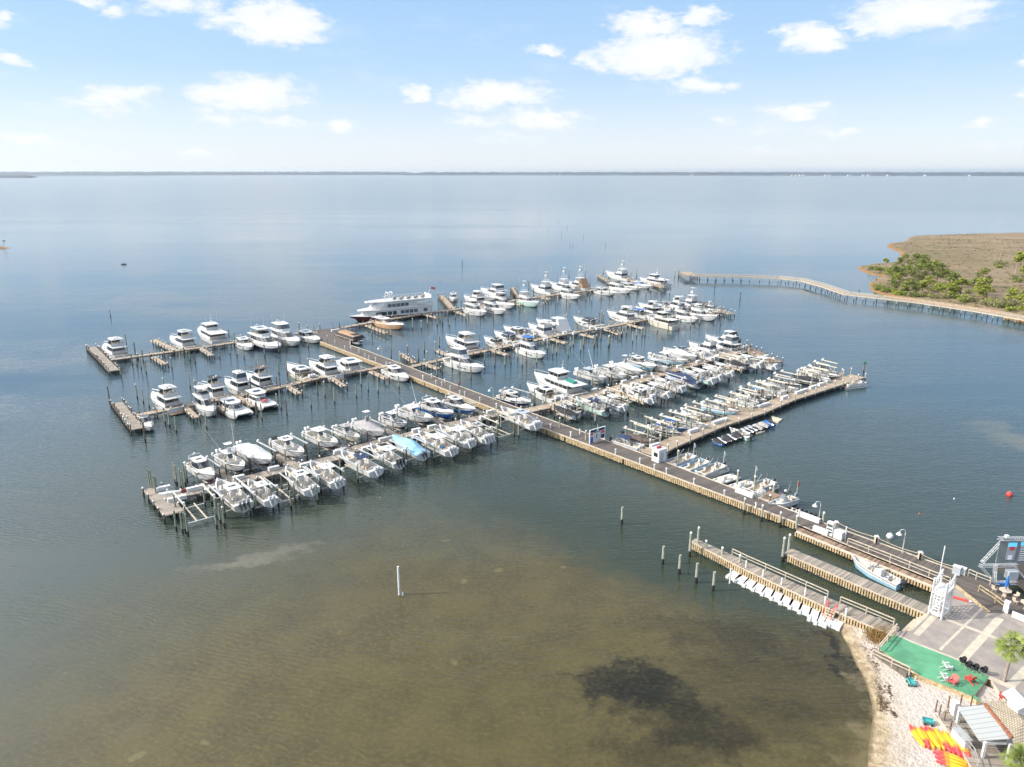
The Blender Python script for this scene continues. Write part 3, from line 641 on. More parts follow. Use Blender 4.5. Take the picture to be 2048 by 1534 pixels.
def b_cc(r, L, o):
    B = L*.295; Fa, Fb = .75+.02*L, 1.15+.045*L; zf = .42
    hull(r, L, B, Fa, Fb, .5, [(.07, .60, zf), (.62, .90, zf+.28)], .24, 2.4, .93, o.get('top', 'gelcoat_white'), o.get('stripe'), o.get('bottom', 'gelcoat_white'), o.get('floor', 'deck_nonskid'))
    cover = o.get('cover')
    if not cover:
        g = MB(); hz_ = Fa+.1; g.box(L*.075, L*.12, -B*.28, B*.28, hz_-.3, hz_); g.build('transom_bench', MT[random.choice(('gelcoat_white', 'vinyl_cushion', 'canvas_grey', 'canvas_tan'))], r)
        g = MB(); g.box(L*.24, L*.29, -.35+rnd()*.3, .35, zf, zf+.42, 0, .03); g.build('cooler_box', MT[random.choice(('gelcoat_white', 'canvas_tan', 'blue_paint', 'motor_grey'))], r)
        g = MB(); g.box(L*.15, L*.21, -B*.15, B*.15, zf+.005, zf+.02); g.box(L*.92, L*.95, -.15, .15, Fb+.0, Fb+.08); g.build('deck_hatch', MT['motor_grey'], r)
    if 'topc' not in o and rnd() < .3: o['topc'] = random.choice(('canvas_grey', 'gelcoat_grey', 'canvas_navy', 'gelcoat_ivory', 'canvas_black'))
    if o.get('bottom') is None and rnd() < .5: o['bottom'] = random.choice(('antifoul_dark', 'gelcoat_navy', 'antifoul_blue'))
    n = o.get('n', 2); mm = o.get('motor', 'motor_white'); til = o.get('tilt', .0)
    for i in range(n): outboard(r, -.05, (i-(n-1)/2)*.68, Fa+.1, .80+.012*L, mm, til)
    xc = L*.43
    if cover: return b_tarp(r, L, B, Fa, Fb, cover, hump=(.42, 1.25), tower_=o.get('tower'))
    m = MB(); rr = [outl(xc-.6, xc+.7, .45, zf, .3, .7), outl(xc-.6, xc+.5, .45, zf+1.05, .3, .7), outl(xc-.55, xc+.3, .42, zf+1.2, .3, .7)]; m.loft(rr); co_ = m.build('console', MT['gelcoat_white'], r)
    m = MB(); m.loft([[(xc+.52, -.45, zf+1.08), (xc+.52, .45, zf+1.08), (xc+.56, .45, zf+1.08), (xc+.56, -.45, zf+1.08)], [(xc+.1, -.42, zf+1.85), (xc+.1, .42, zf+1.85), (xc+.14, .42, zf+1.85), (xc+.14, -.42, zf+1.85)]]); m.build('windshield', MT['glass_grey'], co_)
    seats(r, [(xc-1.35, 0, zf, .7, 1.1), (xc+1.15, 0, zf, .6, .8)]+([(L*.12, 0, zf, .5, B*.55)] if L > 8 else []), o.get('seat', 'vinyl_cushion'))
    if L > 7.5:
        for s_ in (-1, 1):
            m = MB(); m.loft([[(L*.66, s_*B*.22, zf+.28), (L*.66, s_*B*.36, zf+.28), (L*.66, s_*B*.36, zf+.72), (L*.66, s_*B*.22, zf+.72)], [(L*.82, s_*.1, zf+.28), (L*.82, s_*B*.2, zf+.28), (L*.82, s_*B*.2, zf+.72), (L*.82, s_*.1, zf+.72)]])
            m.build('bow_cushion', MT[o.get('seat', 'vinyl_cushion')], r)
    if o.get('ttop', 1):
        zt = zf+2.15; w = B*.34; x0, x1 = xc-L*.16, xc+L*.09
        plate(r, x0, x1, w, zt, .1, o.get('topc', 'gelcoat_white'), 't_top', .3, .75, hatch=o.get('hatch'))
        legs(r, [((xc-.75, s_*.5, zf), (xc-.9, s_*w*.85, zt)) for s_ in (-1, 1)]+[((xc+.6, s_*.5, zf), (xc+.4, s_*w*.85, zt)) for s_ in (-1, 1)])
        poles(r, [((xc, w*.8, zt), (xc-.6, w*.9, zt+2.2))], 'antenna', .025)
        m = MB(); m.tube((xc-.3, 0, zt+.1), (xc-.3, 0, zt+.35), .26, .2, 8); m.build('radar_dome', MT['gelcoat_white'], r)
        if o.get('tower'): 
            zz = zt+1.7; plate(r, xc-.7, xc+.6, .7, zz, .08, 'gelcoat_white', 'sunshade'); legs(r, [((xc+i*.5, j*.55, zt), (xc+i*.5, j*.6, zz)) for i in (-1, 1) for j in (-1, 1)], .04); m = MB(); m.box(xc-.1, xc+.35, -.4, .4, zt+.1, zt+.9, 0, .06); m.build('tower_station', MT['gelcoat_white'], r)
        if o.get('rig'): poles(r, [((xc, s_*w, zt), (xc-L*.33, s_*(w+L*.13), zt+L*.38)) for s_ in (-1, 1)], 'outrigger', .035)
def b_tarp(r, L, B, Fa, Fb, mname, hump=(.42, 1.1), tower_=False):
    m = MB(); rings = []
    for i in range(15):
        s = .01+.985*i/14; hb = B/2*(.93 if s < .3 else 1)*1.0 if s < .45 else B/2*(1-((s-.45)/.55)**2.3); hb = max(hb, .05)+.05; zs = Fa+(Fb-Fa)*s**1.8
        k = math.exp(-((s-hump[0])/.24)**2); zr = zs+.25+hump[1]*k*(1+.06*math.sin(i*5))-.15*(s > .95)
        rings.append([(s*L, -hb, zs-.22), (s*L, -hb, zs+.05), (s*L, -hb*.55, zs+(zr-zs)*(.72+.05*math.sin(i*3))), (s*L, 0, zr), (s*L, hb*.55, zs+(zr-zs)*(.70+.05*math.cos(i*2.3))), (s*L, hb, zs+.05), (s*L, hb, zs-.22)])
    m.loft(rings, 0, closed=False, cap0=False, cap1=False); b0 = len(m.v); m.v += rings[0]; m.face(range(b0, b0+7))
    m.build('tarp', MT[mname], r)
    if tower_:
        x = L*.42; zt = Fa+1.3
        plate(r, x-.7, x+.6, .7, zt+2.2, .08, 'gelcoat_white', 'sunshade'); legs(r, [((x+i*.6, j*.6, zt-.3), (x+i*.5, j*.6, zt+2.2)) for i in (-1, 1) for j in (-1, 1)], .045); m = MB(); m.box(x-.2, x+.4, -.45, .45, zt+.3, zt+1.2, 0, .06); m.build('tower_station', MT['canvas_grey'], r)
def b_express(r, L, o):
    B = L*.30; Fa, Fb = .9+.025*L, 1.15+.048*L
    hull(r, L, B, Fa, Fb, .6, [(.05, .34, .62)], .22, 2.2, .92, o.get('top', 'gelcoat_white'), o.get('stripe'), o.get('bottom', 'antifoul_dark'), o.get('floor', 'deck_tan'), raised=(.47, .38))
    for i in range(o.get('n', 0)): outboard(r, -.05, (i-(o['n']-1)/2)*.7, Fa+.2, 1.2, o.get('motor', 'motor_white'), o.get('tilt', 0))
    if not o.get('n'): m = MB(); m.box(-.9, .05, -B*.40, B*.40, .32, .42, 0); m.build('swim_platform', MT[o.get('floor', 'deck_tan')], r)
    z0 = Fa+.25; w = B*.40
    h = house(r, [(z0, L*.30, L*.66, w), (z0+.2, L*.30, L*.66, w), (z0+1.22, L*.31, L*.51, w*.86), (z0+1.32, L*.31, L*.50, w*.84)], .5, .62, 'cabin', glass=o.get('glass', 'glass_dark'), gl=(1,), open_top=True)
    if o.get('hard', 1):
        plate(r, L*.20, L*.535, w*.88, z0+1.33, .12, o.get('topc', 'gelcoat_white'), 'hardtop', .35, .7, hatch=o.get('hatch', .16))
        legs(r, [((L*.22, s_*w*.95, Fa), (L*.24, s_*w*.8, z0+1.3)) for s_ in (-1, 1)], .07, 'gelcoat_white')
    seats(r, [(L*.10, 0, .62, .7, B*.6), (L*.25, B*.2, .62, .6, .6), (L*.25, -B*.2, .62, .6, .6)])
    m = MB(); m.box(L*.62, L*.80, -B*.2, B*.2, 0, .1, 0, .05); zz = Fa+(Fb-Fa)*.5+.36; m.xf(Matrix.Translation((0, 0, zz)))
    m.build('sun_pad', MT[o.get('pad', 'gelcoat_ivory')], r)
    g = MB()
    for s_ in (-1, 1):
        zt = Fa*.72; g.poly([(L*.50, s_*(B/2*.992+.02), zt), (L*.66, s_*(B/2*.90+.02), zt+.12), (L*.62, s_*(B/2*.93+.05), zt+.36), (L*.48, s_*(B/2*.999+.025), zt+.28)])
    g.build('porthole', MT['glass_dark'], r)
    rail(r, L, B, Fa, Fb, .55, .5, 2.2)
    if o.get('arch', 1): m = MB(); m.path([(L*.2, w, z0+1.1), (L*.16, w*.8, z0+1.75), (L*.16, -w*.8, z0+1.75), (L*.2, -w, z0+1.1)], .07, 6); m.tube((L*.17, 0, z0+1.8), (L*.17, 0, z0+2.05), .28, .22, 8); m.build('radar_arch', MT['gelcoat_white'], r)
def b_fly(r, L, o):
    B = L*.285; Fa, Fb = 1.1+.03*L, 1.45+.055*L
    hull(r, L, B, Fa, Fb, .8, [(.03, .17, .85)], .2, 2.5, .94, o.get('top', 'gelcoat_white'), o.get('stripe'), o.get('bottom', 'antifoul_dark'), 'deck_teak' if L > 13 else 'deck_tan', raised=(.62, .30))
    m = MB(); m.box(-1.1, .05, -B*.42, B*.42, .4, .52); m.build('swim_platform', MT[o.get('plat', 'deck_teak')], r)
    z0 = Fa; w = B*.40; H1 = 2.0
    house(r, [(z0-.2, L*.17, L*.68, w), (z0+.75, L*.17, L*.655, w*.99), (z0+H1-.1, L*.18, L*.53, w*.90), (z0+H1+.1, L*.17, L*.50, w*.88)], .42, .6, 'saloon', glass=o.get('glass', 'glass_dark'), gl=(1,), side_n=3)
    plate(r, L*.06, L*.50, w*1.03, z0+H1+.08, .12, 'gelcoat_white', 'flybridge_deck', .3, .7)
    zf = z0+H1+.2
    house(r, [(zf, L*.19, L*.49, w*.95), (zf+.75, L*.19, L*.47, w*.98)], .45, .65, 'flybridge', m_='gelcoat_white', open_top=True)
    house(r, [(zf+.76, L*.37, L*.465, w*.85), (zf+1.15, L*.36, L*.43, w*.75)], .6, .7, 'windscreen', m_=o.get('glass', 'glass_dark'), open_top=True)
    seats(r, [(L*.24, 0, zf+.02, .8, w*1.3), (L*.34, .55, zf+.02, .55, .6), (L*.34, -.55, zf+.02, .55, .6)])
    g = MB()
    for s_ in (-1, 1):
        for k in range(3):
            x = L*(.40+.09*k); hb = B/2*(1 if x/L < .45 else 1-((x/L-.45)/.55)**2.5)*.992+.02; g.poly([(x, s_*hb, Fa*.55), (x+L*.06, s_*(hb-.03-.02*k), Fa*.58), (x+L*.06, s_*(hb-.02*k), Fa*.58+.3), (x, s_*(hb+.01), Fa*.55+.3)])
    g.build('porthole', MT['glass_dark'], r)
    if o.get('hard', 1):
        zt = zf+2.05; plate(r, L*.16, L*.45, w*.86, zt, .12, o.get('topc', 'gelcoat_white'), 'hardtop', .3, .75, hatch=o.get('hatch'))
        legs(r, [((L*.19, s_*w*.9, zf+.3), (L*.20, s_*w*.78, zt)) for s_ in (-1, 1)]+[((L*.40, s_*w*.9, zf+.7), (L*.38, s_*w*.75, zt)) for s_ in (-1, 1)], .07, 'gelcoat_white')
        if o.get('enc'):
            m = MB(); m.loft([outl(L*.19, L*.46, w*.93, zf+.76, .3, .7), outl(L*.19, L*.43, w*.80, zt, .3, .75)], cap0=False, cap1=False); m.build('clear_enclosure', MT['glass_grey'], r)
    else: zt = zf+1.5
    m = MB(); m.path([(L*.20, w*.8, zt), (L*.18, 0, zt+.5), (L*.20, -w*.8, zt)], .06, 5); m.tube((L*.18, 0, zt+.5), (L*.18, 0, zt+.8), .32, .24, 8); m.tube((L*.2, .6, zt), (L*.2, .6, zt+.55), .24, .16, 8); m.build('radar_mast', MT['gelcoat_white'], r)
    poles(r, [((L*.22, s_*w*.8, zt), (L*.20, s_*w*.85, zt+2.8)) for s_ in (-1, 1)])
    rail(r, L, B, Fa, Fb, .5, .7, 2.5)
    m = MB(); zz = Fa+(Fb-Fa)*.55+.33; m.box(L*.70, L*.82, -B*.2, B*.2, zz, zz+.12, 0, .04); m.build('sun_pad', MT['vinyl_cushion'], r)
    if o.get('sail'):   # sloping white enclosure behind the flybridge
        m = MB(); m.loft([[(L*.12, -w*.9, Fa+.4), (L*.12, w*.9, Fa+.4), (L*.17, w*.9, Fa+.4), (L*.17, -w*.9, Fa+.4)], [(L*.17, -w*.85, zf+1.9), (L*.17, w*.85, zf+1.9), (L*.2, w*.85, zf+1.9), (L*.2, -w*.85, zf+1.9)]]); m.build('aft_curtain', MT['canvas_white'], r)
def b_sport(r, L, o):
    B = L*.29; Fa, Fb = 1.05+.02*L, 1.55+.065*L
    hull(r, L, B, Fa, Fb, .8, [(.02, .24, .55)], .22, 2.2, .95, o.get('top', 'gelcoat_white'), o.get('stripe'), o.get('bottom', 'antifoul_dark'), o.get('floor', 'deck_teak'), raised=(.60, .3))
    z0 = Fa+.1; w = B*.40; H1 = 1.9
    house(r, [(z0-.3, L*.25, L*.66, w), (z0+.7, L*.25, L*.64, w), (z0+H1-.1, L*.27, L*.54, w*.88), (z0+H1+.08, L*.26, L*.52, w*.86)], .45, .55, 'saloon', gl=(1,), side_n=2, glass='glass_dark')
    zf = z0+H1+.1
    house(r, [(zf, L*.24, L*.50, w*.92), (zf+.9, L*.25, L*.475, w*.9)], .5, .6, 'flybridge', open_top=True)
    seats(r, [(L*.31, 0, zf, .6, .7), (L*.38, 0, zf+.02, .6, 1.2)])
    zt = zf+2.05; plate(r, L*.24, L*.45, w*.85, zt, .1, 'gelcoat_white', 'hardtop', .3, .75)
    legs(r, [((L*.26, s_*w*.85, zf), (L*.27, s_*w*.75, zt)) for s_ in (-1, 1)]+[((L*.42, s_*w*.85, zf+.8), (L*.40, s_*w*.72, zt)) for s_ in (-1, 1)], .06, 'white_paint')
    if o.get('tower', 1): tower(r, L*.34, w*.95, zf-.6, zt+o.get('th', 2.6), 2)
    else: m = MB(); m.tube((L*.33, 0, zt), (L*.33, 0, zt+.5), .3, .2, 8); m.build('radar_dome', MT['gelcoat_white'], r)
    poles(r, [((L*.40, s_*w, z0+1), (L*.34, s_*(w+.8), zt+L*.36)) for s_ in (-1, 1)], 'outrigger', .04)
    rail(r, L, B, Fa, Fb, .62, .5, 2.2)
    if o.get('sail'):
        m = MB(); m.loft([[(L*.10, -w*.95, Fa+.1), (L*.10, w*.95, Fa+.1), (L*.26, w*.95, Fa+.1), (L*.26, -w*.95, Fa+.1)], [(L*.22, -w*.8, zt), (L*.22, w*.8, zt), (L*.27, w*.8, zt), (L*.27, -w*.8, zt)]]); m.build('aft_curtain', MT[o.get('sail')], r)
def b_trawler(r, L, o):
    B = L*.29; Fa, Fb = 1.5, 2.7
    hull(r, L, B, Fa, Fb, 1.0, [(.03, .15, 1.1)], .18, 2.9, .95, o.get('top', 'gelcoat_white'), o.get('stripe'), o.get('bottom', 'antifoul_blue'), 'deck_tan', raised=(.7, .2))
    w = B*.40; z0 = Fa
    house(r, [(z0-.2, L*.14, L*.66, w), (z0+.8, L*.14, L*.66, w), (z0+1.75, L*.14, L*.65, w), (z0+2.0, L*.14, L*.65, w)], .15, .85, 'saloon', gl=(1,), side_n=5, m_=o.get('top', 'gelcoat_white'))
    plate(r, L*.02, L*.67, w*1.08, z0+2.0, .12, 'gelcoat_white', 'boat_deck', .15, .8)
    zf = z0+2.1
    house(r, [(zf, L*.38, L*.62, w*.75), (zf+.8, L*.38, L*.60, w*.75), (zf+1.7, L*.38, L*.57, w*.7), (zf+1.85, L*.38, L*.57, w*.7)], .25, .8, 'wheelhouse', gl=(1,), side_n=2, m_=o.get('top', 'gelcoat_white'))
    plate(r, L*.34, L*.60, w*.85, zf+1.85, .1, 'gelcoat_white', 'wheelhouse_roof', .2, .8)
    m = MB(); m.tube((L*.40, 0, zf+1.9), (L*.37, 0, zf+5.2), .1, .05, 6); m.tube((L*.39, -.8, zf+3.8), (L*.39, .8, zf+3.8), .04, n=4); m.tube((L*.385, 0, zf+2.8), (L*.36, 0, zf+3.1), .35, .25, 8); m.build('mast', MT['white_paint'], r)
    poles(r, [((L*.36, s_*w*.7, zf+1.9), (L*.36, s_*w*.7, zf+5)) for s_ in (-1, 1)])
    if o.get('tender', 1):
        m = MB(); m.loft([[(L*.12, a*.6, zf+.1), (L*.12, a*.7, zf+.5), (L*.12, -a*.7, zf+.5), (L*.12, -a*.6, zf+.1)][::1] for a in (1,)]+[[(L*.27, .5, zf+.1), (L*.27, .6, zf+.6), (L*.27, -.6, zf+.6), (L*.27, -.5, zf+.1)], [(L*.33, .05, zf+.3), (L*.33, .08, zf+.65), (L*.33, -.08, zf+.65), (L*.33, -.05, zf+.3)]]); m.build('tender_cover', MT[o.get('tc', 'canvas_white')], r)
    rail(r, L, B, Fa, Fb, .45, .8, 2.9)
def b_cat(r, L, o):
    B = L*.44
    for s_ in (-1, 1):
        h = hull(r, L, B*.27, 1.15, 1.45, .5, (), .1, 2.8, .95, crown=.03, bottom='antifoul_dark', name='float_hull'); h.location.y = s_*B*.365
    m = MB(); m.loft([[(L*.04, -B*.36, .72), (L*.04, B*.36, .72), (L*.04, B*.36, 1.2), (L*.04, -B*.36, 1.2)], [(L*.86, -B*.36, .8), (L*.86, B*.36, .8), (L*.86, B*.36, 1.42), (L*.86, -B*.36, 1.42)], [(L*.93, -B*.33, 1.15), (L*.93, B*.33, 1.15), (L*.93, B*.33, 1.42), (L*.93, -B*.33, 1.42)]]); m.build('bridge_deck', MT['gelcoat_white'], r)
    w = B*.36
    house(r, [(1.18, L*.20, L*.66, w), (1.75, L*.20, L*.64, w), (2.55, L*.21, L*.53, w*.9), (2.7, L*.20, L*.5, w*.88)], .5, .6, 'cabin', gl=(1,), side_n=2)
    plate(r, L*.02, L*.52, w*1.02, 2.7+(.55 if o.get('roof') else 0), .12, 'gelcoat_white', 'hardtop', .3, .7, hatch=.14)
    legs(r, [((L*.05, s_*w*.95, 1.2), (L*.05, s_*w*.9, 2.75+(.5 if o.get('roof') else 0))) for s_ in (-1, 1)], .06, 'gelcoat_white')
    seats(r, [(L*.1, 0, 1.2, .6, w*1.4)]); poles(r, [((L*.2, 0, 2.8), (L*.2, 0, 4.6))])
    if o.get('cov'): m = MB(); m.box(L*.60, L*.70, -w*.3, w*.3, 1.9, 2.1, 0, .05); m.build('towel_cover', MT['red_pink'], r)
    rail(r, L, B*.95, 1.15, 1.45, .6, .5, 5)
def b_run(r, L, o):
    B = L*.33; Fa, Fb = .72, .98
    hull(r, L, B, Fa, Fb, .35, [(.12, .56, .30), (.60, .90, .36)], .2, 2.5, .95, o.get('top', 'gelcoat_white'), o.get('stripe'), 'gelcoat_white', 'deck_tan')
    if o.get('cover'): b_tarp(r, L, B, Fa, Fb, o['cover'], (.5, .5))
    else:
        m = MB()
        for y0, y1 in ((-B*.42, -B*.1), (B*.1, B*.42)): m.loft([[(L*.58, y0, Fa+.05), (L*.58, y1, Fa+.05), (L*.6, y1, Fa+.05), (L*.6, y0, Fa+.05)], [(L*.5, y0, Fa+.5), (L*.5, y1, Fa+.5), (L*.52, y1, Fa+.5), (L*.52, y0, Fa+.5)]])
        m.build('windshield', MT['glass_grey'], r)
        seats(r, [(L*.42, B*.2, .3, .5, .5), (L*.42, -B*.2, .3, .5, .5), (L*.18, 0, .3, .5, B*.6), (L*.70, B*.2, .36, .9, .35), (L*.70, -B*.2, .36, .9, .35)], o.get('seat', 'vinyl_cushion'))
        if o.get('bimini'):
            m = MB(); m.loft([[(x, y, 2.1-abs(y)*.12-abs(x-L*.4)*.05) for y in (-B*.42, -B*.2, 0, B*.2, B*.42)] for x in (L*.24, L*.4, L*.56)], closed=False, cap0=False, cap1=False); m.build('bimini', MT[o['bimini']], r)
            legs(r, [((L*.4, s_*B*.45, Fa), (x, s_*B*.42, 2.0)) for s_ in (-1, 1) for x in (L*.25, L*.4, L*.55)], .03)
    outboard(r, -.05, 0, Fa+.05, .95, o.get('motor', 'motor_black'), o.get('tilt', .0))
def b_pontoon(r, L, o):
    B = 2.6; zd = .62
    m = MB()
    for s_ in (-1, 1): m.tube((0, s_*.85, .1), (L*.93, s_*.85, .1), .33, n=10); m.tube((L*.93, s_*.85, .1), (L, s_*.85, .3), .33, .08, 10)
    m.build('pontoon_tubes', MT['aluminium'], r)
    m = MB(); m.box(.1, L*.97, -B/2, B/2, zd-.1, zd); m.build('deck', MT['deck_tan'], r)
    m = MB()
    for a, b_ in (((.9, -B/2+.05), (L*.93, -B/2+.05)), ((.9, B/2-.05), (L*.93, B/2-.05)), ((L*.93, -B/2+.05), (L*.93, -.4)), ((L*.93, .4), (L*.93, B/2-.05)), ((.9, -B/2+.05), (.9, -.4)), ((.9, .4), (.9, B/2-.05))):
        m.beam((a[0], a[1], zd+.38), (b_[0], b_[1], zd+.38), .04, .62)
    m.build('side_panel', MT[o.get('panel', 'gelcoat_grey')], r)
    m = MB(); pts = [(.9, -B/2+.05, zd+.75), (L*.93, -B/2+.05, zd+.75), (L*.93, B/2-.05, zd+.75), (.9, B/2-.05, zd+.75), (.9, -B/2+.05, zd+.75)]; m.path(pts, .035, 4); m.build('side_rail', MT['steel_rail'], r)
    seats(r, [(L*.75, .85, zd, 1.9, .5), (L*.75, -.85, zd, 1.9, .5), (L*.2, .6, zd, .6, 1.0), (L*.45, .3, zd, .5, .5), (L*.3, -.8, zd, 1.3, .5)], 'vinyl_cushion')
    m = MB(); m.box(L*.5, L*.57, .3, .9, zd, zd+.95, 0, .08); m.build('helm_console', MT['gelcoat_ivory'], r)
    if o.get('bimini'):
        m = MB(); m.loft([[(x, y, zd+2.0-abs(y)*.1-.12*((x-L*.42)/1.3)**2) for y in (-1.2, -.6, 0, .6, 1.2)] for x in (L*.42-1.3, L*.42-.6, L*.42, L*.42+.6, L*.42+1.3)], closed=False, cap0=False, cap1=False); m.build('bimini', MT[o['bimini']], r)
    legs(r, [((L*.42, s_*1.2, zd+.7), (L*.42+q, s_*1.2, zd+1.85)) for s_ in (-1, 1) for q in (-1.2, 0, 1.2)]+[((.95, s_*1.1, zd), (.95, s_*.9, zd+1.9)) for s_ in (-1, 1)], .035)
    outboard(r, .1, 0, zd+.2, .95, 'motor_black' if not o.get('motor') else o['motor'], o.get('tilt', .5))
def b_ski(r, L, o):
    L = 3.2; m = MB(); rings = []
    for s, w, z, t_ in ((0, .42, .1, .55), (.15, .52, 0, .6), (.45, .56, -.05, .62), (.7, .48, 0, .78), (.9, .24, .15, .7), (1, .05, .35, .55)):
        rings.append([(s*L, -w, .35), (s*L, -w*.6, z-.15), (s*L, w*.6, z-.15), (s*L, w, .35), (s*L, w*.7, t_), (s*L, -w*.7, t_)])
    m.loft(rings, lambda k, i: 0 if i in (0, 1, 2) else 1, capm=0); m.build('hull', [MT[o.get('top', 'gelcoat_black')], MT[o.get('deckc', 'gelcoat_grey')]], r)
    if o.get('cover'):
        m = MB(); m.loft([[(s*L, -w, .4), (s*L, -w*.5, h), (s*L, w*.5, h), (s*L, w, .4)] for s, w, h in ((.02, .5, .7), (.25, .55, .95), (.55, .58, 1.1), (.65, .5, 1.15), (.85, .35, .8), (.98, .1, .55))], closed=False, cap0=False, cap1=False); m.build('tarp', MT[o['cover']], r)
    else:
        m = MB(); m.loft([[(x, -w, .6), (x, -w*.7, z), (x, w*.7, z), (x, w, .6)] for x, w, z in ((.25, .26, .82), (.9, .28, .9), (1.6, .22, .88), (1.75, .2, .7))]); m.build('saddle', MT['canvas_black'], r)
        m = MB(); m.tube((1.95, -.42, 1.12), (1.95, .42, 1.12), .03, n=5); m.tube((2.2, 0, .75), (1.95, 0, 1.12), .07, n=6); m.build('handlebar', MT['motor_black'], r)
def b_inflate(r, L, o):
    B = 2.3; m = MB(); pts = []
    for s_ in (-1,): pass
    side = lambda s_: [(x*L, s_*w, z) for x, w, z in ((-.02, B*.40, .45), (.3, B*.42, .45), (.6, B*.41, .48), (.8, B*.33, .56), (.93, B*.18, .66), (1, 0.01, .7))]
    for s_ in (-1, 1):
        q = side(s_)
        for i, (a, b_) in enumerate(zip(q, q[1:])): m.tube(a, b_, .27 if i else .2, .27, 10)
    m.build('inflatable_tube', MT['canvas_white'], r, smooth=True)
    hull(r, L*.94, B*.78, .42, .55, .3, [(.03, .93, .2)], .12, 2.5, .95, bottom='gelcoat_white', floor='deck_nonskid')
    m = MB(); m.box(L*.40, L*.55, -.35, .35, .3, 1.2, 0, .07); m.build('console', MT['gelcoat_white'], r)
    seats(r, [(L*.28, 0, .25, .6, 1.0), (L*.72, 0, .25, .7, .8)]); outboard(r, -.1, 0, .7, .9, 'motor_black', .4)
def b_navy(r, L, o):   # dark canopied party boat
    B = L*.34; hull(r, L, B, 1.0, 1.7, .5, [(.04, .93, .5)], .15, 3, .95, 'canvas_navy', None, 'antifoul_dark', 'deck_teak')
    m = MB(); z = 2.9; m.loft([[(x, -B*.42, z-.1), (x, -B*.22, z+.28), (x, B*.22, z+.28), (x, B*.42, z-.1)] for x in (L*.12, L*.5, L*.84)], closed=False, cap0=False, cap1=False); m.build('roof', MT['deck_teak'], r)
    m = MB(); m.loft([outl(L*.08, L*.88, B*.5, z-.75, .1, .85), outl(L*.12, L*.84, B*.43, z, .1, .85)], cap0=False, cap1=False); m.build('canopy_valance', MT['canvas_black'], r)
    m = MB(); m.box(L*.60, L*.80, -B*.25, B*.25, z+.2, z+.33); m.build('roof_patch', MT['canvas_black'], r)
    m = MB()
    for zz in (z-.78, 1.9): m.path([(L*.08, -B*.49, zz), (L*.86, -B*.49, zz), (L*.86, B*.49, zz), (L*.08, B*.49, zz), (L*.08, -B*.49, zz)], .06, 4)
    m.build('trim_rail', MT['timber_pale'], r)
    legs(r, [((L*k, s_*B*.46, .6), (L*k, s_*B*.46, z-.5)) for k in (.1, .3, .5, .7, .85) for s_ in (-1, 1)], .06, 'timber_pale')
    seats(r, [(L*(.15+.14*k), s_*B*.28, .5, .8, .8) for k in range(5) for s_ in (-1, 1)], 'orange_red')
def b_classic(r, L, o):  # tan-hulled lobster yacht
    B = L*.26; hull(r, L, B, 1.3, 2.5, .8, [(.03, .22, .7)], .2, 2.3, .88, 'gelcoat_tan', None, 'antifoul_red', 'deck_teak', raised=(.55, .3))
    w = B*.40; house(r, [(1.3, L*.22, L*.60, w), (2.1, L*.22, L*.59, w), (2.95, L*.23, L*.49, w*.9), (3.1, L*.2, L*.48, w*.9)], .45, .6, 'cabin', m_='gelcoat_tan', gl=(1,), side_n=3)
    plate(r, L*.08, L*.50, w*1.0, 3.1, .12, 'gelcoat_white', 'hardtop', .3, .7, hatch=.04)
    legs(r, [((L*.1, s_*w*.9, 1.3), (L*.1, s_*w*.9, 3.1)) for s_ in (-1, 1)], .06, 'gelcoat_white'); m = MB(); m.path([(L*.27, .8, 3.2), (L*.22, .6, 4.2), (L*.22, -.6, 4.2), (L*.27, -.8, 3.2)], .09, 6); m.build('radar_arch', MT['gelcoat_white'], r)
    rail(r, L, B, 1.3, 2.5, .55, .6, 2.3)
KIND = {'cc': b_cc, 'ex': b_express, 'fly': b_fly, 'sp': b_sport, 'tr': b_trawler, 'cat': b_cat, 'run': b_run, 'pon': b_pontoon, 'ski': b_ski, 'inf': b_inflate, 'nav': b_navy, 'cla': b_classic}
NAMES = {'cc': ('centre_console_boat', 'fishing boat'), 'ex': ('cruiser_boat', 'cruiser'), 'fly': ('flybridge_yacht', 'yacht'), 'sp': ('sport_fishing_yacht', 'yacht'), 'tr': ('trawler_yacht', 'yacht'), 'cat': ('catamaran', 'catamaran'), 'run': ('runabout_boat', 'motorboat'), 'pon': ('pontoon_boat', 'pontoon boat'), 'ski': ('jet_ski', 'jet ski'), 'inf': ('inflatable_boat', 'inflatable boat'), 'nav': ('party_boat', 'boat'), 'cla': ('classic_yacht', 'yacht')}
SPAN = {'cc': (6.5, 13), 'ex': (7.5, 17), 'fly': (10, 22), 'sp': (11, 21), 'tr': (10, 22), 'cat': (8, 14), 'run': (5, 8), 'pon': (5.5, 8), 'ski': (3, 3.3), 'inf': (4.5, 7), 'nav': (12, 16), 'cla': (14, 20)}
LOG = []
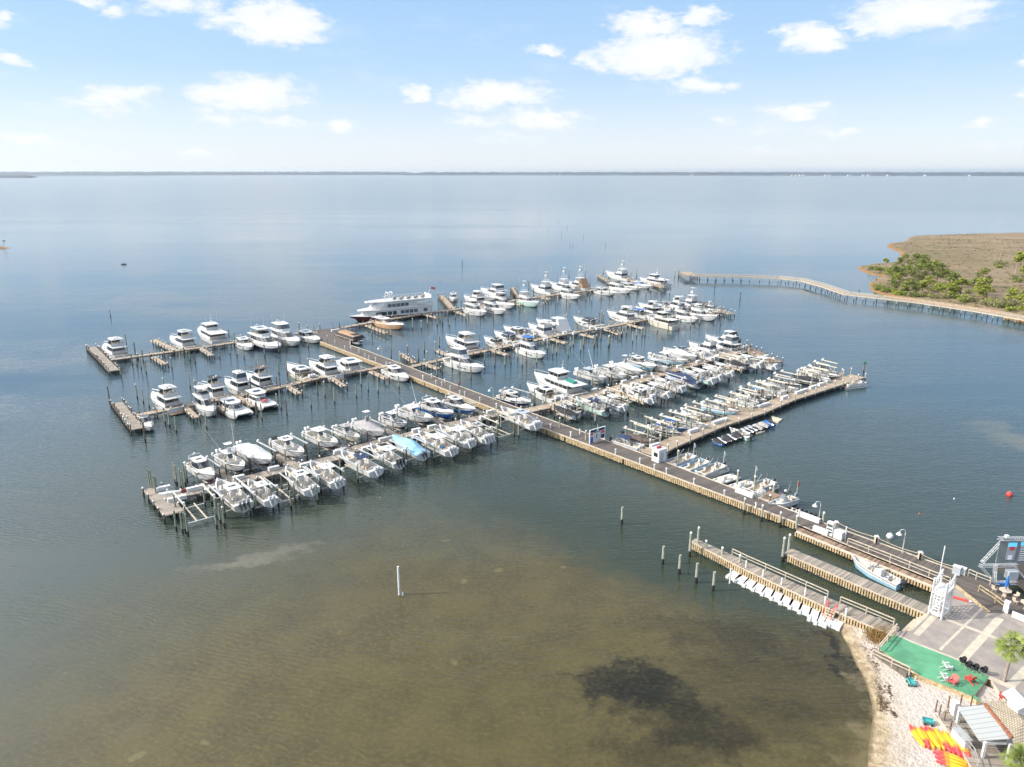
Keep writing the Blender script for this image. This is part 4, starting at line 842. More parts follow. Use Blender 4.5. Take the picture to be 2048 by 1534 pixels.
def lift(c, ang, L, B, z, zone, frame=False):
    root = empty('boat_lift', (c.x, c.y, 0), ang); root['_z'] = zone; root['_s'] = SX(c)
    x0, x1 = -L*.28, L*.22; hb = B/2+.55; top = 3.3+.4*rnd()
    if frame: top = 3.9
    for x in (x0, x1):
        for s_ in (-1, 1):
            put_mesh('pile', pile_mesh(['pile_green', 'pile_pale', 'pile_brown'][int(rnd()*3)], top, .15), (x, s_*hb, 0), root)
    for s_ in (-1, 1): m = MB(); m.beam((x0-.6, s_*hb, top+.12), (x1+.6, s_*hb, top+.12), .19, .2); m.build('top_beam', MT['gelcoat_ivory' if frame else 'aluminium'], root)
    for x in (x0, x1):
        m = MB(); m.beam((x, -hb+.1, z-.62), (x, hb-.1, z-.62), .18, .26)
        for s_ in (-1, 1): m.tube((x, s_*(hb-.15), z-.5), (x, s_*(hb-.1), top), .03, n=4)
        m.build('cradle_beam', MT['aluminium'], root)
    for s_ in (-1, 1): m = MB(); m.beam((x0-.4, s_*B*.22, z-.42), (x1+.8, s_*B*.22, z-.42), .2, .14); m.build('bunk', MT['timber_pale'], root)
    for s_ in (-1, 1): m = MB(); m.box(x0-.25, x0+.25, s_*hb-.2, s_*hb+.2, top+.25, top+.6, 0, .05); m.build('lift_motor', MT['plastic_white'], root)
    LIFTS.append((zone, SX(c), root)); return root
LIFTS = []
def boat(zone, w, bow, stern, kind, look, z=0, snap=None, **o):
    zs = z+1.25 if kind not in ('fly', 'sp', 'tr') else z+1.8
    if kind in ('ski', 'pon', 'run', 'inf'): zs = z+.8
    a = P(w, *stern, zs); b_ = P(w, *bow, zs); d = b_-a; L = d.length; lo, hi = SPAN[kind]
    Lr = L
    ang = math.atan2(d.y, d.x)
    if snap is not None:
        s_ = snap; L = abs(d.x*math.cos(s_)+d.y*math.sin(s_)); df = (ang-s_+math.pi) % (2*math.pi)-math.pi
        ang = s_+max(-.1, min(.1, df))+random.uniform(-.03, .03)
    L = max(lo, min(hi, o.pop('L', L)))
    c = (a+b_)/2; r = empty(NAMES[kind][0], (c.x-math.cos(ang)*L/2, c.y-math.sin(ang)*L/2, z), ang)
    LOG.append((zone, kind, round(Lr, 1), round(L, 1), round(math.degrees(math.atan2(d.y, d.x)))))
    KIND[kind](r, L, o)
    if z > .8 or o.get('liftz'): lift(c, ang, L, L*.3 if kind != 'pon' else 2.7, z, zone, o.get('frame', False))
    r['category'] = NAMES[kind][1]; BOATS.append((zone, SX(c), r, look)); return r
UA = math.radians(-51); UB = UA+math.pi   # towards the camera / away from it
Z = 'far side of the farthest left dock'; n = 'near side of the farthest left dock'
boat(Z, 1, (235,462), (452,555), 'fly', 'small white flybridge yacht, navy stern windows', snap=UB)
boat(Z, 1, (905,385), (1175,465), 'fly', 'white hardtop flybridge yacht', snap=UB, hatch=.1)
boat(Z, 1, (1190,275), (1490,420), 'tr', 'white trawler yacht with tall mast', snap=UB, bottom='gelcoat_seafoam', tender=0)
boat(n, 1, (1800,525), (1590,385), 'ex', 'white hardtop cruiser with black windshield', snap=UA, top='gelcoat_white', L=15)
boat(n, 2, (308,502), (40,375), 'fly', 'navy hulled flybridge yacht', snap=UA, top='gelcoat_navy', stripe='gelcoat_white', hard=1, hatch=.12)
boat(n, 2, (522,458), (238,318), 'fly', 'large all white flybridge yacht', snap=UA, enc=1)
boat(n, 2, (718,425), (495,338), 'ex', 'grey roofed cruiser yacht', snap=UA, topc='gelcoat_grey', hatch=.2)
Z = 'far side of the second left dock'; n = 'near side of the second left dock'
boat(Z, 1, (740,955), (990,1095), 'fly', 'white rounded flybridge yacht', snap=UB)
boat(n, 1, (740,1320), (610,1195), 'ex', 'low white open cruiser', snap=UA, hard=0, arch=0, L=9.5)
boat(n, 1, (1380,1165), (1205,1000), 'fly', 'white flybridge yacht with open bimini', snap=UA, L=13)
boat(Z, 1, (1250,870), (1450,975), 'fly', 'white flybridge yacht with black bimini', snap=UB, topc='canvas_black', L=13)
boat(Z, 1, (1475,810), (1720,925), 'fly', 'white enclosed flybridge yacht', snap=UB, enc=1, L=13)
boat(Z, 1, (1700,762), (1940,868), 'fly', 'dark bimini yacht with grey stern', snap=UB, topc='canvas_brown', stripe='gelcoat_navy', L=14)
boat(n, 1, (1700,1175), (1490,1060), 'cat', 'white low cabin catamaran', snap=UA)
boat(n, 1, (1950,1095), (1770,985), 'cat', 'white catamaran with high roof and red cover', snap=UA, roof=1, cov=1)
boat(Z, 2, (370,672), (635,795), 'ex', 'ivory hardtop cruiser', snap=UB, top='gelcoat_ivory', n=3)
boat(Z, 2, (610,640), (880,765), 'fly', 'white flybridge yacht with radar mast', snap=UB)
boat(Z, 2, (885,608), (1095,715), 'cat', 'white boat with tan bimini', snap=UB, roof=1)
boat(n, 2, (1625,815), (1400,700), 'ex', 'large white hardtop cruiser beside the main pier', snap=UA)
Z = 'far side of the second right dock'; n = 'near side of the second right dock'
boat(Z, 3, (272,898), (565,1020), 'fly', 'big white flybridge yacht', snap=UB)
boat(n, 3, (645,1208), (312,1118), 'fly', 'white motor yacht with clear enclosure', snap=UA, enc=1, bottom='antifoul_blue', L=16)
boat(Z, 3, (650,905), (880,980), 'ex', 'white express cruiser', snap=UB, hard=0)
boat(Z, 3, (755,850), (1020,935), 'ex', 'cruiser with navy cockpit canvas', snap=UB, topc='canvas_navy')
boat(Z, 3, (860,795), (1090,870), 'ex', 'white hardtop cruiser', snap=UB)
boat(Z, 3, (1000,780), (1180,900), 'cc', 'white centre console boat', snap=UB, L=10)
boat(Z, 3, (1155,765), (1330,870), 'sp', 'white fishing yacht with outriggers', snap=UB, tower=0)
boat(Z, 3, (1250,720), (1470,860), 'sp', 'white fishing yacht with sloping curtain', snap=UB, tower=0, sail='canvas_white')
boat(n, 3, (1290,1075), (1020,985), 'fly', 'white flybridge yacht with blue bimini', snap=UA, topc='canvas_blue', L=13.5)
boat(Z, 3, (1570,700), (1840,775), 'ex', 'white cruiser with black bimini', snap=UB, topc='canvas_black')
boat(Z, 4, (365,635), (690,715), 'fly', 'long white flybridge yacht', snap=UB, L=17)
boat(Z, 4, (560,600), (770,680), 'ex', 'cruiser with blue bimini', snap=UB, topc='canvas_blue')
boat(Z, 4, (690,585), (900,650), 'fly', 'white yacht with white hardtop', snap=UB, L=14)
boat(Z, 20, (720,330), (980,440), 'ex', 'white hardtop cruiser', snap=UB)
boat(Z, 20, (860,300), (1150,400), 'cc', 'white boat with T-top', snap=UB, L=11)
boat(Z, 20, (1010,290), (1290,400), 'fly', 'white flybridge yacht', snap=UB, L=14)
boat(Z, 20, (1180,270), (1480,370), 'sp', 'white fishing yacht with short tower', snap=UB, th=1.2)
boat(Z, 20, (1340,300), (1640,420), 'ex', 'cruiser with brown camouflage cover', snap=UB, topc='canvas_brown')
boat(Z, 20, (1500,340), (1720,440), 'cc', 'white boat with tower', snap=UB, tower=1, L=11)
boat(n, 4, (800,695), (1065,775), 'tr', 'ivory trawler', snap=UB, top='gelcoat_ivory', stripe='gelcoat_ivory', bottom='gelcoat_seafoam', tender=0, L=15)
boat(n, 20, (880,430), (1170,540), 'run', 'green covered boat', snap=UB, cover='canvas_green', L=8)
boat(n, 20, (980,470), (1200,560), 'run', 'white runabout behind the ivory trawler', snap=UB, L=8)
boat(n, 20, (1450,560), (1180,450), 'fly', 'white yacht with navy canvas', snap=UA, topc='canvas_navy', L=12)
boat(n, 20, (1730,530), (1330,420), 'sp', 'large white fishing yacht', snap=UA, tower=0, L=16)
boat(n, 20, (1760,470), (1500,420), 'cc', 'dark hulled boat', snap=UB, stripe='gelcoat_navy', L=9, motor='motor_black')
Z = 'far side of the farthest right dock'; n = 'near side of the farthest right dock'
boat(n, 21, (1425,105), (1000,10), 'cla', 'tan hulled classic yacht', snap=UA, L=19)
boat('far end of the main pier', 21, (890,320), (520,190), 'nav', 'dark canopied wooden party boat moored', snap=UA, L=15)
boat('far end of the main pier', 21, (420,235), (385,180), 'run', 'small pale boat beside the party boat', snap=UB, L=6)
boat(Z, 3, (360,560), (330,425), 'ex', 'white cruiser with bow toward camera', snap=math.radians(-80), L=12)
boat(n, 3, (705,660), (450,570), 'fly', 'white flybridge yacht', snap=UA, L=16)
boat(n, 3, (900,650), (640,550), 'fly', 'white yacht with black windshield', snap=UA, L=16, hard=0)
boat(n, 3, (990,595), (740,495), 'fly', 'white yacht with dark windows', snap=UA, L=16)
boat(Z, 3, (470,470), (640,545), 'fly', 'white flybridge yacht', snap=UB, L=17)
boat(Z, 3, (655,385), (835,490), 'fly', 'tall white yacht with domed mast', snap=UB, L=21, enc=1)
boat(n, 3, (1235,560), (980,490), 'sp', 'pale green hulled tower yacht', snap=UA, stripe='gelcoat_seafoam', top='gelcoat_seafoam', L=17)
boat(Z, 3, (1160,345), (1350,455), 'sp', 'white tower fishing yacht', snap=UB, L=19)
boat(Z, 3, (1355,330), (1520,410), 'sp', 'white tower yacht with tall thin tower', snap=UB, L=18, th=3.4)
boat(Z, 3, (1505,315), (1690,400), 'sp', 'tower yacht with red brown cockpit', snap=UB, L=20, th=3.6, floor='orange_red', sail='deck_teak')
boat(n, 3, (1645,495), (1425,415), 'fly', 'white flybridge yacht', snap=UA, L=15)
boat(n, 4, (490,455), (220,400), 'ex', 'white cruiser with three hull windows', snap=UA, L=16)
boat(n, 4, (655,445), (380,350), 'fly', 'white yacht with long foredeck', snap=UA, L=17, hard=0)
boat(n, 4, (760,430), (490,330), 'ex', 'white hardtop cruiser', snap=UA, L=15)
boat(n, 4, (850,415), (610,310), 'ex', 'white cruiser with blue windshield', snap=UA, L=15, glass='glass_blue')
boat(Z, 4, (385,215), (610,310), 'sp', 'very large white fishing yacht with tower', snap=UB, L=21, th=2.2, enc=1)
boat(Z, 4, (760,275), (950,375), 'tr', 'three deck white motor yacht', snap=UB, L=20)
Z = 'far side of the nearest left dock'; n = 'near side of the nearest left dock'; zl = 1.7
boat(Z, 5, (795,645), (498,560), 'ex', 'dark striped cruiser with hardtop', zl, UA, top='gelcoat_white', stripe='gelcoat_white', bottom='gelcoat_maroon', hatch=.08, L=10)
boat(Z, 5, (1088,552), (790,465), 'cc', 'navy bottomed boat with tower and long outriggers', zl, UA, tower=1, rig=1, bottom='gelcoat_navy', top='gelcoat_white', L=11)
boat(Z, 5, (1372,530), (1000,345), 'cc', 'boat under a white shrink cover', zl, UA, cover='canvas_white', bottom='gelcoat_maroon', L=13)
boat(Z, 5, (1682,430), (1380,310), 'cc', 'white boat with hatch in hardtop', zl, UA, hatch=.14, L=11.5, motor='motor_black')
boat(Z, 5, (2022,325), (1715,225), 'cc', 'dark brown bottomed boat', zl, UA, bottom='gelcoat_maroon', L=12, floor='deck_tan')
boat(Z, 6, (392,680), (180,600), 'cc', 'small ivory boat with T-top', zl, UA, L=9, top='gelcoat_ivory')
boat(Z, 6, (650,630), (370,535), 'cc', 'grey covered boat with tower', zl, UA, cover='canvas_grey', tower=1, bottom='gelcoat_black', L=11)
boat(Z, 6, (872,545), (655,465), 'cc', 'navy cushioned boat with dark stripe', zl, UA, bottom='gelcoat_black', seat='canvas_navy', L=9)
boat(Z, 6, (1128,488), (830,395), 'cc', 'large navy striped boat', zl, UA, top='gelcoat_white', bottom='gelcoat_navy', L=12.5, rig=1)
boat(Z, 6, (1355,440), (1050,345), 'ex', 'blue hulled cruiser with navy sun pad', zl, UA, top='gelcoat_blue', stripe='gelcoat_white', pad='canvas_navy', bottom='gelcoat_blue', L=12)
boat(Z, 6, (1568,390), (1290,330), 'ex', 'bright blue hulled cruiser', zl, UA, top='gelcoat_blue', stripe='gelcoat_white', bottom='gelcoat_white', L=11)
for i, (a, b_, lk, kw) in enumerate((((770,715), (1080,955), 'long white boat with hatch in roof', dict(L=12, n=3, hatch=.1, motor='motor_grey', top='gelcoat_ivory')), ((1100,725), (1350,900), 'white boat with black T-top edge', dict(L=9.5, n=2)), ((1488,590), (1760,800), 'cream boat with sky hatch', dict(L=11, n=2, hatch=.12)), ((1740,525), (2025,725), 'white boat with tan cockpit', dict(L=11, n=3, floor='deck_tan')))):
    boat(n, 5, a, b_, 'cc', lk, zl, UB, tilt=.5, bottom='gelcoat_white', **kw)
for a, b_, lk, kw in (((228,840), (560,1010), 'white boat with dark roof hatch', dict(L=12, n=2, hatch=.1)), ((520,772), (812,925), 'white boat with black outboards', dict(L=11, n=3, motor='motor_black')), ((750,682), (1050,845), 'boat under a sky blue cover', dict(L=11.5, n=2, cover='canvas_skyblue', motor='motor_grey')), ((1012,640), (1340,800), 'long white boat with beige cockpit', dict(L=12.5, n=3, floor='deck_tan')), ((1228,572), (1530,725), 'plain white boat with T-top', dict(L=11.5, n=3)), ((1430,525), (1725,680), 'white boat with dark roof edge', dict(L=11.5, n=4, hatch=.15))):
    boat(n, 6, a, b_, 'cc', lk, zl, UB, tilt=.5, bottom='gelcoat_white', **kw)
boat('junction of the nearest left dock and the pier', 7, (110,895), (470,1060), 'cc', 'long white lifted boat with tall motors', 2.6, UB, n=3, tilt=.35, bottom='gelcoat_maroon', L=14, hatch=.1)
boat('junction of the nearest left dock and the pier', 7, (410,830), (110,780), 'ex', 'navy bottomed cruiser', .9, UA, stripe='gelcoat_white', top='gelcoat_navy', bottom='gelcoat_white', L=10.5)
Z = 'far side of the middle right dock'; n = 'near side of the middle right dock'
boat(Z, 7, (362,655), (715,820), 'ex', 'long white cruiser with four outboards', 0, UB, n=4, L=14)
boat(Z, 7, (455,565), (930,745), 'tr', 'long white motor yacht with green cover', 0, UB, tc='canvas_green', L=20)
boat(Z, 7, (1192,600), (900,510), 'cc', 'white boat with bow to the dock', zl, UA, L=11.5, rig=1)
boat(Z, 7, (1395,575), (1100,480), 'cc', 'white boat with upswept bow', zl, UA, L=12)
boat(Z, 7, (1552,530), (1260,445), 'cc', 'grey covered boat', zl, UA, L=12, cover='canvas_white', rig=1, tower=1)
boat(Z, 7, (1688,490), (1420,395), 'ex', 'white boat with pale blue hull', zl, UA, L=11.5, top='gelcoat_skyblue', stripe='gelcoat_white', bottom='gelcoat_white')
boat(Z, 7, (1790,510), (1620,410), 'cc', 'white boat with round hardtop', zl, UA, L=9.5)
boat(Z, 8, (862,415), (555,360), 'cc', 'pale blue striped boat', zl, UA, L=12.5, stripe='gelcoat_white', top='gelcoat_skyblue')
boat(Z, 8, (700,305), (900,330), 'cc', 'white boat with wide hardtop', zl, UB, L=10.5)
boat(Z, 8, (968,375), (700,315), 'cc', 'boat under a smooth white cover', zl, UA, L=11.5, cover='canvas_white')
boat(Z, 8, (850,285), (1180,375), 'cc', 'white boat with long bow', zl, UB, L=13, n=3)
boat(Z, 8, (905,238), (1240,335), 'sp', 'white fishing yacht', 0, UB, L=14, tower=0)
boat(Z, 8, (1150,230), (1390,320), 'fly', 'white flybridge yacht', 0, UB, L=13, enc=1)
boat(Z, 8, (1130,175), (1390,260), 'sp', 'fishing yacht under black canvas', 0, UB, L=15, tower=0, sail='canvas_black')
boat(n, 7, (640,870), (900,990), 'run', 'dark covered boat', 1.3, UB, L=8, cover='canvas_black')
boat(n, 7, (745,850), (930,940), 'run', 'blue and white runabout', 1.3, UB, L=7.5, stripe='gelcoat_navy', seat='canvas_black')
boat(n, 7, (888,785), (1180,930), 'cc', 'pale grey hulled boat', 1.5, UB, L=11, n=2, motor='motor_black', top='gelcoat_seafoam', tilt=.5)
boat(n, 7, (1115,755), (1330,890), 'cc', 'boat with large white T-top', 1.5, UB, L=10, n=2, tilt=.5, top='gelcoat_grey')
boat(n, 7, (1360,690), (1660,800), 'ex', 'white boat with greenish cabin windows', 1.2, UB, L=10.5, n=2, glass='glass_grey', tilt=.5)
boat(n, 7, (1480,655), (1790,740), 'cc', 'white boat between two covered lifts', 1.5, UB, L=11, n=2, tilt=.5)
boat(n, 7, (1690,580), (1935,690), 'cc', 'pale boat with tall T-top', 1.5, UB, L=11, n=3, tilt=.5)
boat(n, 8, (715,535), (960,640), 'cc', 'boat under a navy cover', 1.5, UB, L=12, n=3, cover='canvas_navy', tilt=.5, motor='motor_grey')
boat(n, 8, (810,505), (1150,605), 'cc', 'long seafoam boat', 1.5, UB, L=12, n=3, tilt=.5, top='gelcoat_seafoam')
boat(n, 8, (970,490), (1170,570), 'cc', 'white T-top boat', 1.5, UB, L=10.5, n=2, tilt=.5)
boat(n, 8, (1100,450), (1300,535), 'cc', 'white boat with pale deck', 1.5, UB, L=10, n=2, tilt=.5)
boat(n, 8, (1280,398), (1490,480), 'run', 'dark covered boat', 1.5, UB, L=8.5, cover='canvas_black', frame=1)
boat(n, 8, (1330,358), (1600,450), 'cc', 'white boat with long hull', 1.5, UB, L=12, n=3, tilt=.5)
boat(n, 8, (1530,378), (1740,470), 'cc', 'white boat nearest the dock end', 1.5, UB, L=10.5, n=2, tilt=.5)
Z = 'far side of the nearest right dock'; n = 'near side of the nearest right dock'
zq = 1.1
boat(Z, 8, (425,1325), (130,1235), 'pon', 'tan pontoon boat beside the main pier', .3, UA, L=8, bimini='canvas_navy', liftz=0)
boat(Z, 8, (540,1255), (270,1170), 'run', 'dark brown covered boat', zq, UA, L=8, cover='canvas_brown', frame=1)
for a, b_, k, lk, kw in (((815,1150), (515,1085), 'run', 'navy striped white boat', dict(L=8.0, stripe='gelcoat_navy')), ((925,1108), (610,1040), 'run', 'blue hulled boat with blue bimini', dict(L=8.0, top='gelcoat_blue', bimini='canvas_blue')), ((1070,1075), (760,980), 'cc', 'tan boat with white T-top', dict(L=8.5, n=1, floor='deck_tan', rig=0, motor='motor_black')), ((1145,985), (870,925), 'cc', 'ivory boat with dark T-top', dict(L=8, n=1, top='gelcoat_ivory', topc='canvas_brown')), ((1390,930), (1090,860), 'cc', 'bright blue bottomed boat', dict(L=9, n=2, bottom='gelcoat_blue', stripe='gelcoat_white', top='gelcoat_skyblue')), ((1620,880), (1320,800), 'pon', 'grey pontoon boat', dict(L=8)), ((1710,825), (1410,745), 'run', 'white boat with black seats', dict(L=8, seat='canvas_black', bimini='canvas_brown')), ((1760,780), (1510,715), 'run', 'boat with pale blue bimini', dict(L=7.5, bimini='canvas_skyblue'))):
    boat(Z, 8, a, b_, k, lk, zq, UA, frame=1, **kw)
for a, b_, k, lk, kw in (((995,560), (680,475), 'pon', 'grey covered pontoon boat', dict(L=8, panel='gelcoat_grey', bimini='canvas_grey')), ((1100,500), (780,440), 'cc', 'white boat with navy canopy', dict(L=9, n=2)), ((1110,462), (850,400), 'run', 'dark striped boat', dict(L=8, stripe='gelcoat_black')), ((1345,425), (1090,370), 'run', 'boat under a black cover', dict(L=8, cover='canvas_black')), ((1420,405), (1130,330), 'cc', 'white boat with grey seats', dict(L=9.5, n=1)), ((1515,370), (1200,300), 'cc', 'long dark hulled boat', dict(L=10, n=2, top='gelcoat_black', stripe='gelcoat_white')), ((1480,335), (1290,280), 'run', 'boat with black bimini', dict(L=8, bimini='canvas_black'))):
    boat(Z, 9, a, b_, k, lk, zq, UA, frame=1, **kw)
boat(n, 9, (1760,445), (1590,465), 'pon', 'white pontoon boat at the dock tip', 0, math.radians(15), L=7.5, panel='gelcoat_white', motor='motor_white')
boat(n, 9, (425,905), (590,985), 'run', 'pale green runabout', 0, UB-.15, L=6.5, top='gelcoat_seafoam')
for i in range(5): boat(n, 9, (230+50*i, 985-16*i), (330+50*i, 1065-18*i), 'ski', 'dark jet ski on black float' if i else 'blue jet ski on black float', .25, UB-.1, cover=None if i % 2 else 'canvas_black', top='gelcoat_blue' if i == 0 else 'gelcoat_black')
for i in range(3): boat(n, 9, (520+36*i, 885-14*i), (620+36*i, 945-16*i), 'ski', 'grey jet ski beside the runabout', .25, UB-.1, deckc='gelcoat_grey', top='gelcoat_black')
for i in range(2): boat(n, 9, (640+60*i, 850-22*i), (740+60*i, 900-20*i), 'ski', 'covered jet ski', .25, UB-.1, cover='canvas_grey')
boat(n, 9, (760,800), (860,860), 'ski', 'bright blue jet ski', .25, UB-.1, top='gelcoat_blue', deckc='gelcoat_blue')
Z = 'far edge of the main pier'
US = math.radians(36)
for i, (a, b_, k, lk, kw) in enumerate((((1020,670), (1270,575), 'pon', 'tan rental pontoon boat', {}), ((1160,730), (1400,630), 'pon', 'rental pontoon boat with blue rim', dict(panel='gelcoat_skyblue')), ((1320,775), (1570,670), 'pon', 'tan rental pontoon boat with flag', {}), ((1440,835), (1700,765), 'inf', 'white inflatable boat', {}), ((1610,890), (1870,835), 'inf', 'white inflatable boat with seats', {}), ((1830,940), (2060,850), 'pon', 'rental pontoon boat with grey tubes', dict(panel='gelcoat_grey')))):
    boat(Z, 10, a, b_, k, lk, .1, US+math.pi, L=8.0 if k == 'pon' else 6.8, **kw)
boat(Z, 11, (410,655), (645,570), 'cc', 'white boat with oval black top', .3, US+math.pi, L=7, n=1, topc='canvas_black', motor='motor_grey')
for i in range(6): boat(Z, 11, (610+44*i, 725+18*i), (700+44*i, 685+18*i), 'ski', 'blue and white jet ski' if i < 3 else 'black jet ski', .3, US+math.pi, top='gelcoat_blue' if i < 3 else 'gelcoat_black', deckc='gelcoat_white' if i < 3 else 'gelcoat_black')
boat('boarding walkway', 12, (295,590), (770,820), 'cc', 'pale blue bay boat with black outboard', 0, None, L=7.6, n=1, motor='motor_black', ttop=0, bottom='gelcoat_skyblue', top='gelcoat_skyblue', stripe='gelcoat_white')
# ---- dinner cruise ship
def cruise():
    a = P(22, 1840, 520, 1.5); b_ = P(22, 165, 665, 2.0); d = b_-a; L = d.length; ang = math.atan2(d.y, d.x); B = 8.2
    LOG.append(('ship', 'ship', round(L, 1), 0, round(math.degrees(ang))))
    r = empty('cruise_ship', (a.x, a.y, 0), ang, 'white two deck dinner cruise ship with maroon hull behind the farthest dock', 'ship')
    hull(r, L, B, 1.5, 2.4, 1.2, (), .3, 3.0, .9, 'gelcoat_maroon', None, 'antifoul_dark', 'deck_tan')
    house(r, [(1.5, L*.02, L*.84, B*.44), (1.9, L*.02, L*.84, B*.44), (3.9, L*.02, L*.82, B*.44), (4.1, L*.0, L*.82, B*.44)], .16, .5, 'lower_deck_house')
    plate(r, 0, L*.88, B*.455, 4.1, .5, 'gelcoat_white', 'promenade_deck', .22, .35, slope=-.006)
    house(r, [(4.5, L*.20, L*.74, B*.42), (4.9, L*.20, L*.74, B*.42), (6.6, L*.20, L*.70, B*.42), (6.8, L*.20, L*.70, B*.42)], .2, .5, 'upper_deck_house')
    for s_ in (-1, 1):
        for k, x0 in enumerate([.08, .20, .255, .31, .365, .46, .52, .58, .62, .66]):
            g = MB(); yy = s_*(B*.44+.03); g.box(L*x0, L*(x0+.046), yy-.02, yy+.02, 2.15 if k < 5 else 2.0, 3.45); g.build('window', MT['glass_grey' if k < 5 else 'glass_dark'], r)
        for k in range(5): g = MB(); yy = s_*(B*.42+.03); x0 = .31+.052*k; g.box(L*x0, L*(x0+.045), yy-.02, yy+.02, 5.0, 6.2); g.build('window', MT['glass_grey'], r)
    for x_, z_ in ((L*.82, 2.2), (L*.70, 5.1)):
        g = MB(); g.box(x_+.0, x_+.05, -1.6, 1.6, z_, z_+1.1); g.build('front_window', MT['glass_dark'], r)
    plate(r, L*.02, L*.79, B*.435, 6.8, .5, 'gelcoat_white', 'top_deck', .3, .35)
    m = MB()
    for x in [L*.02*k+.5 for k in range(9)]:
        for s_ in (-1, 1): m.box(x-.05, x+.05, s_*B*.45-.05, s_*B*.45+.05, 4.5, 6.8)
    for s_ in (-1, 1): m.beam((.3, s_*B*.45, 5.5), (L*.2, s_*B*.45, 5.5), .06, .8)
    m.build('stern_railing', MT['white_paint'], r)
    m = MB(); zz = 7.3
    m.path([(L*.05, -B*.42, zz+1), (L*.45, -B*.42, zz+1)], .05); m.path([(L*.05, B*.42, zz+1), (L*.45, B*.42, zz+1)], .05); m.beam((L*.02, -B*.4, zz+.6), (L*.02, B*.4, zz+.6), .1, 1.2)
    for k in range(10):
        for s_ in (-1, 1): m.tube((L*(.05+.044*k), s_*B*.42, zz), (L*(.05+.044*k), s_*B*.42, zz+1), .04, n=4)
    m.build('top_railing', MT['white_paint'], r)
    m = MB()
    for x in (L*.48, L*.53): m.path([(x, -1.6, zz), (x, -1.6, zz+2.3), (x-.1, -1.2, zz+2.9), (x-.1, 1.2, zz+2.9), (x, 1.6, zz+2.3), (x, 1.6, zz)], .16, 6)
    m.path([(L*.48, -1.6, zz+1.3), (L*.56, -1.6, zz+1.3)], .1); m.path([(L*.48, 1.6, zz+2.4), (L*.57, 1.6, zz+1.6), (L*.57, 1.6, zz)], .14); m.build('arch_mast', MT['white_paint'], r)
    m = MB(); m.tube((L*.03, 0, zz), (-.8, 0, zz+3.8), .07, .05); m.build('flagstaff', MT['white_paint'], r)
    m = MB(); m.poly([(-.85, 0, zz+3.7), (-2.6, .3, zz+3.3), (-2.5, .3, zz+2.5), (-.7, 0, zz+2.8)]); m.build('flag', MT['red_pink'], r)
    m = MB()
    for i in range(14): m.box(L*(.06+.03*i)-.4, L*(.06+.03*i)+.4, -1.8+(i % 3)*1.5, -.8+(i % 3)*1.5, zz, zz+.75)
    m.build('deck_furniture', MT['timber_grey'], r)
    rail(r, L, B*.97, 1.5, 2.4, .82, 1.0, 3.0)
cruise()

for zone, w, x, y, L_ in (('near side of the nearest left dock', 5, 560, 1000, 12), ('near side of the nearest left dock', 6, 1810, 590, 11), ('near side of the nearest left dock', 5, 1430, 830, 9), ('near side of the middle right dock', 8, 1290, 460, 10), ('near side of the middle right dock', 7, 1330, 790, 9), ('far side of the nearest right dock', 8, 470, 1150, 9), ('far side of the nearest right dock', 8, 1360, 880, 9)):
    lift(P(w, x, y, 1.5), UB, L_, 3.6, 1.2, zone, True)

for i, (x, y, L_, mt_, lb) in enumerate(((330, 850, 4.2, 'canvas_white', 'upturned white dinghy lying on the tip of the nearest left dock'), (250, 800, 2.6, 'plastic_white', 'short pale upturned tender at the corner of the dock tip'))):
    p = P(5, x, y, DZ+.06); e_ = empty('upturned_dinghy', p, .35, lb, 'dinghy'); m = MB()
    m.loft([[(L_*(s-.5), -w, .0), (L_*(s-.5), -w*.8, .35*k), (L_*(s-.5), 0, .48*k), (L_*(s-.5), w*.8, .35*k), (L_*(s-.5), w, .0)] for s, w, k in ((0, .55, .8), (.3, .7, 1), (.6, .62, 1), (.85, .35, .9), (1, .05, .4))]); m.build('hull', MT[mt_], e_)
    m = MB(); m.beam((-L_*.48, 0, .47), (L_*.3, 0, .50), .05, .06); m.build('keel_strip', MT['canvas_navy'], e_)
p = P(5, 475, 830, DZ+.06); e_ = empty('cushion_pile', p, .5, 'red brown cushions stacked beside the dock box on nearest left dock', 'cushions'); m = MB(); m.box(-.9, .9, -.35, .35, 0, .3, 0, .06); m.build('cushion', MT['antifoul_red'], e_); m = MB(); m.box(-.8, .7, -.3, .3, .31, .5, 0, .06); m.build('cushion', MT['antifoul_red'], e_)
# ---------------------------------------------------------------- free standing mooring piles (tops traced)
MP = []
def piles(zone, w, pts, h=3.4, r=.16, kinds=('pile_pale', 'pile_green', 'pile_brown'), capf=.35):
    for x, y in pts:
        hh = h*(.9+.2*rnd()); p = P(w, x, y, hh); k = kinds[int(rnd()*len(kinds))]
        o = put_mesh('mooring_pile', pile_mesh(k, hh, r), (p.x, p.y, 0)); cp = rnd() < capf
        if cp: put_mesh('cap', cap_mesh(), (0, 0, hh), o)
        MP.append((zone, SX(p), o, {'pile_pale': 'pale', 'pile_green': 'greenish', 'pile_brown': 'brown'}[k]))
D_ = ('pile_brown', 'pile_green'); Pp = ('pile_pale', 'pile_green')
piles('beyond the farthest left dock', 1, [(300,92)], 3.2, capf=1)
piles('behind the farthest left dock', 1, [(458,348),(548,430),(1255,235),(1405,262),(1465,280),(1515,300),(1570,335)], 4.2, kinds=D_, capf=0)
piles('behind the farthest left dock', 2, [(498,232),(585,258),(140,380),(650,262),(712,245),(845,228),(912,228)], 3.6, kinds=D_, capf=.4)
piles('in front of the farthest left dock', 1, [(402,655),(520,548),(568,570),(607,572),(630,512),(660,620),(925,588),(1055,478),(1112,515),(1165,540),(1418,495),(1522,440),(1595,470),(1665,472),(1880,440)], 3.8)
piles('in front of the farthest left dock', 2, [(140,455),(285,425),(362,402),(590,385),(787,385)], 3.8)
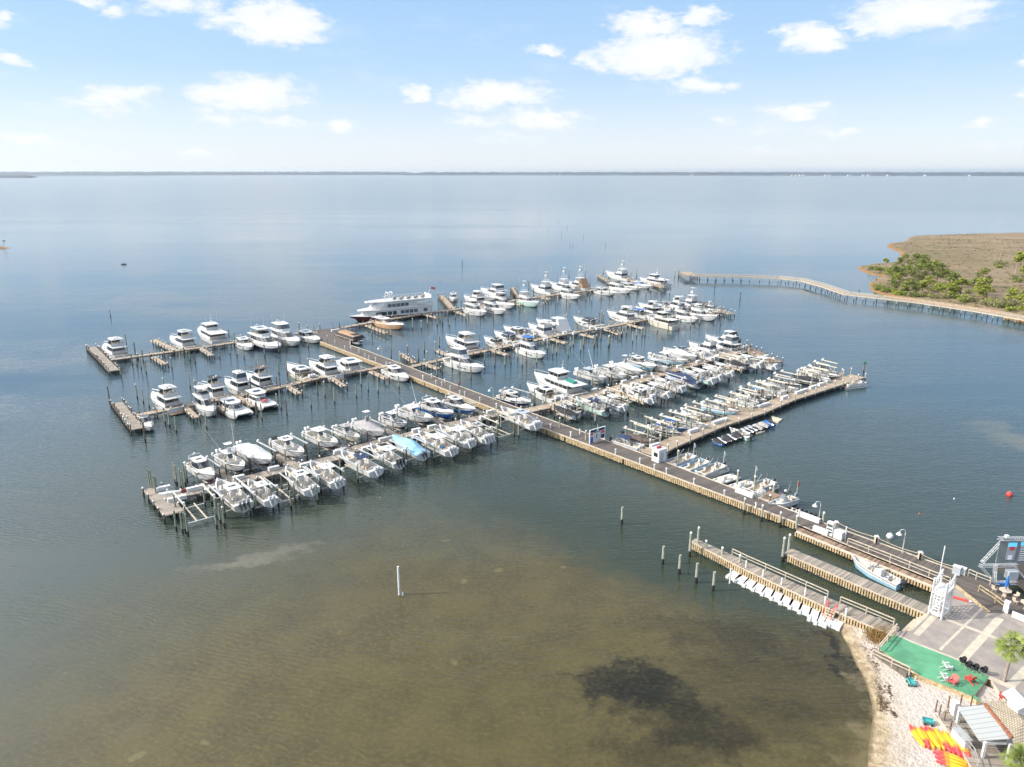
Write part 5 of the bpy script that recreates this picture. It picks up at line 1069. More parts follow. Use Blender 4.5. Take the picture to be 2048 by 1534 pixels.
piles('behind the second left dock', 1, [(278,885),(565,862),(628,908),(688,958),(845,797),(1108,748),(1170,822),(1235,850),(1590,745),(1735,795)], 4.2)
piles('behind the second left dock', 2, [(285,635),(370,645),(460,685),(505,595),(590,600),(210,770),(300,790),(265,790)], 4.0)
piles('in front of the second left dock', 1, [(850,1100),(895,1132),(965,1192),(640,1255),(1275,1142),(1420,1002),(1475,1022),(1570,1092),(1795,1010),(1845,1057)], 4.2)
piles('in front of the second left dock', 2, [(265,950),(305,962),(362,1007),(615,952),(683,832),(755,832),(855,897),(1080,857),(1130,742),(1200,772),(1303,802),(1518,772),(55,1040)], 4.2)
piles('right of the main pier before the far docks', 2, [(1243,270),(1437,262),(1440,492),(1610,465),(1720,500),(1780,420),(1892,430),(1930,370),(1530,530),(1550,558),(1665,575),(1805,525),(1630,585),(1750,210),(1815,170),(1912,165),(1970,155),(1660,190),(1905,565)], 3.8, kinds=Pp+('pile_brown',))
piles('behind the farthest right dock', 3, [(180,432),(240,430),(420,440),(925,350),(980,350),(1113,315),(1525,208),(1690,203),(1740,262),(1160,385)], 4.2, kinds=D_+('pile_pale',), capf=.2)
piles('behind the farthest right dock', 4, [(345,175),(685,190),(575,205),(625,230),(1075,202),(1115,207),(550,215)], 4.0, kinds=D_)
piles('in front of the farthest right dock', 3, [(75,670),(175,670),(205,650),(225,665),(285,632),(302,690),(362,622),(470,642),(615,622),(750,622),(1015,560),(1260,540),(1285,482),(1315,470),(1390,492),(1410,472),(1500,460),(1535,470),(1760,450),(1855,420),(1940,412)], 3.6)
piles('in front of the farthest right dock', 4, [(225,440),(320,405),(405,402),(575,402),(590,300),(690,370),(705,350),(780,375),(830,360),(965,325),(1025,372),(205,420),(165,440)], 3.6)
piles('behind the second right dock', 3, [(40,932),(68,1038),(155,937),(195,882),(605,860),(525,850),(1500,655),(1480,670),(1625,632),(1610,742),(1590,758),(1865,622),(1880,650)], 4.2)
piles('behind the second right dock', 4, [(330,622),(345,650),(440,592),(300,640),(635,600),(945,372),(1270,470),(1320,480),(1365,560),(1445,520),(1475,540)], 3.8)
piles('in front of the second right dock', 3, [(660,1042),(765,1062),(870,1072),(930,1042),(1000,985),(1045,1080),(1090,1032),(1195,1042),(1305,922),(1360,962),(1400,950),(1518,962),(1540,900),(1570,862),(1645,922),(1680,882),(1790,872),(1820,832),(1855,802),(1930,882),(1945,822),(325,1080),(405,1120),(520,1180),(225,1150),(170,1160)], 4.0)
piles('in front of the second right dock', 4, [(110,932),(140,885),(250,882),(285,862),(320,800),(395,872),(405,875),(540,762),(580,762),(645,832),(685,782),(740,790),(770,790),(815,682),(900,742),(1010,720),(1080,692),(1120,712),(1240,682),(1330,672),(1510,660),(1545,665)], 3.9)
piles('at the left tip of the nearest left dock', 5, [(75,600),(95,615),(135,665),(152,680),(335,540),(350,560),(395,600),(415,625),(435,535)], 4.4, kinds=('pile_green', 'pile_pale'), capf=.15)
piles('in front of the nearest left dock', 5, [(410,1050),(440,1050),(462,1060),(345,1030),(760,1000),(800,960),(840,990),(1110,880),(1190,830),(1530,830),(1800,760)], 3.6, kinds=('pile_green',), capf=.1)
piles('behind the middle right dock', 7, [(145,700),(240,700),(305,655),(455,692),(570,760),(460,740)], 3.4)
piles('behind the middle right dock', 8, [(525,345),(905,215),(1010,225),(1415,195),(1440,185),(1340,180),(1480,235),(1540,235)], 3.6, kinds=D_)
piles('in front of the middle right dock', 7, [(1410,820),(1420,850),(1050,850),(1080,930),(945,850),(715,1000)], 3.4)
piles('in front of the middle right dock', 8, [(780,690),(1195,545),(1320,530),(1450,480),(1580,450),(1670,420),(1530,420),(290,830),(635,720),(880,560)], 2.9, kinds=('pile_pale',))
piles('along the near main pier', 10, [(165,315),(1110,517),(1722,722),(1895,780)], 3.4, .19, ('pile_pale',), .8)
piles('along the near main pier', 11, [(85,315),(452,455),(155,598),(337,668),(523,740),(690,775),(963,742)], 2.8, .2, ('pile_pale',), 1)
piles('at the tips of the two small docks', 14, [(115,232),(195,180),(1072,285),(1127,252)], 3.6, .2, ('pile_pale',), 1)
piles('along the narrow near dock', 14, [(270,315),(437,385),(618,462)], 2.6, .2, ('pile_pale',), 1)
piles('in open water before the narrow near dock', 14, [(-165,370),(5,460),(180,543),(355,632)], 3.0, .2, ('pile_pale',), 0)
piles('alone in the open green water before the pier', 0, [(1245,1015)], 3.2, .2, ('pile_pale',), 0)
piles('tall and white, alone in the shallow brown water', 0, [(796,1133)], 4.2, .17, ('cap_white',), 0)if False else None
m_ = pile_mesh('pile_pale', 4.3, .2); p = G(796, 1133, 4.3)
k = MB(); k.tube((0, 0, -1), (0, 0, 4.3), .17, .15, 8); wp = k.build('mooring_pile', MT['cap_white'], loc=(p.x, p.y, 0)); MP.append(('in the shallow brown water', SX(p), wp, 'tall white'))
k = MB(); k.tube((.45, 0, -.05), (.45, 0, .4), .18, .1, 10); k.build('float_ball', MT['plastic_white'], wp)
# far channel stakes
for i, (x, y) in enumerate(((975,398),(1017,399),(1050,399),(1081,425),(1080,442),(1117,440),(1096,456),(1123,468),(1135,452),(1140,488),(1146,488),(1167,470),(1211,486))):
    o = put_mesh('channel_stake', pile_mesh('pile_brown', 3.0, .10), tuple(G(x, y+5, 0))); tag(o, 'thin dark channel stake far out on the bay, %s from the left' % ORD[i], 'channel stake', 'channel stakes on the open bay')
def beacon(x, y, w, zone, h, c, label):
    p = P(w, x, y, h); e = empty('channel_marker', (p.x, p.y, 0), 0, label, 'channel marker')
    put_mesh('pile', pile_mesh('pile_brown', h, .18), (0, 0, 0), e); m = MB(); m.box(-.45, .45, -.05, .05, h-.4, h+.4); m.build('marker_board', MT[c], e)
beacon(1788, 235, 9, '', 3.0, 'green_paint', 'green square channel marker off the tip of the nearest right dock')
beacon(430, 110, 3, '', 3, 'white_paint', 'white topped channel marker in open water behind the cruise ship dock')
beacon(1485, 320, 4, '', 3.2, 'green_paint', 'green topped channel marker in front of the boardwalk end')
beacon(1745, 440, 4, '', 3.2, 'timber_gold', 'tan topped channel marker right of the second right dock')
beacon(1062, 352, 0, '', 3.5, 'white_paint', 'pale channel marker far out left of centre') if False else None
# ---------------------------------------------------------------- dock boxes, bollards, lamps
BOXN = {'a': 0}
BX = []
def dbox(w, x, y, L=1.9, ang=None, z=DZ, side=''):
    p = P(w, x, y, z+.35); e = empty('dock_box', (p.x, p.y, z+.01), ang if ang is not None else math.radians(36))
    m = MB(); m.box(-L/2, L/2, -.33, .33, 0, .58, 0, .03); m.build('body', MT['plastic_white'], e)
    m = MB(); m.box(-L/2-.04, L/2+.04, -.37, .37, .60, .72, 0, .05); m.build('lid', MT['white_paint'], e)
    BX.append((side, SX(p), e))
for x, y, L in ((1010,690,2.0),(1370,595,2.0),(720,815,2.2),(570,800,3.0),(380,905,3.0),(240,800,2.2),(1690,560,2.0),(2030,425,2.0)): dbox(5, x, y, L, side='nearest left dock')
for x, y, L in ((215,820,2.2),(480,800,2.2),(680,700,3.4),(985,615,2.0),(985,675,2),(1145,580,2.0),(1740,425,2.0),(1670,490,2.0)): dbox(6, x, y, L, side='nearest left dock')
for x, y in ((755,795),(1065,715),(1190,730),(1370,630),(1470,655),(1370,685),(1575,570),(1675,545),(1480,590)): dbox(7, x, y, 1.8, side='middle right dock')
for x, y in ((1005,425),(810,475),(550,545),(450,575),(1170,370),(1470,290),(1490,270),(1700,370)): dbox(8, x, y, 1.8, side='middle right dock')
for x, y, L in ((970,585,2.6),(755,665,4.4),(1110,535,2.4),(1165,515,2.4),(1260,480,3),(1340,452,2.4),(1410,425,2.0),(305,830,5),(150,885,1.6),(35,925,3)): dbox(9, x, y, L, side='nearest right dock')
dbox(8, 560, 1280, 2.4, side='nearest right dock')
for x, y in ((910,945),(980,972),(1285,912),(1480,845)): dbox(3, x, y, 1.8, side='second right dock')
for x, y in ((220,795),(285,805),(45,850),(140,755),(270,500+0)): 
    if y > 600: dbox(4, x, y, 1.8, side='second right dock')
dbox(2, 2010, 605, 2.2, side='second right dock')
for x, y, L in ((150,540,3.4),(810,790,3.6),(930,925,2.4)): dbox(11, x, y, L, math.radians(-50), side='main pier')
dbox(21, 485, 140, 3, math.radians(36), side='main pier')
g_ = {}
for s_, x, e in sorted(BX, key=lambda q: (q[0], q[1])):
    g_[s_] = g_.get(s_, -1)+1; tag(e, 'white dock box on the %s, %s from the left' % (s_, ORD[g_[s_]]), 'dock box', 'white dock boxes')
BL = []
def bollard(w, x, y, zone, h=1.15, z=DZ):
    p = P(w, x, y, z+h); e = empty('light_bollard', (p.x, p.y, z)); m = MB(); m.tube((0, 0, 0), (0, 0, h-.22), .12, .11, 8); m.build('post', MT['white_paint'], e)
    m = MB(); m.tube((0, 0, h-.22), (0, 0, h), .2, .17, 8); m.build('light_head', MT['cap_white'], e); BL.append((zone, SX(p), e))
for x, y in ((467,498),(717,592),(865,655),(988,695),(1270,802),(1582,920),(1905,1045),(103,295),(10,325)): bollard(10, x, y, 'near part')
for x, y in ((268,635),(710,715)): bollard(11, x, y, 'near part')
for x, y in ((620,1062),(920,1112),(825,1140),(65,850)): bollard(7, x, y, 'near part')
for x, y in ((1050,52),(1140,36),(1185,106),(1330,160),(1480,220),(1635,275),(1805,342),(1430,208),(1245,120)): bollard(6, x, y, 'middle part')
for x, y in ((370,205),(475,268),(610,350),(805,398),(885,450),(940,488),(1030,512),(1180,570),(1680,755),(1860,822),(1795,735),(1975,800)): bollard(21, x, y, 'far part')
g_ = {}
for s_, x, e in sorted(BL, key=lambda q: (q[0], q[1])):
    g_[s_] = g_.get(s_, -1)+1; tag(e, 'short white light bollard on %s of main pier, %s from the left' % (s_, ORD[g_[s_]]), 'bollard', 'light bollards on the main pier')
def lamp(w, x, y, h, label, z=DZ, flip=1):
    p = P(w, x, y, z); e = empty('dock_lamp', (p.x, p.y, z), 0, label, 'lamp'); m = MB(); m.tube((0, 0, 0), (0, 0, h-.5), .09, .07, 8)
    m.path([(0, 0, h-.5), (-.12, 0, h-.15), (-.4, 0, h), (-.75, 0, h-.1), (-.9, 0, h-.4)], .06, 6); m.build('pole', MT['aluminium'], e)
    m = MB(); m.tube((-.9, 0, h-.8), (-.9, 0, h-.4), .42, .1, 12); m.build('lamp_shade', MT['white_paint'], e)
lamp(12, 800, 540, 3.8, 'white gooseneck lamp beside the pier railing and round buoy')
lamp(11, 908, 815, 3.2, 'white gooseneck lamp behind the long dock box')
lamp(6, 1772, 310, 3.2, 'small white lamp on the pier left of the lifted navy cruiser')
lamp(21, 1120, 520, 3.6, 'white lamp on the far half of the main pier')
for i, (w, x, y, c) in enumerate(((12, 675, 365, 'plastic_white'), (0, 2019, 988, 'red_paint'), (0, 1780.8, 1071, 'plastic_white'))):
    if i == 2: continue
    p = P(w, x, y, .3); m = MB(); n = 12
    m.loft([[(q*math.cos(2*math.pi*i_/n), q*math.sin(2*math.pi*i_/n), z) for i_ in range(n)] for q, z in ((.15, -.35), (.45, -.15), (.55, .15), (.42, .5), (.15, .68))]); o = m.build('buoy', MT[c], smooth=True, loc=(p.x, p.y, .05)); k = MB(); k.tube((0, 0, .6), (0, 0, .9), .07, n=6); k.build('mooring_eye', MT['galvanised'], o)
    tag(o, ('white round buoy floating beside the pier rope fence', 'red round buoy floating alone near the right picture edge')[i], 'buoy')
for i, (x, y) in enumerate(((1908,998),(1838,1028),(1907,1003.5))):
    if i == 2: continue
    p = G(x, y, 0); m = MB(); m.tube((0, 0, -.1), (0, 0, .2), .16, .06, 8); o = m.build('marker_float', MT['cap_white' if i == 0 else 'orange_red'], loc=(p.x, p.y, 0)); tag(o, ('tiny white float in open water below the red buoy', 'tiny orange float in open water above the round white buoy')[i], 'float')
# ---------------------------------------------------------------- people
def person(w, x, y, z, rz, label, shirt='cloth_pale', leg_='cloth_dark', step=.12):
    p = P(w, x, y, z); me = bpy.data.meshes.new('person'); 
    V = [(0, 0, .95), (0, 0, 1.2), (0, 0, 1.42), (0, 0, 1.52), (.01, 0, 1.62), (.02, 0, 1.74), (0, .17, 1.40), (-.05, .24, 1.12), (.06, .25, .88), (0, -.17, 1.40), (.06, -.24, 1.12), (.16, -.25, .90), (0, .10, .90), (step, .11, .50), (step*.6, .11, .08), (step*.6+.13, .11, .04), (0, -.10, .90), (-step*.4, -.11, .50), (-step*1.4, -.11, .08), (-step*1.4+.13, -.11, .04)]
    E = [(0, 1), (1, 2), (2, 3), (3, 4), (4, 5), (2, 6), (6, 7), (7, 8), (2, 9), (9, 10), (10, 11), (0, 12), (12, 13), (13, 14), (14, 15), (0, 16), (16, 17), (17, 18), (18, 19)]
    R = [.15, .14, .15, .06, .09, .10, .07, .05, .04, .07, .05, .04, .10, .07, .05, .04, .10, .07, .05, .04]
    me.from_pydata(V, E, []); o = bpy.data.objects.new('person', me); COL.objects.link(o); sm = o.modifiers.new('s', 'SKIN')
    for i, q in enumerate(me.skin_vertices[0].data): q.radius = (R[i], R[i]*(.8 if i < 3 else 1))
    me.skin_vertices[0].data[0].use_root = True; o.modifiers.new('d', 'SUBSURF').levels = 1; o.modifiers['d'].render_levels = 1
    dg = bpy.context.evaluated_depsgraph_get(); m2 = bpy.data.meshes.new_from_object(o.evaluated_get(dg)); o.modifiers.clear(); o.data = m2
    m2.materials.clear(); [m2.materials.append(MT[k]) for k in ('skin', shirt, leg_)]
    for f in m2.polygons: c = f.center; f.material_index = 0 if c.z > 1.5 or (abs(c.y) > .19 and c.z < 1.15) else (1 if c.z > .95 else 2); f.use_smooth = True
    o.location = (p.x, p.y, z); o.rotation_euler.z = rz; tag(o, label, 'person')
    k = MB(); k.loft([[(q*math.cos(2*math.pi*i/8)+.0, q*math.sin(2*math.pi*i/8), zz) for i in range(8)] for q, zz in ((.105, 1.70), (.115, 1.76), (.08, 1.84))]); k.build('hair', MT['canvas_brown'], o)
person(6, 1422, 180, DZ, 2, 'person in red shirt walking on the middle of the main pier', 'red_pink')
person(21, 698, 420, DZ, 1, 'person in white standing on the pier beside the party boat', 'cap_white', 'cloth_pale')
person(16, 358, 800, 2.4, .5, 'person in dark clothes on the boardwalk bend', 'cloth_dark')
# ---------------------------------------------------------------- boardwalk with railings at the right
BWP = px([(1383,551),(1500,553.5),(1560,556),(1606,561),(1650,573),(1693,588),(1730,592),(1843,605),(1950,621),(2060,640)], 2.4)
dock('boardwalk', 'long pale raised boardwalk bending out from the marsh', BWP, 3.0, 'planks_tan', 2.4, 4.5, 'pile_pale', -.6, 0, beamm='timber_pale', cat='boardwalk')
o0 = BWP[0].copy()
for sd_, nm in ((1, 'far'), (-1, 'near')):
    s_ = strip(BWP, 2.8); n_ = len(BWP); q = s_[:n_] if sd_ > 0 else s_[n_:][::-1]
    railing('boardwalk_railing', 'pale timber railing along the %s edge of the raised boardwalk' % nm, [Vector((a[0], a[1], 2.4)) for a in q], 1.05, 2.6, 'timber_pale', rails=3, group='boardwalk railings')
hp = px([(1369,544),(1383,551)], 2.4); m = dock('boardwalk', 'square lookout platform at the outer end of the boardwalk', hp, 6.5, 'planks_tan', 2.4, 2.5, 'pile_pale', .6, 0, cat='boardwalk')
# ---------------------------------------------------------------- marsh
marsh = mat('marsh_grass', (.19, .135, .072), .95, var=.35, vs=.05, coord='Object', bump=.4)
mt_ = NT(marsh.node_tree)
mshore = mat('marsh_edge', (.24, .13, .045), .95, var=.3, vs=.4, bump=.2)
MS = [(2120,463),(2048,465.5),(1937,468),(1828,472),(1816,476),(1820,481),(1785,486),(1771,490),(1781,498),(1800,506),(1797,518),(1790,526),(1736,531),(1715,535.5),(1722,543),(1742,549),(1765,554),(1754,558),(1742,563),(1735,572),(1744,584),(1790,596),(1850,606),(1925,617),(2000,627),(2008,636),(2048,648),(2120,662)]
pts = [G(x, y, 0) for x, y in MS]; c0 = Vector((sum(p.x for p in pts)/len(pts), sum(p.y for p in pts)/len(pts), 0))
import mathutils
rg = random.Random(3); ring = []
for a, b_ in zip(pts, pts[1:]):
    k = max(1, int((b_-a).length/6))
    for i in range(k): q = a.lerp(b_, i/k); ring.append(q+Vector((rg.uniform(-1, 1), rg.uniform(-1, 1), 0)))
ring.append(pts[-1]); far_ = [Vector((520, pts[-1].y+60, 0)), Vector((560, 640, 0))]
m = MB(); poly = ring+far_
cen = Vector((sum(p.x for p in poly)/len(poly), sum(p.y for p in poly)/len(poly), 0))
def inset(p, d): 
    v = (cen-p); return p+v.normalized()*d
b0 = [Vector((p.x, p.y, -.3)) for p in poly]; b1 = [inset(p, 1.2)+Vector((0, 0, .25)) for p in poly]; b2 = [inset(p, 5)+Vector((0, 0, .45)) for p in poly]
m.loft([b0, b1, b2], lambda k, i: 1, cap0=False, cap1=False); st = len(m.v); m.v += [tuple(p) for p in b2]; m.face(range(st, st+len(poly)), 0)
mo = m.build('marsh', [marsh, mshore]); tag(mo, kind='structure')
for e in marsh.node_tree.nodes:
    pass
# extra tone patches in the marsh grass (wet and dry sward)
t = NT(marsh.node_tree); bs = t.n['Principled BSDF']; old = bs.inputs['Base Color'].links[0].from_socket
g = t.new('ShaderNodeNewGeometry'); st_ = t.noise(t.mapping(g.outputs['Position'], (.35, 1, 1), (0, 0, .1)), .03, 5, .65)
t.l.new(t.mix(t.mapr(st_, .4, .62), (.145, .115, .055), t.mix(.5, old, (.25, .185, .12))), bs.inputs['Base Color'])
# tufts of taller grass all over the marsh
tfa = mat('tall_grass', (.215, .16, .085), .95, var=.4, vs=.02)
m = MB(); rq = random.Random(77); pg = [(p.x, p.y) for p in b2]
def inside(x, y):
    k = False
    for i in range(len(pg)):
        (x1, y1), (x2, y2) = pg[i-1], pg[i]
        if (y1 > y) != (y2 > y) and x < (x2-x1)*(y-y1)/(y2-y1)+x1: k = not k
    return k
cnt = 0
while cnt < 2400:
    yy = 260+480*rq.random()**1.3; xx = rq.uniform(130, 420)
    if not inside(xx, yy): continue
    cnt += 1
    for _ in range(3):
        aa = rq.uniform(0, 3.14); dx, dy = math.cos(aa)*.7, math.sin(aa)*.7; h_ = .15+.35*rq.random(); ox, oy = rq.gauss(0, .5), rq.gauss(0, .5)
        m.poly([(xx+ox-dx, yy+oy-dy, .42), (xx+ox+dx, yy+oy+dy, .42), (xx+ox+dx*.6, yy+oy+dy*.6, .42+h_), (xx+ox-dx*.7, yy+oy-dy*.7, .42+h_*.8)])
tag(m.build('marsh_grass', tfa), kind='stuff')
leafA = mat('pine_foliage', (.15, .18, .030), .8, var=.45, vs=.8); leafB = mat('bright_foliage', (.24, .27, .035), .8, var=.4, vs=.8); leafC = mat('olive_shrub', (.19, .19, .08), .85, var=.4, vs=.8); bark = mat('bark', (.20, .15, .12), .9, var=.3, vs=3); dead = mat('dead_wood', (.42, .38, .33), .9, var=.2)
def tuft_mesh(name, material, blobs, n, leaf, seed, flat=.7):
    r = random.Random(seed); m = MB(); tot = sum(b_[3]**2 for b_ in blobs)
    for (bx, by, bz, br_) in blobs:
        for _ in range(int(n*br_**2/tot)):
            th = r.uniform(0, 6.283); cz = r.uniform(-1, 1); rr = br_*(.55+.5*r.random()); sq = math.sqrt(1-cz*cz)
            c = Vector((bx+rr*sq*math.cos(th), by+rr*sq*math.sin(th), bz+rr*cz*flat)); 
            a = Vector((r.uniform(-1, 1), r.uniform(-1, 1), r.uniform(-.6, .6))).normalized(); b_ = a.cross(Vector((r.uniform(-1, 1), r.uniform(-1, 1), r.uniform(-1, 1)))).normalized()
            s_ = leaf*(.6+.8*r.random()); m.poly([c-a*s_, c+b_*s_*.6, c+a*s_, c-b_*s_*.6])
    o = m.build(name, material); return o
def tree(h, cw, seed, material, thin=False):
    r = random.Random(seed); root = empty('pine_tree', (0, 0, 0)); m = MB(); lean = Vector((r.uniform(-.5, .5), r.uniform(-.5, .5), 0)); top = lean+Vector((0, 0, h*.92))
    m.tube((0, 0, -.3), (lean.x*.5, lean.y*.5, h*.5), .16, .11, 7); m.tube((lean.x*.5, lean.y*.5, h*.5), top, .11, .04, 6); bl = []
    nb = 5 if thin else 9
    for i in range(nb):
        z = h*((.72 if thin else .34)+(.26 if thin else .6)*i/(nb-1)); th = r.uniform(0, 6.28); ln = cw*(.62 if i < nb-1 else .1)*(1.1-.55*(i/nb)); e = Vector((lean.x*z/h+math.cos(th)*ln, lean.y*z/h+math.sin(th)*ln, z+ln*.25))
        m.tube((lean.x*z/h*.9, lean.y*z/h*.9, z-ln*.2), e, .05, .02, 5); bl.append((e.x, e.y, e.z, cw*(.34+.2*r.random())))
    bl.append((lean.x, lean.y, h*.9, cw*.36))
    m.build('trunk', bark, root); o = tuft_mesh('crown', material, bl, 900, .26, seed, .62); o.parent = root; return root
protos = [tree(7.5, 2.6, 11, leafA), tree(6, 2.3, 12, leafB), tree(8.5, 3.0, 13, leafA), tree(7, 1.9, 14, leafB, True), tree(5, 2.4, 15, leafB), tree(7, 2.8, 16, leafA)]
used = set(); CM = [childmap(p) for p in protos]; TR = []
def put_tree(i, x, y, s_, w=16, z=.4, lab=None):
    p = P(w, x, y, z); o = protos[i] if i not in used else copy_tree(protos[i], CM[i]); used.add(i); o.location = (p.x, p.y, z); o.rotation_euler.z = rnd()*6.28; o.scale = (s_*1.1, s_*1.1, s_*(.88+.2*rnd())); TR.append((x, o, lab)); return o
for i, x, y, s_ in ((3,630,555,.85),(0,755,560,1.0),(2,815,540,.9),(0,700,690,1.15),(1,720,720,1.0),(2,780,700,1.1),(5,850,660,1.1),(5,690,780,.9),(1,820,790,.9),(2,925,600,1.3),(0,975,620,1.3),(5,1010,560,1.25),(2,960,700,1.2),(0,1055,640,1.1),(1,1110,600,1.3),(2,1150,700,1.2),(0,1190,660,1.1),(1,1080,740,1.0),(4,1000,800,1.1),(1,1170,830,1.1),(4,1230,840,1.2),(5,1240,710,1.0),(0,1305,740,1.0),(3,1390,835,1.25),(4,1350,830,1.0),(1,1580,820,1.2),(2,1610,740,1.15),(1,1630,790,1.2),(4,1550,860,1.0),(4,1660,850,1.1),(1,1900,930,1.25),(4,1990,970,1.35),(1,2030,940,1.2),(3,1965,620,1.6),(3,2000,610,1.7),(1,2030,640,1.1),(5,890,800,.9),(0,1290,800,.8),(1,640,640,.8),(0,1530,790,.8)):
    put_tree(i, x, y, s_)
def shrub(seed, material, sc_):
    r = random.Random(seed); bl = [(r.uniform(-1, 1)*sc_, r.uniform(-1, 1)*sc_, .4*sc_, sc_*.55) for _ in range(5)]; e = empty('marsh_shrub', (0, 0, 0)); o = tuft_mesh('foliage', material, bl, 420, .2, seed, .8); o.parent = e; m = MB(); m.tube((0, 0, -.2), (0, 0, sc_*.5), .06, .03, 5); m.build('stem', bark, e); return e
sp = [shrub(1, leafC, 1.6), shrub(2, leafA, 1.5), shrub(3, leafB, 1.3)]; SM = [childmap(s_) for s_ in sp]; us = set(); SH = []
for k, (x, y) in enumerate(((530,560),(570,570),(600,560),(640,570),(480,555),(560,740),(610,760),(660,790),(740,800),(900,830),(950,835),(1060,840),(1110,850),(1290,850),(1400,870),(1460,860),(1500,870),(1650,890),(1760,940),(1840,950),(1900,980),(1420,700),(1460,720),(1350,700),(1800,520),(1820,500),(1780,540),(1960,660),(2010,690),(830,560),(1260,800),(1480,800),(1700,780),(1120,780),(940,760))):
    pass
_sx = [(x, y) for x, y in ((530,560),(570,570),(600,560),(640,570),(480,555),(560,740),(610,760),(660,790),(740,800),(900,830),(950,835),(1060,840),(1110,850),(1290,850),(1400,870),(1460,860),(1500,870),(1650,890),(1760,940),(1840,950),(1900,980),(1420,700),(1460,720),(1350,700),(1800,520),(1820,500),(1780,540),(1960,660),(2010,690),(830,560),(1260,800),(1480,800),(1700,780),(1120,780),(940,760))]
_r = random.Random(21)
for _ in range(26): x_ = _r.uniform(540, 2040); _sx.append((x_, 770+(x_-540)*.125+_r.uniform(-25, 25)))
for _ in range(16): x_ = _r.uniform(680, 1350); _sx.append((x_, 640+_r.uniform(-70, 110)))
for k, (x, y) in enumerate(_sx):
    i = k % 3; o = sp[i] if i not in us else copy_tree(sp[i], SM[i]); us.add(i); p = P(16, x, y, .4); o.location = p; o.rotation_euler.z = rnd()*6; q = .9+.7*rnd(); o.scale = (q, q, q*1.25); SH.append((x, o, i))
SH.sort(key=lambda q: q[0])
for k, (x, o, i) in enumerate(SH): tag(o, '%s shrub on the marsh, %s from the left' % (('olive', 'dark green', 'bright green')[i], ORD[k]), 'shrub', 'shrubs on the marsh')
TR.sort(key=lambda q: q[0])
for k, (x, o, l) in enumerate(TR): tag(o, 'green pine tree on the marsh point, %s from the left' % ORD[k], 'pine tree', 'pines on the marsh point')
for k, (x, y, h_) in enumerate(((1785,500,7),(1735,460,2.5),(1882,450,2.5),(1945,620,6))):
    p = P(16, x, y, .3); m = MB(); m.tube((0, 0, 0), (.3, 0, h_), .14, .05, 6); m.tube((.15, 0, h_*.6), (1.0, .3, h_*.85), .05, .02, 5); m.tube((.2, 0, h_*.7), (-.6, .2, h_*.95), .05, .02, 5); o = m.build('dead_tree', dead, loc=(p.x, p.y, .3)); tag(o, 'bare bleached dead tree on the marsh, %s from the left' % ORD[k], 'dead tree', 'dead trees on the marsh')
# stub of land, leaning dead tree at the far left, small craft
g = G(-6, 497, 0); m = MB(); m.loft([[(g.x-40, g.y-9, -.3), (g.x-40, g.y-6, 1.0), (g.x-40, g.y+10, 1.2), (g.x-40, g.y+14, -.3)], [(g.x+2, g.y-5, -.3), (g.x, g.y-3, .9), (g.x, g.y+6, 1.0), (g.x+2, g.y+8, -.3)], [(g.x+9, g.y+0, -.3), (g.x+8, g.y+1, .1), (g.x+8, g.y+3, .1), (g.x+9, g.y+4, -.3)]]); tag(m.build('land_spit', mshore), kind='structure')
g = G(5, 494, .5); m = MB(); m.path([(0, 0, 0), (1.6, 0, 2.6), (2.2, 0, 4.2)], .14, 5); e = empty('leaning_tree', g, 0, 'lone bent tree leaning over the water at the left edge', 'tree'); m.build('trunk', bark, e); o = tuft_mesh('crown', leafA, [(2.0, 0, 4.6, .9), (1.2, 0, 4.5, .6)], 200, .25, 5, .35); o.parent = e
boat('open water at the far left', 0, (251, 526), (243, 526.6), 'ski', 'tiny dark watercraft alone', 0, 0.0, top='gelcoat_black')
# ---------------------------------------------------------------- beach, plaza, green mat
sandw = bpy.data.materials.new('sand'); sandw.use_nodes = True; t = NT(sandw.node_tree); b = t.n['Principled BSDF']; b.inputs['Roughness'].default_value = .95
g = t.new('ShaderNodeNewGeometry'); ps = g.outputs['Position']; sz = t.new('ShaderNodeSeparateXYZ'); t.l.new(ps, sz.inputs[0])
nn = t.noise(ps, .5, 5, .6); zz_ = t.math('ADD', sz.outputs[2], t.math('MULTIPLY', t.math('SUBTRACT', nn, .5), .35))
dry = t.mix(t.mapr(t.noise(ps, 3.2, 4, .7), .35, .7), (.40, .36, .32), (.52, .475, .43))
wet = t.mix(t.mapr(t.noise(ps, 1.1, 4, .6), .35, .65), (.24, .18, .11), (.40, .32, .21))
c = t.mix(t.mapr(zz_, .22, .60), wet, dry); c = t.mix(t.mapr(zz_, .0, .14), (.15, .115, .06), c); t.l.new(c, b.inputs['Base Color'])
bp = t.new('ShaderNodeBump'); bp.inputs[0].default_value = 1; bp.inputs[1].default_value = .16; vr = t.new('ShaderNodeTexVoronoi', feature='SMOOTH_F1'); t.l.new(ps, vr.inputs[0]); vr.inputs['Scale'].default_value = 2.6
t.l.new(t.math('ADD', t.math('MULTIPLY', vr.outputs[0], .8), t.noise(ps, 5, 3)), bp.inputs['Height']); t.l.new(bp.outputs[0], b.inputs['Normal'])
A_ = [(1668,1249),(1677,1256),(1685,1273),(1695,1291),(1703,1310),(1711,1328),(1719,1342),(1726,1355),(1733,1373),(1738,1390),(1742,1406),(1744,1420),(1744,1436),(1742,1449),(1739,1470),(1736,1488),(1734,1515),(1732,1600)]
B_ = [(1700,1236),(1706,1250),(1716,1266),(1728,1290),(1740,1312),(1750,1335),(1758,1350),(1766,1368),(1772,1388),(1778,1405),(1782,1420),(1785,1436),(1788,1450),(1790,1470),(1790,1490),(1790,1510),(1790,1540),(1790,1620)]
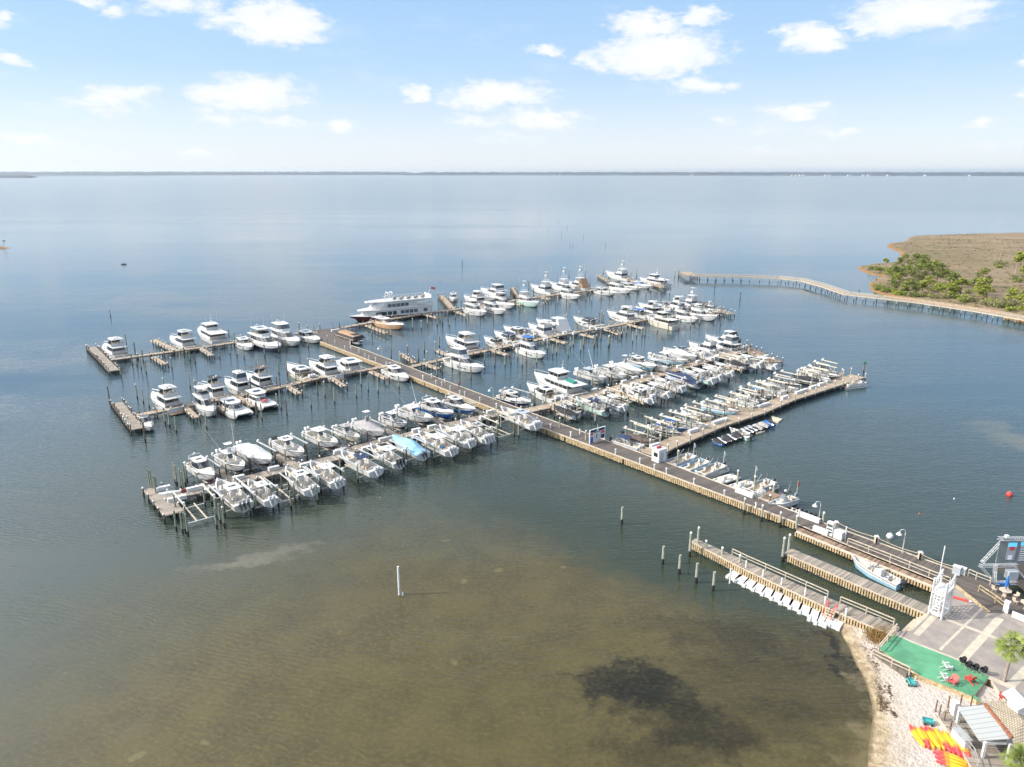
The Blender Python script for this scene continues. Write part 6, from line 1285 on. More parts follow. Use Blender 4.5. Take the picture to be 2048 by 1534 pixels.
C_ = [(1716,1232),(1735,1247),(1752,1262),(1764,1290),(1790,1320),(1830,1340),(1860,1360),(1890,1380),(1900,1400),(1910,1420),(1920,1430),(1930,1450),(1940,1470),(1950,1490),(1960,1510),(1970,1540),(1980,1570),(1990,1640)]
E_ = [(1760,1235),(1790,1262),(1800,1270),(1830,1300),(1870,1320),(1910,1335),(1950,1360),(1990,1380),(2060,1390),(2100,1400),(2100,1420),(2110,1440),(2120,1460),(2130,1480),(2140,1500),(2150,1530),(2160,1570),(2180,1640)]
m = MB(); rows = []
for a, b_, c_, e_ in zip(A_, B_, C_, E_):
    pa, pb, pc, pe = G(*a, 0), G(*b_, .42), G(*c_, .8), G(*e_, 1.0); pa2 = pa+(pa-pb).normalized()*1.2; r_ = [Vector((pa2.x, pa2.y, -.35)), Vector((pa.x, pa.y, -.02))]
    r_ += [Vector((pa.lerp(pb, k).x, pa.lerp(pb, k).y, .42*k**.8)) for k in (.25, .5, .75, 1)]+[Vector((pb.lerp(pc, k).x, pb.lerp(pc, k).y, .42+.38*k)) for k in (.5, 1)]+[Vector((pe.x, pe.y, 1.0))]
    rows.append(r_)
m.loft(rows, 0, closed=False, cap0=False, cap1=False); bo = m.build('beach', sandw, smooth=True); tag(bo, kind='structure')
import mathutils.bvhtree as bvt
dgx = bpy.context.evaluated_depsgraph_get(); bvh = bvt.BVHTree.FromPolygons(m.v, m.f)
def sandz(p): h_ = bvh.ray_cast(Vector((p.x, p.y, 20)), Vector((0, 0, -1))); return h_[0].z if h_[0] else .8
def onsand(px_, py_, dz=0):
    p = G(px_, py_, .8); z = sandz(p); p = G(px_, py_, z); return Vector((p.x, p.y, z+dz))
wr = mat('wrack', (.085, .055, .035), .95, var=.4); m = MB(); r = random.Random(9)
for (x0, y0, x1, y1, n_, sp_) in ((1700,1262,1712,1290,150,5),(1735,1310,1752,1345,160,7),(1748,1350,1762,1390,380,9),(1755,1385,1770,1420,420,9),(1776,1370,1782,1396,40,4),(1690,1275,1700,1300,60,3),(1785,1425,1792,1432,30,3),(1722,1290,1732,1300,60,5),(1745,1300,1775,1305,60,8)):
    for _ in range(n_):
        k = r.random(); x = x0+(x1-x0)*k+r.gauss(0, sp_*.6); y = y0+(y1-y0)*k+r.gauss(0, sp_*.5); p = onsand(x, y, .02); s_ = .06+.16*r.random(); a = r.uniform(0, 3.1)
        m.poly([p+Vector((math.cos(a)*s_, math.sin(a)*s_, 0)), p+Vector((-math.sin(a)*s_*.5, math.cos(a)*s_*.5, .05)), p-Vector((math.cos(a)*s_, math.sin(a)*s_, 0)), p+Vector((math.sin(a)*s_*.5, -math.cos(a)*s_*.5, .04))])
tag(m.build('seaweed_wrack', wr), kind='stuff')
# golden dune grass
gr = mat('dune_grass', (.30, .19, .07), .9, var=.4, vs=3); m = MB()
for _ in range(1500):
    x = r.gauss(1757, 13); y = r.gauss(1272, 8)
    if x < 1722 or x > 1792 or y > 1292 or y < 1250: continue
    p = onsand(x, y); a = r.uniform(0, 6.28); h_ = .4+.5*r.random(); d = Vector((math.cos(a), math.sin(a), 0)); w_ = Vector((-d.y, d.x, 0))*.04; m.poly([p-w_, p+w_, p+d*.3+Vector((0, 0, h_))])
tag(m.build('dune_grass', gr), kind='stuff')
# plaza
pav = bpy.data.materials.new('pavers'); pav.use_nodes = True; t = NT(pav.node_tree); b = t.n['Principled BSDF']; b.inputs['Roughness'].default_value = .85
u_ = t.new('ShaderNodeUVMap'); bk = t.new('ShaderNodeTexBrick'); t.l.new(u_.outputs[0], bk.inputs[0]); bk.inputs['Scale'].default_value = 3.2; bk.inputs['Color1'].default_value = (.27, .235, .215, 1); bk.inputs['Color2'].default_value = (.21, .19, .18, 1); bk.inputs['Mortar'].default_value = (.14, .13, .12, 1); bk.inputs['Mortar Size'].default_value = .015
ns = t.noise(u_.outputs[0], .5, 5, .6); t.l.new(t.mix(t.mapr(ns, .3, .7), bk.outputs[0], (.31, .27, .235)), b.inputs['Base Color'])
conc = mat('concrete_band', (.46, .41, .33), .85, var=.12, vs=.8)
PZ = DZ
pz = [(1855,1231),(1862,1222),(1869,1176),(1868,1158),(1910,1170),(1979,1226),(2012,1226),(2100,1262),(2200,1500),(2010,1400),(1979,1354),(1920,1322),(1824,1285),(1790,1268),(1800,1262),(1824,1262)]
w_ = [G(x, y, PZ) for x, y in pz]; m = MB(); o_ = w_[0].copy(); o_.z = 0; m.prism([(p.x-o_.x, p.y-o_.y) for p in w_], -.4, PZ, 0, 1, (math.cos(math.radians(-38)), math.sin(math.radians(-38))))
tag(m.build('plaza', [pav, conc], loc=o_), kind='structure')
m = MB()
def band(pts, w, k=0): 
    q = [G(x, y, PZ) for x, y in pts]; s_ = strip(q, w); m.poly([(a[0], a[1], PZ+.004+.004*k) for a in s_])
band([(1792,1272),(1824,1286),(1920,1323),(1979,1355),(2030,1378)], .8); band([(1925,1319),(2000,1236)], .9, 1); band([(1890,1238),(1966,1266),(2060,1306)], .6, 2); band([(1832,1270),(1876,1225)], .7, 1); band([(2020,1372),(2080,1312)], .9, 1)
for a, b_ in (((1880,1300),(1965,1216)),): band([a, b_], .3, 3)
tag(m.build('paving_bands', conc), kind='structure')
# steps to the water
m = MB()
for i in range(4):
    a, b_ = G(1824+1.5*i, 1262-2*i, 1.0), G(1853, 1232, 1.0); m.beam(Vector((a.x-.35*i, a.y+.1*i, 1.1-.3*i)), Vector((b_.x-.35*i, b_.y+.1*i, 1.1-.3*i)), .5, .2)
tag(m.build('water_steps', MT['timber_pale']), 'pale wooden steps at the plaza edge down to the water', 'steps')
turf = mat('green_turf', (.085, .26, .145), .95, var=.22, vs=.45)
gm = [(1789,1269),(1824,1285.5),(1920,1322.5),(1978.6,1354),(1949,1390.5),(1962,1402),(1953,1401),(1941,1392),(1873,1364),(1841,1352),(1757.5,1298.5)]
q = [G(x, y, PZ) for x, y in gm]; m = MB(); oc = q[0].copy(); oc.z = 0; m.prism([(p.x-oc.x, p.y-oc.y) for p in q], .7, PZ+.02, 0, 1); tag(m.build('green_mat', [turf, MT['timber_gold']], loc=oc), 'bright green turf deck between the plaza and the sand', 'turf deck')
railing('handrail_fence', 'white topped handrail on the sand side of the green deck', px([(1744,1314),(1783,1334),(1818,1350)], PZ), 1.0, 3.6, 'timber_pale')
railing('handrail_fence', 'wooden railing from the narrow dock down the green deck', px([(1792,1262),(1775,1283),(1757,1304)], PZ), 1.0, 2.4)
ramp = MB(); rp = [G(x, y, z) for x, y, z in ((1748,1305,1.0),(1757,1299,PZ),(1824,1345,PZ),(1812,1352,.9))]
ramp.prism([(p.x, p.y) for p in rp], .6, PZ-.02); tag(ramp.build('ramp', MT['planks_grey']), 'narrow grey ramp beside the green deck railing', 'ramp')
# dark ramp and stage deck
rp = [(1868,1158),(1899,1160),(1934,1149),(1981,1166),(2040,1195),(2120,1228),(2120,1262),(2012,1226),(1979,1226),(1910,1172)]
q = [G(x, y, DZ+.01) for x, y in rp]; oc = q[0].copy(); oc.z = 0; m = MB(); m.prism([(p.x-oc.x, p.y-oc.y) for p in q], DZ-.2, DZ+.012, 0, 1, (u2.y, -u2.x)); o = m.build('deck_terrace', [MT['planks_dark'], MT['timber_gold']], loc=oc); tag(o, 'dark plank terrace between the main pier and the plaza', 'terrace')
m = MB(); qa, qb = G(1911, 1172, DZ), G(1978, 1226, DZ); m.beam(qa+Vector((0, 0, .1)), qb+Vector((0, 0, .1)), .35, .2); tag(m.build('timber_kerb', MT['timber_gold']), 'golden timber kerb along the left edge of the dark terrace', 'kerb')
railing('handrail_fence', 'golden handrail along the terrace ramp', px([(1957,1184),(1990,1206),(2010,1222)], DZ), 1.05, 2.4, 'timber_gold')
railing('handrail_fence', 'weathered railing at the water edge of the dark terrace', px([(1936,1152),(1952,1159),(1980,1170)], DZ), 1.05, 2.6, 'timber_pale')
# lattice lifeguard / slide tower
def tw():
    A = G(1857, 1228, DZ); B = G(1882, 1240, DZ); C = G(1897, 1226, DZ); D = A+(C-B); h = 4.4; root = empty('stair_tower', A, 0, 'tall white lattice stair tower standing at the plaza edge', 'tower')
    R = [Vector((0, 0, 0)), B-A, C-A, D-A]
    for i, p in enumerate(R):
        m = MB(); hh = h+(1.1 if i in (2, 3) else .8); m.beam(p, p+Vector((0, 0, hh)), .18, .18); m.build('leg', MT['white_paint'], root)
    for i, j in ((0, 1), (3, 2)):
        a, b_ = R[i], R[j]
        m = MB(); m.beam(a+Vector((0, 0, .5)), b_+Vector((0, 0, 3.0)), .09, .08); m.beam(b_+Vector((0, 0, .5)), a+Vector((0, 0, 3.0)), .09, .08); m.build('cross_brace', MT['white_paint'], root)
        m = MB()
        for z in (.5, 3.3): m.beam(a+Vector((0, 0, z)), b_+Vector((0, 0, z)), .12, .2)
        m.build('girt', MT['white_paint'], root)
    m = MB()
    for i, j in ((1, 2), (0, 3)):
        for k in range(9): m.beam(R[i]+Vector((0, 0, .4+.4*k)), R[j]+Vector((0, 0, .4+.4*k)), .06, .08)
    m.build('rungs', MT['white_paint'], root)
    m = MB(); m.prism([(p.x, p.y) for p in R], h-.9, h-.75); m.build('platform', MT['white_paint'], root)
    for i, j in ((0, 3), (1, 2)):
        m = MB(); a, b_ = R[i]+Vector((0, 0, h+.1)), R[j]+Vector((0, 0, h+1.0)); m.beam(a, b_, .14, .2); m.beam(a-Vector((0, 0, .45)), b_-Vector((0, 0, .45)), .1, .14)
        for k in range(1, 5): c_ = a.lerp(b_, k/5); m.beam(c_, c_-Vector((0, 0, .9)), .08, .08)
        m.build('slanted_rail', MT['white_paint'], root)
    m = MB()
    for k in range(9): a = R[0].lerp(R[1], .5)+Vector((0, 0, .3+.4*k)); m.beam(a+(R[1]-R[0])*.25, a-(R[1]-R[0])*.25, .2, .04)
    m.build('treads', MT['white_paint'], root); m = MB(); a = R[0].lerp(R[1], .25); b_ = R[0].lerp(R[1], .75); m.beam(a+Vector((0, 0, .2)), a+Vector((0, 0, 3.9)), .1, .2); m.beam(b_+Vector((0, 0, .2)), b_+Vector((0, 0, 3.9)), .1, .2); m.build('stringer', MT['white_paint'], root)
tw()
p = G(1880, 1146, DZ); m = MB(); m.tube((0, 0, 0), (0, 0, 4.2), .08, .07, 8); tag(m.build('flagpole', MT['white_paint'], loc=p), 'bare white pole behind the stair tower', 'pole')
def pboard():
    p = G(1921, 1198, DZ+.08); e = empty('rescue_board', p, math.radians(-33), 'red rescue board with white tip lying on the plaza', 'rescue board'); m = MB()
    m.loft([[(x, -w, 0), (x, -w*.6, .1), (x, w*.6, .1), (x, w, 0), (x, 0, -.05)] for x, w in ((-1.25, .08), (-1.0, .24), (0, .28), (.95, .25), (1.25, .1))], lambda k, i: (2, 0, 0, 1)[k]); m.build('board', [MT['red_paint'], MT['cap_white'], MT['blue_paint']], e); m = MB(); m.box(-.2, .5, -.16, .16, .11, .15); m.build('deck_pad', MT['orange_red'], e)
pboard()
# palm
def palm(px_, py_, h, label, seed=1, z=None):
    r = random.Random(seed); p = onsand(px_, py_) if z is None else G(px_, py_, z); root = empty('palm_tree', p, 0, label, 'palm tree'); m = MB(); pts = [Vector((.25*(k/6)**2, 0, h*k/6)) for k in range(7)]
    for k in range(6): m.tube(pts[k], pts[k+1], .17-.01*k, .16-.01*k, 9)
    m.build('trunk', mat('palm_trunk', (.30, .24, .19), .9, var=.25, vs=4), root); tp = pts[-1]
    m = MB()
    for i in range(30): a = r.uniform(0, 6.28); z0 = -.7+.7*r.random(); m.tube(tp+Vector((.1*math.cos(a), .1*math.sin(a), z0)), tp+Vector((.32*math.cos(a), .32*math.sin(a), z0+.35)), .04, .02, 4)
    m.build('boot_skirt', MT['timber_gold'], root); m = MB()
    for i in range(46):
        a = i*2.4; el_ = r.uniform(-.55, 1.25); ln = 1.0+.3*r.random(); d = Vector((math.cos(a)*math.cos(el_), math.sin(a)*math.cos(el_), math.sin(el_))); c_ = tp+d*.9; side = d.cross(Vector((0, 0, 1))).normalized(); up = side.cross(d)
        m.tube(tp, c_, .025, .015, 4)
        for k in range(15):
            f_ = -1.25+2.5*k/14; dr = (d*math.cos(f_)+side*math.sin(f_)).normalized(); e = c_+dr*ln*(.8+.2*math.cos(f_)); e.z -= .28*ln*abs(math.sin(f_))+.22; w_ = dr.cross(up).normalized()*.035; m.poly([c_-w_, c_+w_, e])
            mid = c_.lerp(e, .55); m.poly([mid-w_*1.3, mid+w_*1.3, e+Vector((r.uniform(-.1, .1), r.uniform(-.1, .1), -.12))])
    m.build('crown', mat('palm_frond', (.20, .25, .05), .7, var=.35, vs=2), root); return root
palm(2006, 1371, 5.0, 'palm tree with bare trunk beside the plaza and sand', 3)
palm(2030, 1590, 3.6, 'palm tree whose green crown shows at the bottom right corner', 5, z=1.0)
# chairs, bins, loungers
def adirondack(px_, py_, rz, c, label, z=PZ+.02, sand=False):
    p = onsand(px_, py_) if sand else G(px_, py_, z); e = empty('adirondack_chair', p, rz, label, 'chair'); M_ = MT[c]
    m = MB()
    for k in range(5): m.box(-.3+.12*k, -.2+.12*k, -.28, .28, .28+.02*k, .31+.02*k)
    m.build('seat', M_, e); m = MB()
    for k in range(5): y = -.24+.12*k; m.beam((-.28, y, .28), (-.58, y*1.25, 1.0-.03*abs(k-2)), .10, .03)
    m.build('backrest', M_, e)
    for s_ in (-1, 1):
        m = MB(); m.box(-.5, .36, s_*.36-.07, s_*.36+.07, .55, .58); m.build('armrest', M_, e); m = MB(); m.box(.25, .33, s_*.33-.03, s_*.33+.03, 0, .55); m.build('leg', M_, e); m = MB(); m.beam((.3, s_*.29, .32), (-.75, s_*.29, .04), .04, .12); m.build('leg', M_, e)
adirondack(1895, 1338, .1, 'white_paint', 'white slatted beach chair nearest the plaza on the green deck')
adirondack(1891, 1360, .0, 'white_paint', 'white slatted beach chair beside the red one on the green deck')
adirondack(1904, 1368, -2.6, 'red_pink', 'red slatted beach chair touching the white one on the green deck')
adirondack(1939, 1362, 1.9, 'red_paint', 'red slatted beach chair alone near the black bins')
adirondack(2005, 1398, 2.6, 'red_paint', 'red slatted beach chair on the sand beside the tiled roof', sand=True)
for i, (x, y) in enumerate(((1924,1329),(1935,1338),(1949,1344),(1966,1349))):
    p = G(x, y, PZ+.02); e = empty('bucket_chair', p, math.radians(150), 'black round bucket chair on the green deck edge, %s from the left' % ORD[i], 'chair', 'black bucket chairs'); m = MB(); n = 10
    m.loft([[(q*math.cos(2*math.pi*k/n), q*math.sin(2*math.pi*k/n), z+(.25 if math.cos(2*math.pi*k/n) < 0 and z > .6 else 0)) for k in range(n)] for q, z in ((.16, .38), (.32, .42), (.38, .72), (.34, .72), (.26, .46))], cap0=True, cap1=True); m.build('shell', MT['canvas_black'], e)
    for a in range(4): m = MB(); m.tube((.2*math.cos(a*1.57+.8), .2*math.sin(a*1.57+.8), .4), (.34*math.cos(a*1.57+.8), .34*math.sin(a*1.57+.8), 0), .025, n=5); m.build('leg', MT['timber_gold'], e)
def cart(px_, py_, rz, label):
    p = onsand(px_, py_); e = empty('beach_trolley', p, rz, label, 'trolley'); m = MB(); m.box(-.5, .5, -.32, .32, .25, .32); m.box(-.5, .5, -.32, -.28, .3, .5); m.box(-.5, .5, .28, .32, .3, .5); m.box(-.5, -.46, -.32, .32, .3, .5); m.box(.46, .5, -.32, .32, .3, .5); m.build('tray', MT['teal_paint'], e)
    for i in (-1, 1):
        for j in (-1, 1): m = MB(); m.tube((i*.33, j*.34, .14), (i*.33, j*.42, .14), .14, n=10); m.build('wheel', MT['motor_black'], e)
    m = MB(); m.tube((.5, 0, .3), (.85, 0, .55), .03, n=5); m.build('handle', MT['teal_paint'], e)
cart(1822, 1369, 1.4, 'teal trolley on the sand below the green deck'); cart(1855, 1447, -.3, 'teal trolley on the sand above the kayaks')
# kayaks
ky = mat('kayak_yellow', (.80, .42, .02), .4, var=.1, vs=1.0); kr = mat('kayak_red', (.72, .05, .06), .4, var=.1); ko = mat('kayak_orange', (.80, .22, .03), .4)
def kayak(x0, y0, x1, y1, label, redend=0, lift_=.0, red=.28, L=3.9, roll=.35):
    a, b_ = onsand(x0, y0), onsand(x1, y1); d = (b_-a); e = empty('kayak', (a.x, a.y, max(a.z, b_.z)+.40+lift_), math.atan2(d.y, d.x), label, 'kayak', 'kayaks on the sand'); L = d.length; m = MB(); rings = []; N = 14
    for i in range(N+1):
        s = i/N; w = .40*max(.03, math.sin(math.pi*min(.999, max(.001, s))))**.62; rk = .22*abs(2*s-1)**3
        rings.append([(s*L, -w, .20+rk), (s*L, -w*.75, .06+rk), (s*L, 0, .0+rk), (s*L, w*.75, .06+rk), (s*L, w, .20+rk), (s*L, w*.8, .30+rk), (s*L, w*.45, .31+rk-.06), (s*L, 0, .26+rk), (s*L, -w*.45, .31+rk-.06), (s*L, -w*.8, .30+rk)])
    def mt(k, i): s = (k+.5)/N; q = s if redend == 0 else 1-s; return 1 if q < red else (2 if q < red+.1 or q > .93 else 0)
    m.loft(rings, mt, capm=1); o = m.build('hull', [ky, kr, ko], e, smooth=False); o.rotation_euler.x = math.pi+roll*.4
    m = MB(); m.beam((L*.15, 0, -.015), (L*.85, 0, -.015), .05, .05); q = m.build('keel_strip', ko, e); q.rotation_euler.x = math.pi+roll*.4
    for s in (): m = MB(); m.box(L*s-.35, L*s+.1, -.2, .2, .25, .29); m.box(L*s-.42, L*s-.34, -.2, .2, .25, .5, 0, .02); q = m.build('seat', MT['motor_black'], e); q.rotation_euler.x = roll
KS = [((1818,1452),(1849,1497)), ((1832,1458),(1858,1500)), ((1840,1455),(1868,1502)), ((1848,1455),(1880,1503)), ((1857,1457),(1889,1504)), ((1866,1460),(1900,1508)), ((1875,1463),(1908,1511)), ((1885,1466),(1919,1516)), ((1896,1470),(1930,1521)), ((1906,1474),(1942,1528))]
for i, ((a, b_), (c_, d)) in enumerate(KS): kayak(a, b_, c_, d, 'yellow kayak with %s, %s from the left in the row' % ('red bow' if i in (0, 2, 3, 4) else 'red stern', ORD[i]), 0 if i in (0, 2, 3, 4) else 1, .12*(i % 2))
for i in range(3): kayak(1866+3*i, 1507+9*i, 1938-2*i, 1531+5*i, 'orange yellow kayak lying crosswise below the row, %s of three' % ('topmost', 'middle', 'lowest')[i], 0, 0, .3)
# ---- floating jet ski pads beside the narrow dock
def pads():
    T = [((650,605),(515,690)), ((705,630),(600,735)), ((790,665),(690,780)), ((870,705),(785,822)), ((955,745),(880,870)), ((1045,785),(975,915)), ((1140,830),(1070,960)), ((1230,870),(1165,1005)), ((1320,915),(1265,1052)), ((1420,955),(1365,1125)), ((1500,1000),(1430,1165)), ((1570,1040),(1510,1160)), ((1650,1060),(1565,1190))]
    for i, (a, b_) in enumerate(T):
        p, q = P(14, *a, .4), P(14, *b_, .4); d = q-p; e = empty('floating_dock_pad', (p.x, p.y, 0), math.atan2(d.y, d.x), 'white floating jet ski pad beside the narrow dock, %s from the left' % ORD[i], 'floating pad', 'white floating pads'); L = d.length; w = .80
        m = MB(); m.box(0, L, -w, -w*.42, -.1, .38, 0, .03); m.box(0, L, w*.42, w, -.1, .38, 0, .03); m.box(0, L*.8, -w*.41, w*.41, -.1, .36); m.loft([[(L*.8, -w*.41, -.1), (L*.8, w*.41, -.1), (L*.8, w*.41, .36), (L*.8, -w*.41, .36)], [(L*.97, -w*.41, -.15), (L*.97, w*.41, -.15), (L*.97, w*.41, .12), (L*.97, -w*.41, .12)]]); m.build('float_body', MT['plastic_white'], e)
        m = MB()
        for k in range(3): m.box(L*(.15+.22*k), L*(.15+.22*k)+.35, -w*.12, w*.12, .365, .40)
        m.build('roller_tray', MT['timber_pale'], e)
        for k in (0.1, .9):
            m = MB(); m.tube((L*k, -w*.7, .38), (L*k, -w*.7, .5), .06, n=6); m.build('cleat', MT['galvanised'], e)
pads()
a, b_ = P(14, 668, 612, .42), P(14, 1690, 1085, .42); a.z = b_.z = .2; oc = a.copy(); m = MB(); m.beam((0, 0, 0), b_-a, 1.0, .42); o = m.build('floating_walkway', MT['plastic_white'], loc=oc); tag(o, 'long white floating walkway joining the jet ski pads beside the narrow dock', 'walkway')
p = P(11, 330, 590, DZ+.02); e = empty('paddle_rack', p, US, 'white paddle rack on the main pier beside the last pontoon boat', 'rack')
for k in range(6): m = MB(); m.path([(k*.35-1, 0, 0), (k*.35-1, 0, 1.1), (k*.35-1, .7, 1.1), (k*.35-1, .7, 0)], .04, 5); m.build('hoop', MT['white_paint'], e)
m = MB(); m.beam((-1.1, 0, .9), (.9, 0, .9), .06, .08); m.build('rack_bar', MT['white_paint'], e)
for i, (x, y) in enumerate(((522,600),(680,525),(855,615),(1045,700),(1285,810),(1490,890),(1705,1010))):
    p = P(14, x, y, 2.3); m = MB(); m.tube((0, 0, -.6), (0, 0, 2.3), .12, n=8); m.tube((0, 0, 2.3), (0, 0, 2.42), .13, .05, 8); tag(m.build('guide_post', MT['white_paint'], loc=(p.x, p.y, 0)), 'white guide post along the floating pads, %s from the left' % ORD[i], 'post', 'white guide posts')
m = MB(); a, b_ = P(14, 1515, 990, DZ), P(14, 1600, 1030, DZ); d = (b_-a).normalized(); nn_ = Vector((d.y, -d.x, 0))
e = empty('gangway_steps', a, 0, 'pinkish wooden steps from narrow dock down to the floats', 'steps')
for k in range(4): q = nn_*(.3*k)+Vector((0, 0, -.1-.25*k)); m.beam(q, q+(b_-a), .28, .06)
m.build('tread', MT['timber_pale'], e)
for q in (Vector((0, 0, 0)), b_-a):
    m = MB(); m.beam(q+Vector((0, 0, 1)), q+nn_*1.2+Vector((0, 0, .2)), .08, .1); m.beam(q, q+Vector((0, 0, 1)), .08, .08); m.beam(q+nn_*1.2+Vector((0, 0, -.8)), q+nn_*1.2+Vector((0, 0, .2)), .08, .08); m.build('handrail', MT['red_pink'], e)
# white floats beyond near right dock
for lab, c4 in (('white flat floating pad beside the bright blue jet ski', ((830,775),(945,805),(900,840),(850,815))), ('white flat floating pad between covered jet skis and runabout', ((640,925),(720,900),(770,930),(680,960)))):
    q = [P(9, x, y, .3) for x, y in c4]; m = MB(); oc = q[0].copy(); oc.z = 0; m.prism([(p.x-oc.x, p.y-oc.y) for p in q], -.1, .3); tag(m.build('floating_platform', MT['timber_pale'], loc=oc), lab, 'floating pad')
# ---- sign frame on the main pier
def sign():
    a, b_ = P(23, 300, 490, DZ), P(23, 600, 400, DZ); d = b_-a; L = d.length; ang = math.atan2(d.y, d.x); k_ = L
    e = empty('marina_sign', a, ang, 'large blue framed gateway sign with white banner on the main pier', 'sign'); h = 2.9
    b = MB(); b.box(-.1, .1, -.1, .1, 0, h); b.build('post', MT['white_paint'], e); b = MB(); b.box(L-.1, L+.1, -.1, .1, 0, h); b.build('post', MT['white_paint'], e)
    b = MB(); b.box(-.15, L+.15, -.12, .12, h, h+.08); b.box(-.15, L+.15, -.12, .12, h-.62, h-.56); b.build('top_frame', MT['white_paint'], e)
    b = MB(); b.box(.12, L-.12, -.05, .05, h-.55, h-.02); o = b.build('header_panel', MT['canvas_navy'], e); b = MB(); b.tube((L/2, -.06, h-.28), (L/2, -.09, h-.28), .34, n=16); b.build('round_emblem', MT['gelcoat_skyblue'], o); b = MB(); b.tube((L/2, -.095, h-.28), (L/2, -.11, h-.28), .2, n=16); b.build('emblem_centre', MT['cap_white'], o)
    for x0, x1, z0 in ((.12, L*.23, .1), (L*.77, L-.12, .55)):
        b = MB(); b.box(x0, x1, -.04, .04, z0, h-1.15); b.build('side_panel', MT['blue_paint' if x0 < 1 else 'canvas_navy'], e)
        b = MB(); b.box(x0, x1, -.04, .04, h-1.13, h-.66); b.build('side_panel_top', MT['red_pink'], e)
        b = MB(); b.box(x0+.08, x1-.08, -.055, -.04, h-1.5, h-1.2); b.build('side_notice', MT['cap_white'], e)
    b = MB(); b.box(L*.25, L*.73, -.03, .03, .35, h-.75); o = b.build('banner', MT['canvas_white'], e)
    b = MB(); x = L*.46; b.prism([(x-.1, .2), (x+.02, .2), (x+.12, .62), (x+.06, 1.0), (x-.08, 1.0), (x-.12, .6)], 0, .02); b.xf(Matrix(((1, 0, 0, 0), (0, 0, -1, -.035), (0, 1, 0, .75), (0, 0, 0, 1)))); b.build('banner_figure', MT['canvas_navy'], o)
    b = MB(); b.box(L*.25, L*.73, -.05, .05, h-.76, h-.70); b.build('banner_rod', MT['canvas_navy'], e); b = MB(); b.tube((L/2, 0, h), (L/2, 0, h+.9), .05, .03, 6); b.build('finial', MT['white_paint'], e)
sign()
# kiosk at the nearest right dock root
def kiosk():
    p = P(10, 905, 620, DZ); e = empty('fuel_kiosk', p, math.radians(36), 'narrow white kiosk with red sign at root of nearest right dock', 'kiosk'); b = MB(); b.box(-1.0, 1.0, -.9, .9, 0, 2.5); b.build('wall', MT['white_paint'], e)
    b = MB(); b.box(-1.15, 1.15, -1.05, 1.05, 2.5, 2.65); b.build('roof', MT['gelcoat_white'], e); b = MB(); b.box(-.5, .3, -.93, -.9, .1, 2.0); b.build('door', MT['gelcoat_grey'], e); b = MB(); b.box(-1.03, -1.0, -.6, .4, 1.1, 1.9); b.build('window', MT['glass_dark'], e)
    b = MB(); b.box(-.7, .5, -.1, .1, 2.66, 3.1); b.build('sign_board', MT['red_pink'], e); b = MB(); b.box(1.1, 1.9, -.6, .6, 0, 1.3, 0, .1); b.build('pump_cabinet', MT['gelcoat_grey'], e)
    b = MB(); b.tube((1.5, -.3, 1.3), (1.5, -.3, 2.2), .2, n=8); b.build('hose_reel', MT['blue_paint'], e)
kiosk()
def cabinet(w, x, y, sx_, sy_, h, c, label, name='service_cabinet', z=DZ):
    p = P(w, x, y, z); e = empty(name, p, math.radians(-50), label, 'cabinet'); b = MB(); b.box(-sx_/2, sx_/2, -sy_/2, sy_/2, .08, h, 0, .03); b.build('body', MT[c], e); b = MB(); b.box(-sx_/2-.04, sx_/2+.04, -sy_/2-.04, sy_/2+.04, h, h+.07, 0, .03); b.build('lid', MT['white_paint'], e); b = MB(); b.box(-sx_/2-.02, sx_/2+.02, -sy_/2-.02, sy_/2+.02, 0, .08); b.build('plinth', MT['galvanised'], e); return e
e = cabinet(11, 1020, 970, 1.0, .7, 2.1, 'white_paint', 'tall white fuel dispenser with dark display beside the boarding walkway', 'fuel_dispenser')
for z0, z1 in ((1.5, 1.9), (.95, 1.2), (.5, .75)): b = MB(); b.box(-.4, .4, -.375, -.352, z0, z1); b.build('display', MT['glass_grey'], e)
cabinet(11, 1110, 1005, 1.3, 1.0, 1.2, 'plastic_white', 'square white cabinet right of the fuel dispenser')
for i, (w, x, y) in enumerate(((11, 1083, 900), (11, 1493, 1050), (11, 1940, 1215))):
    p = P(w, x, y, DZ); e = empty('fence_post', p, 0, 'stout white capped timber post holding the pier rope, %s from the left' % ORD[i], 'post', 'stout rope posts'); b = MB(); b.box(-.25, .25, -.25, .25, 0, 1.0); b.build('timber', MT['timber_pale'], e); b = MB(); b.box(-.3, .3, -.3, .3, 1.0, 1.2, 0, .12); b.build('cap', MT['cap_white'], e)
cabinet(24, 660, 490, 1.0, .6, 1.2, 'gelcoat_grey', 'grey utility cabinet behind the stair tower'); cabinet(24, 780, 495, .8, .6, 1.0, 'plastic_white', 'white utility cabinet beside the grey one'); cabinet(24, 1670, 1270, .6, .6, 1.5, 'plastic_white', 'narrow white cabinet at the foot of the ramp')
p = P(11, 1175, 1020, DZ); m = MB(); m.tube((0, 0, 0), (0, 0, 2.2), .1, n=8); tag(m.build('post', MT['white_paint'], loc=p), 'plain white post at the start of the pier handrail', 'post')
# flag on pile
for i, (w, x, y, h) in enumerate(((11, 672, 645, 4.2), (10, 1565, 700, 3.6), (11, 248, 450, 3.6), (10, 1260, 600, 3.4))):
    p = P(w, x, y, 0); e = empty('flag_pole', p, 0, 'flag on a %s pole at the pier, %s from the right' % ('tall' if i == 0 else 'short', ORD[(0, 2, 1, 3)[i]]), 'flag', 'flags on the pier'); b = MB(); b.tube((0, 0, 0), (0, 0, h), .12 if i == 0 else .05, .05, 6); b.build('pole', MT['pile_pale' if i == 0 else 'white_paint'], e)
    b = MB(); b.poly([(0, 0, h), (.35, .05, h-.35), (.4, .05, h-1.0), (.05, 0, h-1.1)]); b.build('flag', MT['red_pink' if i == 0 else 'cap_white'], e)
